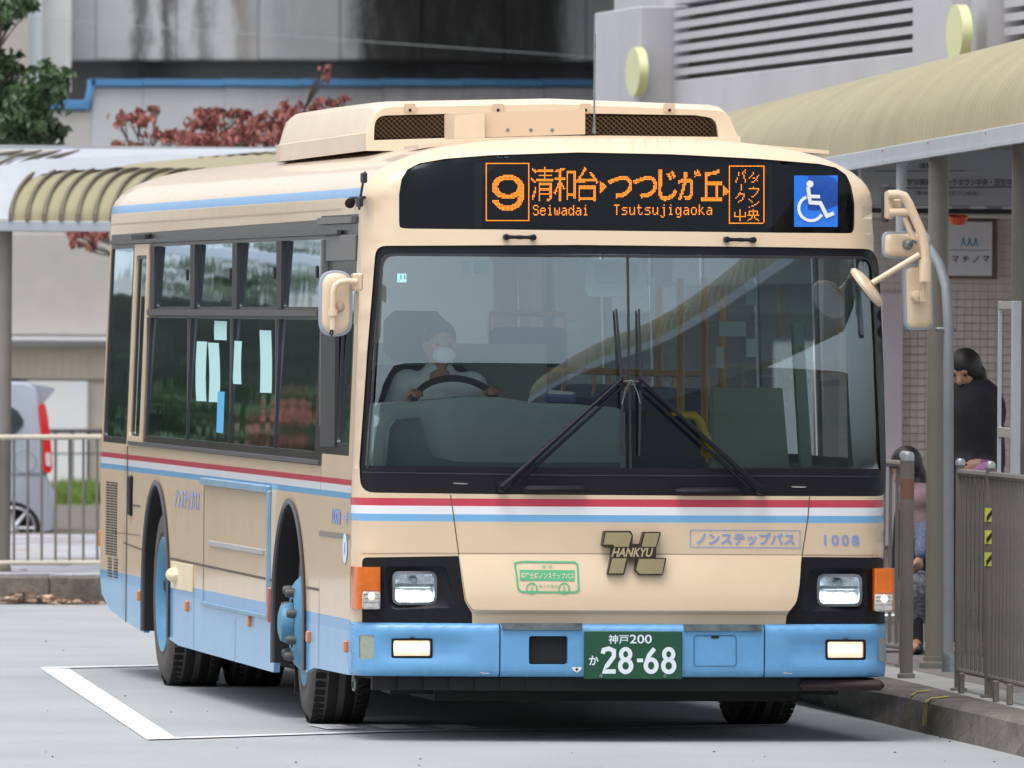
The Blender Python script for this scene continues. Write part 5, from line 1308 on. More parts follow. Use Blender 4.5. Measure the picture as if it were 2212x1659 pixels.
# information board hung under the canopy
yi = at(2050, 400, 63.5)[1]
def ip(u, v, off=0.): return on(u, v, 1, yi-off)
t = thing('information_board', 'wide grey bus information board hanging under the right canopy', 'sign', ip(2060, 470))
a, c_ = ip(1860, 318), ip(2330, 447); b = MB(); b.box(((a[0]+c_[0])/2, yi+.05, (a[2]+c_[2])/2), (c_[0]-a[0], .10, a[2]-c_[2]), bev=.005); b.build('board_panel', mat('board_grey', (.40, .41, .44), .6, noise=.05), t)
a, c_ = ip(1860, 449), ip(2330, 463); b = MB(); b.box(((a[0]+c_[0])/2, yi+.06, (a[2]+c_[2])/2), (c_[0]-a[0], .10, a[2]-c_[2])); b.build('board_black_strip', m_intd, t)  # black strip along the bottom of the board
a, c_ = ip(1860, 463), ip(2330, 470); b = MB(); b.tube([(a[0], yi, (a[2]+c_[2])/2), (c_[0], yi, (a[2]+c_[2])/2)], .012, 8); b.build('board_rail', mat('rail_cream', (.55, .52, .47), .5), t)
b = MB(); b.lathe([(0, -.03), (.04, -.025), (.055, 0), (.055, .02)], ip(2069, 474, .1), (0, -.2, 1), 16); b.build('red_lamp', mat('lamp_red', (.65, .09, .03), .4), t)
D = Decal(); D.line([(1890, 370), (2085, 369)], 1.6); D.line([(1900, 407), (2212, 404)], 2)
D.text('大学公園前', (1945, 386, 2013, 400), .01).text('パークタウン中央・日生中央', (2030, 386, 2200, 402), .012).text('（東谷）', (1975, 412, 2010, 422), 0).text('（タウン中央）', (2050, 412, 2115, 424), 0).text('清和台', (1985, 352, 2030, 364), .01)
D.build('board_lettering', mat('ink_board', (.10, .11, .13), .6), t, lambda u, v: tuple(ip(u, v, .006)))

# ---- upper building with louvres
zl = at(2040, 105, 75)[2]
U0, U1 = onz(1455, 175, zl), onz(2040, 105, zl)
du2 = U1-U0; du2[2] = 0; LU = np.linalg.norm(du2); du2 /= LU; nu = np3(du2[1], -du2[0], 0)     # nu: outwards
if np.dot(nu, C0-U0) < 0: nu = -nu
def up(u, v, off=0.): return onv(u, v, U0+nu*off, U1+nu*off)
ub = thing('station_building', 'grey station building with long horizontal louvres above the right canopy', 'building', np3(U1[0], U1[1], 0))
RU = np.stack([du2, -nu, np3(0, 0, 1)], 1)
def ubox(name, ta, tb, za, zb_, off, th, m, bev=.01, parent=None):
    c_ = U0+du2*(ta+tb)/2+nu*(off-th/2); b = MB(); b.box((c_[0], c_[1], (za+zb_)/2), (tb-ta, th, zb_-za), RU, bev=bev); return b.build(name, m, parent or ub)
zt_ = up(1455, 20)[2]; 
tt = lambda u, v=100: float(np.dot(up(u, v)-U0, du2))
zmax = zt_+3.5
for ta, tb in ((tt(1455), 4.9*0+tt(1643)), (tt(1643)+.01, tt(1852)), (tt(1852)+.01, tt(2041))): ubox('wall_panel', ta, tb, 2.2, zl, 0, .2, m_lav)
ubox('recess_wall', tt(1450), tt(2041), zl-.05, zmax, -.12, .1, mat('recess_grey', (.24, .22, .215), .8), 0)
sp_ = (zt_-zl)/6.
sp_ = .0895
for k in range(6):
    z = zl+.037+k*sp_
    for ta, tb in ((tt(1455), tt(1643)), (tt(1643)+.006, tt(1852)), (tt(1852)+.006, tt(2041))):
        b = MB(); c_ = U0+du2*(ta+tb)/2+nu*(-.02)
        pl = [(0, 0), (0, .050), (-.05, .060), (-.05, .010)]
        b.prism(pl, ta, tb, lambda a, q, h: tuple(U0+du2*h+nu*a+np3(0, 0, z+q-U0[2]))); b.build('louvre_slat', m_lav, ub)
for ta, tb in ((tt(1455), tt(1643)), (tt(1643)+.006, tt(1852)), (tt(1852)+.006, tt(2041))): ubox('upper_panel', ta, tb, zl+.04+6*sp_, zmax, 0, .2, m_lav)
ubox('upper_panel', tt(2163)+.05, tt(2163)+6, zl+.04+6*sp_, zmax, 0, .2, m_lav)
ubox('pilaster', tt(1352), tt(1452), 2.2, up(1400, 22)[2], .25, .5, m_lav)
ubox('parapet_beam', tt(1378), tt(1500), up(1400, 20)[2]+.002, zmax, -.2, .3, m_lav)
ubox('pilaster', tt(2041)+.002, tt(2128), 2.2, zmax, .22, .5, m_lav); ubox('pilaster', tt(2128), tt(2163), 2.2, zmax, .10, .4, m_lav)
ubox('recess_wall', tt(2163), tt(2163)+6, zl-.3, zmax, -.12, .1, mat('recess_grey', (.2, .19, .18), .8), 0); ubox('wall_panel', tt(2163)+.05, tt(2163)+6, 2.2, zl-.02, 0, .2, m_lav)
for k in range(6):
    z = zl+.037+k*sp_; b = MB(); ta, tb = tt(2163)+.08, tt(2163)+6
    b.prism([(0, 0), (0, .050), (-.05, .060), (-.05, .010)], ta, tb, lambda a, q, h: tuple(U0+du2*h+nu*a+np3(0, 0, z+q-U0[2]))); b.build('louvre_slat', m_lav, ub)
m_disc = mat('disc_yellow', (.62, .63, .36), .5)
for (u, v, w_, h_, off) in ((1386, 155, 15.5, 53, .25), (2084, 72, 18, 62, .22)):
    c_ = up(u, v, off+.0); l_, r_ = up(u-w_, v, off), up(u+w_, v, off); rx = np.linalg.norm(r_-l_)/2; rz = abs(up(u, v-h_, off)[2]-up(u, v+h_, off)[2])/2
    pl = [(rx*math.cos(a), rz*math.sin(a)) for a in np.linspace(0, 2*math.pi, 40)[:-1]]
    b = MB(); b.prism(pl, 0.002, .07, lambda a, q, h: tuple(c_+du2*a+nu*h+np3(0, 0, q))); b.build('oval_disc', m_disc, ub, 50)
body = MB(); c_ = U0+du2*(LU/2)-nu*4; body.box((c_[0], c_[1], 5), (LU+12, 7, 6), RU); body.build('building_core', m_lav, ub)

# ---- far side: viaduct, parapet, walls
DV = 124.
yv = at(800, 80, DV)[1]
vpx = lambda u, v, off=0.: on(u, v, 1, yv-off)
def darkened(name, col, stain_shade, strength=1.0):
    """concrete with rain streaks and painted-in shade, listed in stain_shade: dark vertical bands with ragged edges at given x"""
    m = mat(name, col, .85, noise=.10, nscale=.7, bump=.15, bscale=6); t = m.node_tree; b = t.nodes['Principled BSDF']; l = [l for l in t.links if l.to_socket == b.inputs['Base Color']][0]; src = l.from_socket
    tc = [n for n in t.nodes if n.type == 'TEX_COORD'][0]; sp = t.nodes.new('ShaderNodeSeparateXYZ'); t.links.new(tc.outputs['Object'], sp.inputs[0])
    nz = t.nodes.new('ShaderNodeTexNoise'); nz.inputs['Scale'].default_value = 3.4; nz.inputs['Detail'].default_value = 9; nz.inputs['Roughness'].default_value = .7; mp = t.nodes.new('ShaderNodeMapping'); mp.inputs['Scale'].default_value = (1.4, 1, .42)
    t.links.new(tc.outputs['Object'], mp.inputs[0]); t.links.new(mp.outputs[0], nz.inputs[0])
    jit = t.nodes.new('ShaderNodeMath'); jit.operation = 'MULTIPLY_ADD'; jit.inputs[1].default_value = .62; t.links.new(nz.outputs[0], jit.inputs[0]); t.links.new(sp.outputs[0], jit.inputs[2])
    for x0, x1, soft, dk, c_ in stain_shade:
        x0 += .31; x1 += .31
        a = t.nodes.new('ShaderNodeMapRange'); a.interpolation_type = 'SMOOTHSTEP'; a.inputs[1].default_value = x0-soft; a.inputs[2].default_value = x0+soft
        d = t.nodes.new('ShaderNodeMapRange'); d.interpolation_type = 'SMOOTHSTEP'; d.inputs[1].default_value = x1-soft; d.inputs[2].default_value = x1+soft; d.inputs[3].default_value = 1; d.inputs[4].default_value = 0
        t.links.new(jit.outputs[0], a.inputs[0]); t.links.new(jit.outputs[0], d.inputs[0])
        p = t.nodes.new('ShaderNodeMath'); p.operation = 'MULTIPLY'; t.links.new(a.outputs[0], p.inputs[0]); t.links.new(d.outputs[0], p.inputs[1])
        q0 = t.nodes.new('ShaderNodeMath'); q0.operation = 'MULTIPLY'; q0.inputs[1].default_value = dk; t.links.new(p.outputs[0], q0.inputs[0])
        qm = t.nodes.new('ShaderNodeMapRange'); qm.inputs[1].default_value = .30; qm.inputs[2].default_value = .58; qm.inputs[3].default_value = .78; t.links.new(nz.outputs[0], qm.inputs[0])
        q = t.nodes.new('ShaderNodeMath'); q.operation = 'MULTIPLY'; t.links.new(q0.outputs[0], q.inputs[0]); t.links.new(qm.outputs[0], q.inputs[1])
        mx = t.nodes.new('ShaderNodeMix'); mx.data_type = 'RGBA'; mx.inputs[7].default_value = (*c_, 1); t.links.new(q.outputs[0], mx.inputs[0]); t.links.new(src, mx.inputs[6]); src = mx.outputs[2]
    t.links.new(src, b.inputs['Base Color']); return m
vd = thing('viaduct', 'stained rain-streaked concrete railway viaduct wall across the background', 'viaduct', (vpx(800, 80)[0], yv, 0)); ox = ORG[vd.name][0]
X = lambda u: vpx(u, 80)[0]-ox
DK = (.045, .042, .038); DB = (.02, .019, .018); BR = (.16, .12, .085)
st_top = darkened('viaduct_concrete', (.50, .51, .525), [(X(284), X(318), .10, .9, DK), (X(352), X(384), .10, .9, DK), (X(424), X(455), .12, .75, DK), (X(506), X(548), .12, .6, BR), (X(560), X(1400), .4, .5, (.12, .12, .12)), (X(775), X(1222), .22, .9, (.03, .028, .026)), (X(785), X(1215), .12, .8, (.012, .011, .010))])  # narrow left bands are stains; the broad right ones mix stain with painted-in shade
st_low = darkened('viaduct_ledge', (.13, .13, .135), [(X(284), X(384), .3, .85, (.03, .03, .035)), (X(775), X(1400), .4, .9, (.015, .014, .016))])  # right band mixes grime with shade painted into the ledge colour
js = [155, 207, 383, 560, 737, 914, 1091, 1268, 1445, 1640, 1840, 2060]
def vbox(name, u0, v0, u1, v1, off, th, m, par=None, zlo=None, zhi=None, bev=0):
    a, c_ = vpx(u0, v0, off), vpx(u1, v1, off); z1 = a[2] if zhi is None else zhi; z0 = c_[2] if zlo is None else zlo
    b = MB(); b.box(((a[0]+c_[0])/2, yv-off+th/2, (z0+z1)/2), (c_[0]-a[0], th, z1-z0), bev=bev); return b.build(name, m, par or vd, 0)
zhi = vpx(100, -200)[2]
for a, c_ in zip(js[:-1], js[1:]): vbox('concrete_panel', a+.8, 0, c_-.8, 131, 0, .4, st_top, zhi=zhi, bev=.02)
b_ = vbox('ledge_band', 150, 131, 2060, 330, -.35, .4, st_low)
for u0, u1, m_, off in ((62, 90, mat('pier_white', (.78, .84, .90), .8), .9), (91, 153, mat('pier_cream', (.70, .70, .68), .8, noise=.05), .6)): vbox('white_pier', u0, 0, u1, 200, off, .6, m_, zhi=zhi)
vbox('beige_pier', -60, 0, 61, 340, 1.2, .8, mat('pier_beige', (.44, .41, .37), .85, noise=.05), zhi=zhi)
b = MB(); a = vpx(-300, 0)[0]; c_ = vpx(1700, 0)[0]; b.box(((a+c_)/2, yv+.9, 5), (c_-a, .4, 16)); b.build('back_wall', m_conc, vd)
xd = X(720)+ox; b = MB(); b.box((xd+20, yv-7, 7.3), (40, 15, 1.2)); b.build('unseen_deck', m_conc, vd)  # unseen deck, added above the view to shade the walls below
# parapet in front with a blue coping
yp_ = yv-6; PPx = lambda u, v, off=0.: on(u, v, 1, yp_-off)
pw_ = thing('parapet_wall', 'pale panelled wall with a bright blue coping below the viaduct', 'wall', PPx(700, 1000)*np3(1, 1, 0)); oxp = ORG[pw_.name][0]
Xp = lambda u: PPx(u, 200)[0]-oxp
m_par = darkened('parapet_grey', (.47, .48, .50), [(Xp(640), Xp(1500), .9, .72, (.12, .105, .10))]); m_cop = darkened('coping_blue', (.07, .22, .42), [(Xp(700), Xp(1500), .8, .70, (.02, .06, .11))])  # darkening to the right is viaduct shade painted into both colours
jp = [197, 308, 485, 653, 827, 1000, 1175, 1350, 1530, 1720]
def pbox(name, u0, v0, u1, v1, off, th, m, par=None, bev=.012, zlo=None, xlo=None):
    a, c_ = PPx(u0, v0, off), PPx(u1, v1, off)
    if xlo is not None: a[0] = xlo
    z0 = c_[2] if zlo is None else zlo
    b = MB(); b.box(((a[0]+c_[0])/2, yp_-off+th/2, (z0+a[2])/2), (abs(c_[0]-a[0]), th, a[2]-z0), bev=bev); return b.build(name, m, par or pw_, 0)
for a, c_ in zip(jp[:-1], jp[1:]):
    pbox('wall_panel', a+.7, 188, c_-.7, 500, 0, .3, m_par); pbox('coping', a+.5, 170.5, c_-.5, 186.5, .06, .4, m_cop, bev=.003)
pbox('wall_panel', 25*0-120, 237, 196, 500, .0, .3, mat('wall_beige', (.47, .45, .42), .8, noise=.06))
pbox('coping', 60, 216, 186, 237, .06, .35, m_cop); 
b = MB(); q = [PPx(*p) for p in ((183, 237), (187, 216), (197, 172), (205, 172), (200, 200), (190, 237))]; b.prism([(p[0], p[2]) for p in q], yp_-.06, yp_+.2, lambda a, z, h: (a, h, z)); b.build('coping', m_cop, pw_, 0)
# lower wall of the far side
lw = thing('boundary_wall', 'grey and beige boundary wall with a pale panel behind the parked van', 'wall', PPx(100, 1100, .5)*np3(1, 1, 0)+np3(0, 0, -.07))
def lbox(*a, **k):
    k['par'] = lw
    if a[1] == -200: k['xlo'] = -19.
    return pbox(*a, **k)
lbox('upper_panel', -200, 500, 700, 727, .3, .4, mat('wall_taupe', (.45, .43, .40), .85, noise=.05))
lbox('ledge', -200, 727, 700, 741, .6, .5, mat('ledge_grey', (.58, .59, .61), .7)); lbox('ledge_joint', -200, 741, 700, 745, .4, .3, mat('joint_grey', (.16, .15, .16), .8))  # pale ledge with a dark joint strip below it
m_lt = mat('tile_beige', (.55, .49, .41), .7, noise=.08, nscale=2)
lbox('tile_band', -200, 745, 700, 1110, .3, .4, m_lt)
b = MB()
for j in range(9):
    for i in range(30):
        a, c_ = PPx(-150+i*19, 746+j*9, .3), PPx(-150+i*19+18.2, 746+j*9+8.2, .3); b.box(((a[0]+c_[0])/2, yp_-.305, (a[2]+c_[2])/2), (c_[0]-a[0], .02, a[2]-c_[2]))
b.build('wall_tiles', m_lt, lw, 0, stuff=True)
lbox('pale_panel', 60, 823, 189, 1100, .42, .1, mat('panel_white', (.76, .78, .79), .6)); lbox('wall_joint', -200, 819, 700, 823, .335, .02, mat('joint_grey', (.2, .18, .17), .8))
# dark railing behind the van
yr_ = yp_-4; RP = lambda u, v: on(u, v, 1, yr_)
t = thing('railing', 'dark metal railing behind the parked van', 'railing', RP(160, 1100)*np3(1, 1, 0)+np3(0, 0, -.3)); m_dr = mat('railing_dark', (.06, .055, .06), .5)
b = MB(); b.tube([RP(-60, 931), RP(560, 931)], .022, 8); b.build('handrail', m_dr, t)
b = MB(); b.tube([RP(-60, 980), RP(560, 980)], .008, 6); b.build('rail', m_dr, t)
for u in list(range(-50, 130, 34))+[156, 190, 224, 258, 292]:
    b = MB(); b.tube([RP(u, 933), RP(u, 1095)], .013, 6); b.build('post', m_dr, t)
# grass verge, kerb
zg = -.07
yg = on(170, 1140, 2, zg)[1]
b = MB(); a, c_ = on(-200, 1140, 1, yg), on(900, 1099, 1, yg); b.box(((a[0]+c_[0])/2, yg+.15, zg+(c_[2]-zg)/2*1.0), (c_[0]-a[0], .3, on(170, 1099, 1, yg)[2]-zg), bev=.01); o = b.build('far_kerb', m_kerb, None); o['kind'] = 'structure'
ztop_g = on(170, 1099, 1, yg)[2]
b = MB(); b.quad((a[0], yg+.3, ztop_g-.01), (c_[0], yg+.3, ztop_g-.01), (c_[0], yp_, ztop_g-.01), (a[0], yp_, ztop_g-.01)); o = b.build('verge_soil', mat('soil', (.10, .09, .06), .9), None, 0); o['kind'] = 'structure'
b = MB(); x_a, x_b = on(60, 1099, 1, yg+.6)[0], on(420, 1099, 1, yg+.6)[0]
for _ in range(16000):
    x = rr.uniform(x_a, x_b); y = yg+rr.uniform(.3, 4.5); cl = .5+.5*math.sin(x*5.1)*math.sin(x*1.7+1); h = rr.uniform(.05, .16)+.13*cl*rr.random(); l = rr.uniform(-.06, .06); w2 = .008
    b.add([(x-w2, y, ztop_g), (x+w2, y, ztop_g), (x+l+w2*.5, y+l*.3, ztop_g+h*.6), (x+l*1.6, y, ztop_g+h)], [(0, 1, 2), (0, 2, 3)])
o = b.build('grass', mat('grass_green', (.20, .30, .07), .8, noise=.4, nscale=3), None, 0); tag(o, 'strip of green grass below the boundary wall', 'grass', kind='stuff')

# ---- far pavement on the left, kerb, fence
a = on(-260, 1305, 2, 0); yk = on(100, 1305, 2, 0)[1]
sl_ = (on(200, 1304, 2, 0)[1]-on(20, 1306, 2, 0)[1])/(on(200, 1304, 2, 0)[0]-on(20, 1306, 2, 0)[0])
def far_p(u, v, z): return onz(u, v, z)
KF = on(100, 1244, 1, yk+.12)[2]
print('far kerb height', KF)
fk = bpy.data.objects.new('far_pavement_kerb', None); COL.objects.link(fk); fk['kind'] = 'structure'; ORG[fk.name] = np.zeros(3)
x_l, x_r = onz(-700, 1305, 0)[0], onz(900, 1305, 0)[0]; nb_ = 8
for k in range(nb_):
    xa = x_l+(x_r-x_l)*k/nb_; xb = x_l+(x_r-x_l)*(k+1)/nb_; b = MB(); b.box(((xa+xb)/2, yk+.15, KF/2-.02), (xb-xa-.004, .30, KF+.04), bev=.012); b.build('kerb_stone', m_kerb, fk)
b = MB(); b.quad((x_l, yk+.29, KF-.012), (x_r+6, yk+.29, KF-.012), (x_r+6, YB+.02, KF-.012), (x_l, YB+.02, KF-.012)); b.quad((x_l, YB+.02, KF-.012), (x_r+6, YB+.02, KF-.012), (x_r+6, YB+.02, -.07), (x_l, YB+.02, -.07)); fpv = b.build('far_pavement', mat('joint_far', (.07, .065, .065), .9), None, 0); fpv['kind'] = 'structure'; ORG[fpv.name] = np.zeros(3)
m_br = [mat('brick_grey', (.42, .43, .48), .8, noise=.12, nscale=3), mat('brick_pink', (.36, .30, .30), .8, noise=.12, nscale=3), mat('brick_pale', (.42, .43, .46), .8, noise=.1, nscale=3)]
an = rad(28); e1 = np3(math.cos(an), math.sin(an), 0); e2 = np3(-math.sin(an), math.cos(an), 0); cnt = 0; bw, bl = .30, .60; sb_ = MB()
vx0, vx1 = onz(20, 1200, KF)[0]-.3, onz(240, 1200, KF)[0]+.3
meB = []
for mm in m_br:
    b = MB(); b.box((0, 0, 0), (bl-.035, bw-.035, .012), np.stack([e1, e2, np3(0, 0, 1)], 1), bev=.002); o = b.build('paver', mm, None, 0); meB.append(o.data); bpy.data.objects.remove(o)
for i in range(-60, 60):
    for j in range(-60, 90):
        c_ = np3(-1, 32, KF-.006)+e1*(bl*i+(bl/2 if j % 2 else 0))+e2*(bw*j)
        if not (yk+.5 < c_[1] < YB-.25 and x_l+.3 < c_[0] < x_r): continue
        if vx0 < c_[0] < vx1 and cnt < 300:
            o = bpy.data.objects.new('paver', meB[rr.choice([0, 0, 0, 1, 2])]); COL.objects.link(o); o.parent = fpv; o.location = Vector(c_); cnt += 1
        elif c_[0] < vx1+4: sb_.box(c_, (bl-.035, bw-.035, .012), np.stack([e1, e2, np3(0, 0, 1)], 1))
sb_.build('pavers_beyond', m_br[0], fpv, 0, stuff=True)
# fallen leaves along the kerb and a few on the pavers
lv = MB()
def leaf(b, c, s, tilt, ang, fold=.3):
    R = np.array(Matrix.Rotation(ang, 3, 'Z')@Matrix.Rotation(tilt, 3, 'X')); P = np.array([(-1, 0, 0), (-.3, -.5, fold*.5), (.5, -.42, fold*.4), (1.1, 0, 0), (.5, .42, fold*.4), (-.3, .5, fold*.5)])*s*.5
    P = P@R.T+np.array(c); return b.add([tuple(p) for p in P], [(0, 1, 2, 3), (0, 3, 4, 5)])
for _ in range(150):
    u = abs(rr.gauss(0, 1))*70+rr.uniform(-60, 120) if rr.random() < .8 else rr.uniform(-60, 225); c_ = onz(u, 1303, 0); pile = math.exp(-((u-40)/70)**2)
    leaf(lv, (c_[0]+rr.uniform(-.05, .05), yk-rr.uniform(.0, .16), .01+rr.random()*.07*pile), rr.uniform(.05, .09), rr.uniform(-.7, .7), rr.uniform(0, 6.3), rr.uniform(-.5, .6))
for (u, v) in ((85, 1223), (75, 1226), (50, 1238), (110, 1227), (140, 1228)):
    c_ = onz(u, v, KF); leaf(lv, c_+np3(0, 0, .02), .09, .2, rr.uniform(0, 6))
o = lv.build('fallen_leaves', mat('leaf_brown', (.42, .26, .17), .8, noise=.4, nscale=9, hi=(.68, .50, .38)), None, 0); tag(o, 'drift of dry brown leaves along the far kerb', 'leaves', kind='stuff')
# pipe fence
yf_ = onz(100, 1236, KF)[1]; FPx = lambda u, v: on(u, v, 1, yf_)
ff = thing('pipe_fence', 'low fence of pale rails and thin uprights in front of the parked van', 'fence', np3(FPx(100, 945)[0], yf_, KF))
b = MB(); b.tube([FPx(-120, 945), FPx(212, 944)], .019, 10); b.build('rail', m_brown2, ff); b = MB(); b.tube([FPx(-120, 1216), FPx(700, 1214)], .017, 10); b.build('rail', m_brown2, ff); b = MB(); b.tube([FPx(212, 944), FPx(700, 943)], .019, 10); b.build('rail', m_brown2, ff)
base_o = None
for u in list(range(-94, 700, 30)):
    uu = u+4
    p = FPx(uu, 945); q = FPx(uu, 1215)
    if base_o is None:
        b = MB(); b.tube([p, q], .0095, 6); base_o = b.build('upright', m_brown, ff); x0_ = p[0]
    else:
        c2 = base_o.copy(); COL.objects.link(c2); c2.parent = ff; c2.location = (p[0]-x0_, 0, 0)
# ---- left canopy
yc_ = yf_-.1; CP = lambda u, v, off=0.: on(u, v, 1, yc_-off)
lc = thing('shelter_canopy', 'olive ribbed canopy with white edge and thick columns on the far left', 'canopy', np3(CP(12, 1240)[0], yc_, KF))
zf0, zf1 = CP(100, 500)[2], CP(100, 477)[2]; xl_, xr_ = -14., CP(1150, 490)[0]
b = MB(); b.box(((xl_+xr_)/2, yc_+.03, (zf0+zf1)/2), (xr_-xl_, .10, zf1-zf0), bev=.006); b.build('fascia', m_white_p, lc)
r_ = 26/2/FPX*78*1.25; 
for u in (8, -330, 760):
    b = MB(); p = CP(u, 1240); b.tube([(p[0], yc_+.25, KF), (p[0], yc_+.25, zf1)], 22/FPX*78, 28); b.lathe([(24/FPX*78, 0), (24/FPX*78, .03), (22/FPX*78, .04)], (p[0], yc_+.25, KF), (0, 0, 1), 24); b.build('column', mat('column_grey', (.24, .225, .20), .6, noise=.08), lc)
# vault cross-section: springs at the fascia, ridge further back
RD, RH = 1.35, CP(150, 373)[2]-zf1
RH2 = on(150, 371, 1, yc_+RD)[2]-zf1
def lv_(x, a, o_=0.): 
    n_ = np3(0, -math.cos(a), math.sin(a)); return np3(x+.33*RD*(1-math.cos(a)), yc_+RD*(1-math.cos(a)), zf1+RH2*math.sin(a))+n_*o_
sp2 = 36.2/FPX*77.8; xs0 = CP(21, 477)[0]; na = 14
for k in range(-1, 26):
    xa = xs0+k*sp2; xb = xa+sp2
    V = []; 
    for i in range(na+1):
        a = math.pi*.5*1.15*i/na; V += [lv_(xa+.012, a, 0), lv_((xa+xb)/2, a, .012), lv_(xb-.012, a, 0)]
    F = []
    for i in range(na):
        for q in range(2): F.append((3*i+q, 3*i+q+1, 3*i+q+4, 3*i+q+3))
    if k >= 0: meshobj('roof_panel', V, F, m_olive, lc, 50)
    b = MB(); V = []
    for i in range(na+1):
        a = math.pi*.5*1.15*i/na; V += [lv_(xb-.012, a, .002), lv_(xb-.009, a, .035), lv_(xb+.011, a, .035), lv_(xb+.012, a, .002)]
    F = []
    for i in range(na):
        for q in range(3): F.append((4*i+q, 4*i+q+1, 4*i+q+5, 4*i+q+4))
    F.append((0, 1, 2, 3)); b.add(V, F); b.build('roof_rib', m_olive_d, lc, 20)
# white hip at the left end, sweeping up to the ridge
V = []; F = []
hip_o = [(0, 473), (3, 440), (10, 410), (28, 380), (60, 358), (110, 345), (190, 341), (270, 338), (400, 331)]
hip_i = [(27, 473), (30, 445), (40, 420), (58, 395), (88, 377), (130, 368), (220, 366), (300, 352), (430, 340)]
def hipP(u, v, k, n): return on(u, v, 1, yc_-.02+RD*(k/n)*1.05)
n = len(hip_o)
for k in range(n): V += [hipP(*hip_o[k], k, n-1)+np3(-.3*(1-k/n), 0, 0), hipP(*hip_i[k], k, n-1)]
for k in range(n-1): F.append((2*k, 2*k+1, 2*k+3, 2*k+2))
me_ = meshobj('hip_gutter', V, F, m_white_p, lc, 40)
# upper, set-back vault with fine ribs and white ridge edge
yb2 = yc_+RD+.1
zA, zB = on(300, 372, 1, yb2)[2], on(300, 342, 1, yb2+2.6)[2]
xq0, xq1 = on(140, 350, 1, yb2+1)[0], on(1100, 350, 1, yb2+1)[0]; V = []; F = []; nn = int((xq1-xq0)/.05)
zR = on(300, 320, 1, yb2+2.6)[2]
rows_ = [(0, zA-.25), (.5, zA), (1.3, zA+(zR-zA)*.6), (2.6, zR)]
for i in range(nn+1):
    x = xq0+i*.05; o_ = .012*(i % 2)
    for dy, z in rows_: V.append((x+dy*.15, yb2+dy, z+o_-.02))
for i in range(nn):
    for k in range(3): F.append((i*4+k, (i+1)*4+k, (i+1)*4+k+1, i*4+k+1))
meshobj('upper_roof', V, F, m_olive, lc, 50)
b = MB(); b.box((on(480, 320, 1, yb2+2.6)[0], yb2+2.62, zR+.0), (on(1100, 320, 1, yb2+2.6)[0]-on(-200, 320, 1, yb2+2.6)[0]+4, .05, .03)); b.build('ridge_edge', m_white_p, lc)
b = MB(); 
pts = [on(u, v, 1, yb2+dy-.08) for u, v, dy in ((-150, 395, .2), (60, 352, .6), (250, 345, 1.2), (450, 338, 1.8), (640, 321, 2.5), (-150, 322, 2.5))]
V = [tuple(p) for p in pts]; meshobj('white_apron', V, [(0, 1, 2, 3, 4, 5)], m_white_p, lc, 0)
for k in range(4):
    u0, v0, u1, v1 = (-60+k*38, 380-0*k, 40+k*40, 328); A = on(u0, 372+k*3.5-12, 1, yb2-.1); B = on(u1+10, 327, 1, yb2+2.2)
    b = MB(); b.tube([A, (A+B)/2+np3(0, 0, .03), B], .014, 6); b.build('roof_rib', m_olive_d, lc)
V = [tuple(on(u, v, 1, yb2+dy)) for u, v, dy in ((-150, 405, .1), (4, 378, .1), (60, 345, .9), (128, 325, 2.2), (-150, 325, 2.2))]; meshobj('roof_panel', V, [(0, 1, 2, 3, 4)], m_olive, lc, 0)
# ---- thin overhead wire
t = thing('overhead_wire', 'thin pale overhead wire sagging across the viaduct wall', 'wire', at(60, 36, 110))
b = MB(); pts = [at(-80+ (1420+80)*s, 30+ (133-30)*s+6*math.sin(math.pi*s)*0, 112) for s in np.linspace(0, 1, 14)]; b.tube(pts, .0032, 4); b.build('wire', mat('wire_grey', (.30, .33, .34), .6), t)

# ---- trees
def leaves(b, c, R, n, s, rnd, droop=.3, flat=False):
    subs = [(np.array(c)+np.array([rnd.gauss(0, .5)*R[0], rnd.gauss(0, .5)*R[1], rnd.gauss(0, .5)*R[2]]), rnd.uniform(.25, .5)) for _ in range(max(3, n//14))]
    for _ in range(n):
        q, k = subs[rnd.randrange(len(subs))]; p = q+np.array([rnd.gauss(0, .5)*R[0]*k, rnd.gauss(0, .5)*R[1]*k, rnd.gauss(0, .5)*R[2]*k])
        sz = s*rnd.uniform(.7, 1.3); a = rnd.uniform(0, 6.28); tl = rnd.uniform(-1.0, 1.0)
        Rm = np.array(Matrix.Rotation(a, 3, 'Z')@Matrix.Rotation(tl, 3, 'X')@Matrix.Rotation(rnd.uniform(.2, 1.5)*droop*1.6, 3, 'Y'))
        P = np.array([(-1, 0, 0), (-.2, -.48, .16), (.55, -.36, .05), (1.2, 0, -.25), (.55, .36, .05), (-.2, .48, .16)])*sz*.5
        P = P@Rm.T+p; b.add([tuple(q_) for q_ in P], [(0, 1, 2, 3), (0, 3, 4, 5)])
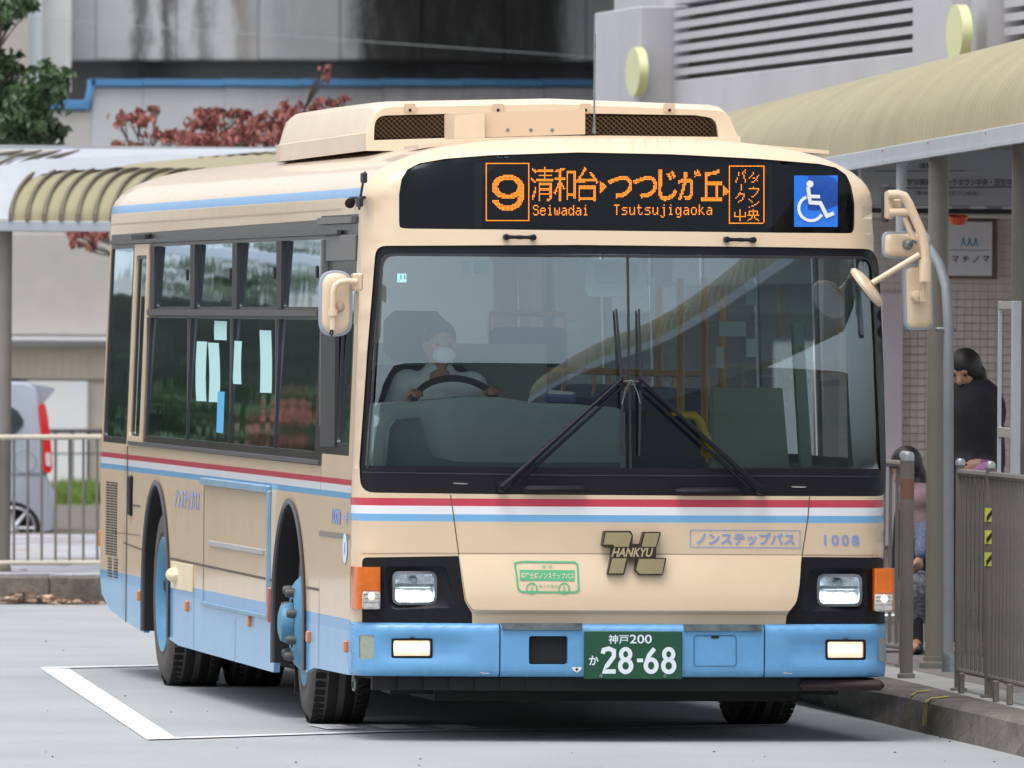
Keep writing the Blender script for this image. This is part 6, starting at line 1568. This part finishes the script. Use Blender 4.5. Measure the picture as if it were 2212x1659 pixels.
def tree(name, label, blobs, m, D, trunk_u, s, group=None, droop=.3, twigs=True, seed=1, jit=1.0, zb=KH, fork=None, tk=1.):
    rnd = random.Random(seed); base = at(trunk_u, 1200, D); base[2] = zb if D < 90 else -.07
    t = thing(name, label, 'tree', base, group); b = MB(); tw = MB(); cen = [at(u, v, D+rnd.uniform(-jit, jit)) for u, v, *_ in blobs]
    fork = at(*fork, D); k_ = D/FPX
    tw.tube([base, base*.5+fork*.5+np3(.03, 0, 0), fork], [.09*tk, .07*tk, .04*tk], 8)
    for c_, (u, v, ru, rv, n) in zip(cen, blobs):
        leaves(b, c_, (ru*k_, max(ru, rv)*k_, rv*k_), int(n*(.62 if m.name == 'leaf_red' else 1.)), s, rnd, droop)
        m_ = fork*.35+c_*.65+np3(rnd.uniform(-.1, .1), 0, -.04); tw.tube([fork, m_, c_], [.014*tk, .008*tk, .004], 5)
        for _ in range(5):
            e = c_+np3(rnd.uniform(-1, 1)*ru*k_, rnd.uniform(-.3, .3), rnd.uniform(-1, 1)*rv*k_)*.8; tw.tube([m_, (m_+e)/2+np3(0, 0, .02), e], [.006, .004, .002], 4)
    tw.build('trunk', mat('bark', (.10, .085, .07), .9, noise=.2), t); b.build('crown', m, t, 0); return t
m_grn = mat('leaf_green', (.045, .085, .04), .55, noise=.5, nscale=2.5, hi=(.09, .155, .06)); m_red = mat('leaf_red', (.27, .055, .065), .6, noise=.5, nscale=9, hi=(.46, .17, .13))
gb = [(20, 20, 45, 22, 150), (45, 8, 40, 18, 130), (5, 45, 14, 16, 50), (25, 140, 22, 22, 160), (10, 210, 45, 55, 900), (60, 240, 50, 60, 900), (110, 165, 38, 22, 260), (130, 195, 18, 28, 140), (90, 200, 35, 28, 300), (105, 290, 32, 26, 300), (40, 300, 60, 40, 700), (135, 275, 12, 10, 40), (-50, 160, 50, 160, 1600), (-30, 10, 40, 40, 300)]
tree('street_tree', 'dark green broadleaf tree at the top left above the canopy', gb, m_grn, 86, -90, .072, seed=3, droop=.6, fork=(-60, 330), tk=1.2)
rb = [[(300, 258, 42, 14, 150), (262, 268, 20, 22, 60), (335, 235, 18, 8, 30), (325, 290, 50, 14, 110), (290, 312, 34, 10, 90), (395, 300, 55, 18, 300)],
      [(440, 262, 50, 22, 330), (470, 235, 34, 14, 120), (520, 250, 34, 18, 150), (430, 298, 60, 18, 320), (540, 285, 50, 24, 240), (500, 305, 60, 14, 260)],
      [(600, 262, 45, 22, 260), (640, 240, 45, 14, 200), (570, 290, 40, 22, 220), (690, 222, 34, 8, 70), (700, 150, 20, 7, 20), (703, 170, 6, 10, 10), (735, 212, 18, 5, 24), (640, 290, 40, 20, 160)]]
for i, (bl_, tu, lab) in enumerate(zip(rb, (290, 450, 610), ('leftmost red-leaved tree behind the left canopy', 'red-leaved tree in the middle, tallest clump above the canopy ridge', 'red-leaved tree nearest the roof air unit of the bus'))):
    tree('red_tree', lab, bl_, m_red, 88, tu, .068, 'red-leaved trees behind the left canopy', .9, seed=11+i, fork=(tu+20, 345), tk=.6)
tree('red_tree', 'low red-leaved branch hanging below the left canopy edge', [(178, 508, 36, 16, 170), (212, 512, 22, 24, 130), (165, 524, 14, 12, 40), (196, 532, 14, 14, 50)], m_red, 89, 300, .068, 'red-leaved trees behind the left canopy', .9, seed=21, fork=(292, 560))

hb = MB(); rnd_ = random.Random(9)
hd_ = thing('hedge', 'clipped dark hedge with red-leaved shrubs left of the far pavement, beyond the frame', 'hedge', (-7, 33, KH))
b = MB(); rb2 = MB()
for k in range(60):
    c_ = np3(-12+k*.16, 33+rnd_.uniform(-.5, .5), .8+rnd_.uniform(-.5, .7)); leaves(b, c_, (.5, .5, .55), 130, .16, rnd_, .4)
q_ = MB(); q_.box((-8.2, 33.4, 1.15), (12, .9, 2.3)); q_.build('added_dark_core', mat('added_core_dark', (.022, .027, .02), .9, noise=.6, nscale=6, bump=.8, bscale=9), hd_)  # unseen dark block, added to darken the reflections in the side windows
for k in range(9):
    c_ = np3(-9.5+k*.55, 31.9+rnd_.uniform(-.3, .3), 1.15+rnd_.uniform(-.1, .25)); leaves(rb2, c_, (.35, .3, .25), 90, .10, rnd_, .4)
b.build('foliage', m_grn, hd_, 0); rb2.build('red_foliage', m_red, hd_, 0)
for k, x in enumerate((-9.6, -7.4, -5.2)):
    t = thing('street_tree', ('slim dark tree at the left end of the hedge beyond the frame', 'slim dark tree halfway along the hedge beyond the frame', 'slim dark tree at the right end of the hedge beyond the frame')[k], 'tree', (x, 36, KH)); b = MB(); b.tube([(x, 36, KH), (x+.05, 36, 2.4)], [.10, .06], 8); b.build('trunk', mat('bark', (.1, .085, .07), .9), t)
    b = MB(); 
    for q in range(6): leaves(b, np3(x+rnd_.uniform(-.5, .5), 36, 2.5+rnd_.uniform(-.3, .6)), (.5, .5, .45), 120, .13, rnd_, .4)
    b.build('crown', m_grn, t, 0)
t = thing('street_building', 'white low building beyond the hedge, left of the frame', 'building', (-16, 90, 0)); b = MB(); b.box((-16, 92, 3.1), (12, 8, 7)); b.build('wall', mat('plaster_white', (.75, .75, .74), .8), t)
for k in range(5): b = MB(); b.box((-21+k*2.5, 87.96, 2.2), (1.2, .1, 1.6)); b.build('window', mat('far_window', (.05, .06, .07), .2), t)

# ---- parked van seen over the fence, rear three-quarter from the side
DVn = 93.; yn = at(60, 1000, DVn)[1]
NP = lambda u, v: (lambda q: (q[0], q[2]))(on(u, v, 1, yn))
van = thing('parked_van', 'silver tall-bodied car with red tail lamp parked behind the left fence', 'car', np3(NP(30, 1216)[0], yn+.8, -.07))
m_van = mat('van_silver', (.40, .44, .52), .3, metal=.15, coat=.6, noise=.02)
hgt_px = [(20-360, 828), (80, 828), (92, 832)]
top = [(-640, 1165), (-640, 1010), (-560, 960), (-480, 860), (-420, 832), (-300, 824), (-60, 822), (60, 825), (78, 835), (88, 862), (92, 905), (100, 980), (103, 1030), (118, 1060), (122, 1110), (120, 1147), (100, 1152)]
arch_ = [(95, 1150)]+[(30+66*math.cos(a), 1146-62*math.sin(a)) for a in np.linspace(.1, math.pi-.1, 14)]+[(-38, 1150)]
botm = [(-420, 1152)]+[(-500+62*math.cos(a), 1146-60*math.sin(a)) for a in np.linspace(.1, math.pi-.1, 10)]+[(-580, 1152)]
pol = [NP(*p) for p in top+arch_+botm]
V = []; F = []; prof = [(0, 1.0, 0), (.05, 1.0, 0)]
# body: lofted slab with inward-leaning upper sides
Wd = 1.47; sec = [(.0, .03), (.035, 0.), (Wd-.035, 0.), (Wd, .03)]
zbelt = NP(0, 960)[1]
V = []; cen_ = np.mean(pol, 0)
for k, (dy, ins) in enumerate(sec):
    for x, z in pol:
        lean_ = max(0, z-zbelt)*.16; yy = yn+dy+(lean_ if dy < Wd/2 else -lean_)
        d = np.array([x, z])-cen_; d /= np.linalg.norm(d); V.append((x-d[0]*ins, yy, z-d[1]*ins))
n = len(pol); F = [(k*n+i, k*n+(i+1) % n, (k+1)*n+(i+1) % n, (k+1)*n+i) for k in range(3) for i in range(n)]
cdt = delaunay_2d_cdt([Vector(p) for p in pol], [(i, (i+1) % n) for i in range(n)], [], 0, 1e-6); V2 = np.array([tuple(v) for v in cdt[0]])
tri = [tuple(f) for f in cdt[2] if inside([V2[list(f)].mean(0)], pol)[0]] if len(V2) == n else [tuple(range(n))]
F += tri+[tuple(3*n+i for i in f) for f in tri]
meshobj('body', V, F, m_van, van, 35)
def vface(name, pts, m, off=.012, th=.02, par=None, flatz=False):
    b = MB(); V = []
    P = [NP(*p) for p in pts]; lean = lambda z: max(0, z-zbelt)*.16
    b.add([(x, yn+lean(z)-off, z) for x, z in P]+[(x, yn+lean(z)+th, z) for x, z in P], [tuple(range(len(P)))]+[(i, (i+1) % len(P), len(P)+(i+1) % len(P), len(P)+i) for i in range(len(P))]); return b.build(name, m, par or van, 30)
vface('rear_window', [(-95, 880), (24, 878), (40, 888), (52, 908), (50, 918), (28, 942), (-95, 950)], mat('car_glass', (.02, .025, .035), .1, coat=.5), .004)
vface('door_window', [(-330, 885), (-110, 880), (-110, 950), (-350, 952)], mat('car_glass', (.02, .025, .035), .1), .004)
tl = vface('tail_lamp', [(84, 876), (98, 872), (104, 900), (110, 960), (113, 1010), (108, 1022), (92, 1018), (90, 960), (86, 905)], mat('tail_red', (.62, .015, .015), .2, coat=.6), .02, .2)
vface('lamp_reverse', [(97, 978), (108, 978), (110, 1008), (99, 1006)], mat('tail_clear', (.7, .6, .6), .3), .026, .02, tl)
b = MB(); P = [NP(*p) for p in ((55, 826), (120, 838), (124, 842), (98, 872), (82, 872), (60, 845))]; b.prism(P, yn+.16, yn+Wd-.16, lambda a, q, h: (a, h, q)); b.build('spoiler', m_van, van)
vface('bumper_line', [(-20, 1023), (100, 1023), (104, 1025), (-20, 1025)], mat('gap_dark', (.12, .13, .15), .6), .006, .0)
b = MB(); c_ = NP(54, 998); b.tube([(c_[0]+.092*math.cos(a), yn-.004, c_[1]+.092*math.sin(a)) for a in np.linspace(0, 2*math.pi, 28)], .0022, 4, False); b.build('fuel_flap', mat('gap_dark', (.12, .13, .15), .6), van)
b = MB(); P = NP(10, 822); b.box((P[0]+.05, yn+.8, P[1]+.005), (.35, .9, .02), bev=.005); b.build('roof_trim', m_rub, van)
for cu in (30, -500):
    c_ = NP(cu, 1148); r_ = 66/FPX*DVn; z_ = -.07+r_*.98
    for yy, s_ in ((yn+.02, -1), (yn+Wd-.02, 1)):
        c3 = np3(c_[0], yy, z_); W_o = MB().lathe([(.17, -.15), (r_*.95, -.15), (r_, -.12), (r_, -.02), (r_*.95, 0), (r_*.72, 0), (.17, -.01)], c3, (0, s_, 0), 36).build('wheel', m_rub, van)
        b = MB(); b.lathe([(r_*.72, .0), (r_*.66, .008), (r_*.62, -.03)], c3, (0, s_, 0), 36); b.lathe([(.05, -.02), (.04, .008), (0, .01)], c3, (0, s_, 0), 16)
        for k in range(7):
            a = 2*math.pi*k/7; e = np3(math.cos(a), 0, math.sin(a)); b.tube([c3+np3(0, s_*-.005, 0), c3+e*r_*.66+np3(0, s_*-.005, 0)], [.022, .014], 4)
        b.build('rim', mat('alloy', (.55, .57, .6), .3, metal=.6), W_o); b = MB(); b.lathe([(.0, -.06), (r_*.64, -.06)], c3, (0, s_, 0), 20); b.build('brake', m_dark, W_o)

# ================================================================== surroundings the glass reflects (behind the viewpoint)
def block(name, label, cat, x0, x1, y0, y1, h, m, rows, cols, m2):
    t = thing(name, label, cat, ((x0+x1)/2, (y0+y1)/2, 0)); b = MB(); b.box(((x0+x1)/2, (y0+y1)/2, h/2), (x1-x0, y1-y0, h)); b.build('wall', m, t)
    for r in range(rows):
        for c in range(cols):
            w_ = (x1-x0)/cols; b = MB(); b.box((x0+w_*(c+.5), y1+.02, 1.8+(h-2.5)*r/max(rows, 1)+.8), (w_*.7, .06, 1.5), bev=.01); b.build('window', m2, t)
    return t
m_fw = mat('far_window', (.05, .06, .07), .2)
block('street_building', 'long dark building across the road behind the viewpoint', 'building', -150, 60, -118, -100, 15, mat('far_wall', (.12, .115, .105), .8, noise=.1), 2, 40, m_fw)

# ================================================================== PEOPLE
def blob(name, parts, vox, m, parent=None, sm=3):
    """one continuous skin: tapered limbs and ellipsoids fused by a voxel remesh and smoothed"""
    b = MB()
    for p in parts:
        if p[0] == 'c':
            _, a, c, r0, r1 = p; a = np.array(a, float); c = np.array(c, float); n = 4
            b.tube([a+(c-a)*i/n for i in range(n+1)], [r0+(r1-r0)*i/n for i in range(n+1)], 12); b.ell(a, (r0, r0, r0), 12, 8); b.ell(c, (r1, r1, r1), 12, 8)
        else: b.ell(p[1], p[2], 16, 12, np.array(Matrix.Rotation(p[3], 3, p[4])) if len(p) > 3 else None)
    me = bpy.data.meshes.new('t'); me.from_pydata(b.V, [], [list(f) for f in b.F]); o = bpy.data.objects.new('t', me); COL.objects.link(o)
    md = o.modifiers.new('r', 'REMESH'); md.mode = 'VOXEL'; md.voxel_size = vox; md2 = o.modifiers.new('s', 'SMOOTH'); md2.factor = .5; md2.iterations = sm
    bpy.context.view_layer.update(); e = bpy.data.meshes.new_from_object(o.evaluated_get(bpy.context.evaluated_depsgraph_get()))
    V = [tuple(v.co) for v in e.vertices]; F = [tuple(p.vertices) for p in e.polygons]; bpy.data.objects.remove(o)
    return meshobj(name, V, F, m, parent, 180)
m_skin = mat('skin', (.46, .25, .17), .5, noise=.06); m_hair = mat('hair_black', (.02, .016, .015), .5, noise=.3, nscale=40, aniso=(6, 6, 1))
def dirs(f):                                              # frame from a facing direction
    f = np.array(f, float); f /= np.linalg.norm(f); r = np.cross(f, np3(0, 0, 1)); r /= np.linalg.norm(r); return f, r, np.cross(r, f)
def head_parts(c, f, s=1.0):
    f, r, u = dirs(f); H = .112*s
    P = [('e', c, (.074*s, .088*s, .108*s), math.atan2(f[1], f[0])-math.pi/2, 'Z'), ('e', c-u*.06*s+f*.025*s, (.050*s, .055*s, .050*s)), ('c', c+f*.078*s+u*.008*s, c+f*.104*s-u*.030*s, .009*s, .015*s),
         ('e', c+f*.083*s-u*.060*s, (.024*s, .014*s, .010*s)), ('e', c+f*.072*s-u*.094*s, (.020*s, .018*s, .016*s))]
    for k in (-1, 1): P += [('e', c+r*k*.077*s-u*.01*s, (.012*s, .018*s, .030*s)), ('e', c+f*.066*s+r*k*.036*s-u*.025*s, (.024*s, .020*s, .022*s)), ('e', c+f*.074*s+r*k*.03*s+u*.028*s, (.022*s, .012*s, .008*s))]
    return P
def face(parent, c, f, s=1.0):
    f, r, u = dirs(f)
    for k in (-1, 1):
        b = MB(); b.ell(c+f*.083*s+r*k*.031*s+u*.010*s, (.011*s, .008*s, .007*s), 8, 6); b.build('eye', mat('eye_dark', (.03, .02, .02), .3), parent)
    b = MB(); b.ell(c+f*.090*s-u*.060*s, (.022*s, .009*s, .006*s), 10, 6); b.build('mouth', mat('lips', (.35, .12, .10), .5), parent)
def hand(P, w, d, palm, s=1.0):
    """w wrist, d pointing direction, palm normal; fingers curl towards the palm side"""
    d, r, u = dirs(d) if abs(d[2]) < .95 else (np.array(d, float), np3(1, 0, 0), np3(0, 1, 0)); n = np.array(palm, float); n /= np.linalg.norm(n); sd = np.cross(d, n)
    k = w+d*.045*s; P += [('c', w, w+d*.03*s, .022*s, .028*s), ('e', k, (.036*s, .036*s, .034*s))]
    for i, L in enumerate((.070, .078, .073, .058)):
        a = w+d*.075*s+sd*(i-1.5)*.020*s; q = a+d*L*.5*s+n*L*.22*s; e = q+d*L*.12*s+n*L*.45*s; P += [('c', a-d*.03*s, a, .0095*s, .0095*s), ('c', a, q, .009*s, .0085*s), ('c', q, e, .0085*s, .0075*s)]
    a = w+d*.03*s-sd*.030*s; P += [('c', a, a-sd*.025*s+d*.03*s+n*.01*s, .012*s, .010*s), ('c', a-sd*.025*s+d*.03*s+n*.01*s, a-sd*.022*s+d*.055*s+n*.03*s, .010*s, .008*s)]
# --- woman in the dark coat, standing on the right pavement and looking down
DP = 60.2; base = at(2098, 1300, DP); base[2] = KH; sc = DP/FPX
wc = at(2083, 806, DP); fdir = np3(-.55, -1, -.30)
w_ = thing('person', 'woman with dark hair in a black coat looking down behind the right fence', 'person', base)
hip = np3(base[0], base[1], KH+.88); chest = at(2100, 890, DP); neck = at(2090, 846, DP)
sh = [at(2062, 880, DP), at(2142, 882, DP)]
P = head_parts(wc, fdir, .98)+[('c', neck+np3(0, .02, .03), neck, .045, .05), ('c', neck, chest, .06, .13), ('c', chest, hip, .13, .14)]
knees = [hip+np3(-.09, -.04, -.44), hip+np3(.09, .03, -.44)]; feet = [np3(hip[0]-.10, hip[1]-.03, KH+.06), np3(hip[0]+.10, hip[1]+.04, KH+.06)]
for k in (0, 1):
    P += [('c', hip+np3((-.09, .09)[k], 0, -.02), knees[k], .085, .055), ('c', knees[k], feet[k], .053, .036), ('c', feet[k]+np3(0, .03, -.02), feet[k]+np3(-.03, -.15, -.03), .036, .028)]
el = [sh[0]+np3(-.01, -.05, -.28), sh[1]+np3(.02, -.02, -.29)]; wr_ = [el[0]+np3(.06, -.22, -.02), el[1]+np3(-.12, -.20, -.02)]
for k in (0, 1): P += [('c', sh[k], el[k], .045, .038), ('c', el[k], wr_[k], .036, .024)]; hand(P, wr_[k], (wr_[k]-el[k])/np.linalg.norm(wr_[k]-el[k]), np3((1, -1)[k]*.6, 0, -.3))
bd = blob('body', P, .009, m_skin, w_); face(bd, wc, fdir, .98)
m_coat = mat('coat_black', (.022, .02, .026), .85, noise=.3, nscale=10, bump=.4, bscale=20)
C_ = [('c', sh[0], sh[1], .066, .070), ('e', chest+np3(0, .01, 0), (.19, .135, .20)), ('c', chest, hip, .165, .18), ('c', hip, hip+np3(0, 0, -.35), .18, .19), ('c', neck+np3(0, .015, -.01), chest, .075, .14), ('e', neck+np3(0, .02, -.03), (.10, .09, .05))]
for k in (0, 1): C_ += [('c', sh[k], el[k], .066, .056), ('c', el[k], el[k]+(wr_[k]-el[k])*.92, .055, .042)]
blob('coat', C_, .014, m_coat, w_); T = []
for k in (0, 1): T += [('c', hip+np3((-.08, .08)[k], 0, -.1), knees[k], .10, .07), ('c', knees[k], feet[k]+np3(0, 0, .05), .068, .052)]
blob('trousers', T, .014, mat('trousers_dark', (.03, .03, .04), .9), w_)
f_, r_, u_ = dirs(fdir)
blob('hair', [('e', wc+u_*.030-f_*.018, (.096, .100, .104)), ('c', wc+r_*.082-f_*.02, wc+r_*.088-f_*.02-u_*.13, .036, .034), ('c', wc-r_*.082-f_*.02, wc-r_*.088-f_*.02-u_*.13, .036, .034), ('c', wc-f_*.05, wc-f_*.06-u_*.15, .07, .05)], .009, m_hair, bd)
b = MB()
for k in (0, 1): b.ell(feet[k]+np3(-.015, -.06, -.035), (.045, .13, .04), 12, 8)
b.build('shoes', m_rub, w_)
# --- person seated on a bench, seen through the gap between post and column
DS = 61.; sb0 = at(1993, 1330, DS); t = thing('person', 'person with dark hair in a pale pink top seated behind the thick taupe post', 'person', np3(sb0[0], sb0[1], KH))
hc = at(1957, 1010, DS); hp = at(1995, 1275, DS); shd = at(1984, 1085, DS); fd = np3(-1, -.5, -.6)
P = head_parts(hc, fd, .92)+[('c', hc+np3(.04, .03, -.09), shd+np3(0, 0, .03), .042, .05), ('c', shd, hp, .11, .12)]
kn = [hp+np3(-.13, -.36, .02), hp+np3(.12, -.38, .02)]; ft = [np3(kn[0][0]+.02, kn[0][1]-.02, KH+.05), np3(kn[1][0], kn[1][1]-.02, KH+.05)]
hw_ = at(1987, 1205, DS-.35); el_ = at(1993, 1150, DS-.15)
P += [('c', shd+np3(.0, -.10, -.02), el_, .042, .034), ('c', el_, hw_, .033, .022), ('c', shd+np3(.0, .12, -.02), shd+np3(.02, .15, -.28), .042, .034), ('c', shd+np3(.02, .15, -.28), shd+np3(-.12, -.05, -.36), .034, .024)]
hand(P, hw_, np3(-.35, -.2, -.9), np3(-.8, .3, .2), .95)
for k in (0, 1): P += [('c', hp+np3((-.08, .08)[k], 0, 0), kn[k], .075, .055), ('c', kn[k], ft[k], .05, .034), ('c', ft[k], ft[k]+np3(-.03, -.14, -.015), .033, .026)]
bd = blob('body', P, .009, m_skin, t); face(bd, hc, fd, .92)
m_pink = mat('top_pink', (.26, .18, .19), .9, noise=.15, nscale=12); f_, r_, u_ = dirs(fd)
blob('top', [('c', shd+np3(0, -.10, 0), shd+np3(0, .10, 0), .075, .075), ('c', shd, hp+np3(0, 0, .05), .125, .14), ('c', shd+np3(0, -.10, -.02), el_, .058, .048)], .012, m_pink, t)
blob('vest', [('c', shd+np3(-.03, 0, -.08), hp+np3(-.05, -.02, .04), .105, .145)], .012, mat('vest_navy', (.012, .014, .03), .9), t)
blob('sleeve', [('c', el_+np3(0, 0, .03), hw_+np3(.004, .003, .02), .044, .034)], .01, mat('sleeve_blue', (.13, .16, .25), .9, noise=.4, nscale=60), t)
blob('skirt', [('c', hp, kn[0]*.96+hp*.04, .12, .09), ('c', hp, kn[1]*.96+hp*.04, .12, .09), ('c', kn[0]+np3(0, 0, -.03), kn[0]+np3(0, .02, -.15), .085, .08), ('c', kn[1]+np3(0, 0, -.03), kn[1]+np3(0, .02, -.15), .085, .08)], .012, mat('skirt_print', (.06, .065, .085), .9, noise=.9, nscale=60, hi=(.34, .36, .40)), t)
blob('hair', [('e', hc+u_*.02-f_*.015, (.090, .094, .096)), ('c', hc+np3(.05, .02, -.02), shd+np3(.02, -.04, .03), .062, .05)], .009, m_hair, bd)
b = MB()
for k in (0, 1): b.ell(ft[k]+np3(-.015, -.06, -.02), (.04, .12, .035), 12, 8)
b.build('shoes', m_rub, t)
blob('stockings', [('c', kn[k], ft[k], .056, .040) for k in (0, 1)], .010, mat('stocking_dark', (.03, .028, .03), .8), t)
bn = thing('bench', 'low grey waiting bench under the seated person', 'bench', np3(hp[0], hp[1]+.05, KH))
b = MB(); b.box((hp[0]+.3, hp[1]+.02, hp[2]-.15), (1.6, .40, .05), bev=.01); b.build('seat', m_gal, bn)
for x in (-.4, 1.0): b = MB(); b.box((hp[0]+x, hp[1]+.05, (KH+hp[2]-.17)/2), (.06, .32, hp[2]-.17-KH), bev=.008); b.build('leg', m_steel, bn)
# pink bag on the ground fence side of the standing woman
q = at(2128, 1008, 58.6)
bg_ = thing('shopping_bag', 'small mauve bag held near the fence below the standing woman', 'bag', q+np3(0, 0, -.12)); b = MB(); b.ell(q+np3(0, 0, -.05), (.07, .05, .07), 16, 10); b.build('bag', mat('bag_mauve', (.45, .18, .42), .7, noise=.15), bg_)
b = MB(); b.tube([q+np3(-.03, 0, .0), q+np3(-.02, 0, .03), q+np3(.02, 0, .03), q+np3(.03, 0, .0)], .006, 6); b.build('handle', mat('bag_mauve', (.45, .18, .42), .7), bg_)
# --- driver
DD = 52.88; hd = at(950, 745, DD); fd = np3(.10, -1, -.10); nk = at(948, 790, DD); shl = [at(880, 832, DD), at(1018, 836, DD)]
dv = thing('person', 'bus driver in a white short-sleeved shirt seated at the steering wheel', 'person', np3(nk[0], nk[1], .58))
ch = at(950, 880, DD+.05); hpd = np3(ch[0], nk[1]-.05, 1.08)
P = head_parts(hd, fd, .95)+[('c', hd+np3(0, .02, -.10), nk+np3(0, 0, -.04), .045, .052), ('c', nk+np3(0, 0, -.06), ch, .08, .13), ('c', ch, hpd, .13, .14)]
ha = [cs+.205*(math.cos(a)*np3(1, 0, 0)+math.sin(a)*np3(0, .55, .70)) for a in (rad(160), rad(25))]
els = [np3((shl[0][0]+ha[0][0])/2-.08, 1.30, 1.36), np3((shl[1][0]+ha[1][0])/2+.06, 1.30, 1.36)]; wrs = [ha[0]+np3(0, .06, .0), ha[1]+np3(0, .06, 0)]
for k in (0, 1):
    P += [('c', shl[k], els[k], .048, .040), ('c', els[k], wrs[k], .038, .026)]; hand(P, wrs[k], (wrs[k]-els[k])/np.linalg.norm(wrs[k]-els[k]), np3(0, -.2, -1), .9)
    kq = np3(hpd[0]+(-.14, .14)[k], hpd[1]-.46, 1.08); P += [('c', hpd, kq, .09, .06), ('c', kq, kq+np3(0, -.08, -.42), .055, .04)]
bd = blob('body', P, .010, m_skin, dv); face(bd, hd, fd, .95)
m_sh = mat('shirt_white', (.90, .93, .97), .8, noise=.06, nscale=9, bump=.5, bscale=14)
Cc = [('c', shl[0], shl[1], .07, .07), ('c', nk+np3(0, .01, -.05), ch, .085, .17), ('e', ch, (.22, .13, .16)), ('c', ch, hpd, .16, .17)]
for k in (0, 1): Cc.append(('c', shl[k], shl[k]+(els[k]-shl[k])*.85, .078, .068))
blob('shirt', Cc, .013, m_sh, dv); blob('hair', [('e', hd+np3(0, .02, .035), (.082, .092, .088))], .009, m_hair, bd)
Tq = []
for k in (0, 1): kq = np3(hpd[0]+(-.14, .14)[k], hpd[1]-.46, 1.08); Tq += [('c', hpd, kq, .11, .08), ('c', kq, kq+np3(0, -.08, -.40), .075, .06)]
blob('trousers', Tq, .014, mat('trousers_dark', (.03, .03, .04), .9), dv)
b = MB(); b.ell(hd+np3(0.01, -.083, -.048), (.055, .03, .042), 14, 10); b.build('face_mask', mat('mask_white', (.7, .74, .78), .8), bd)
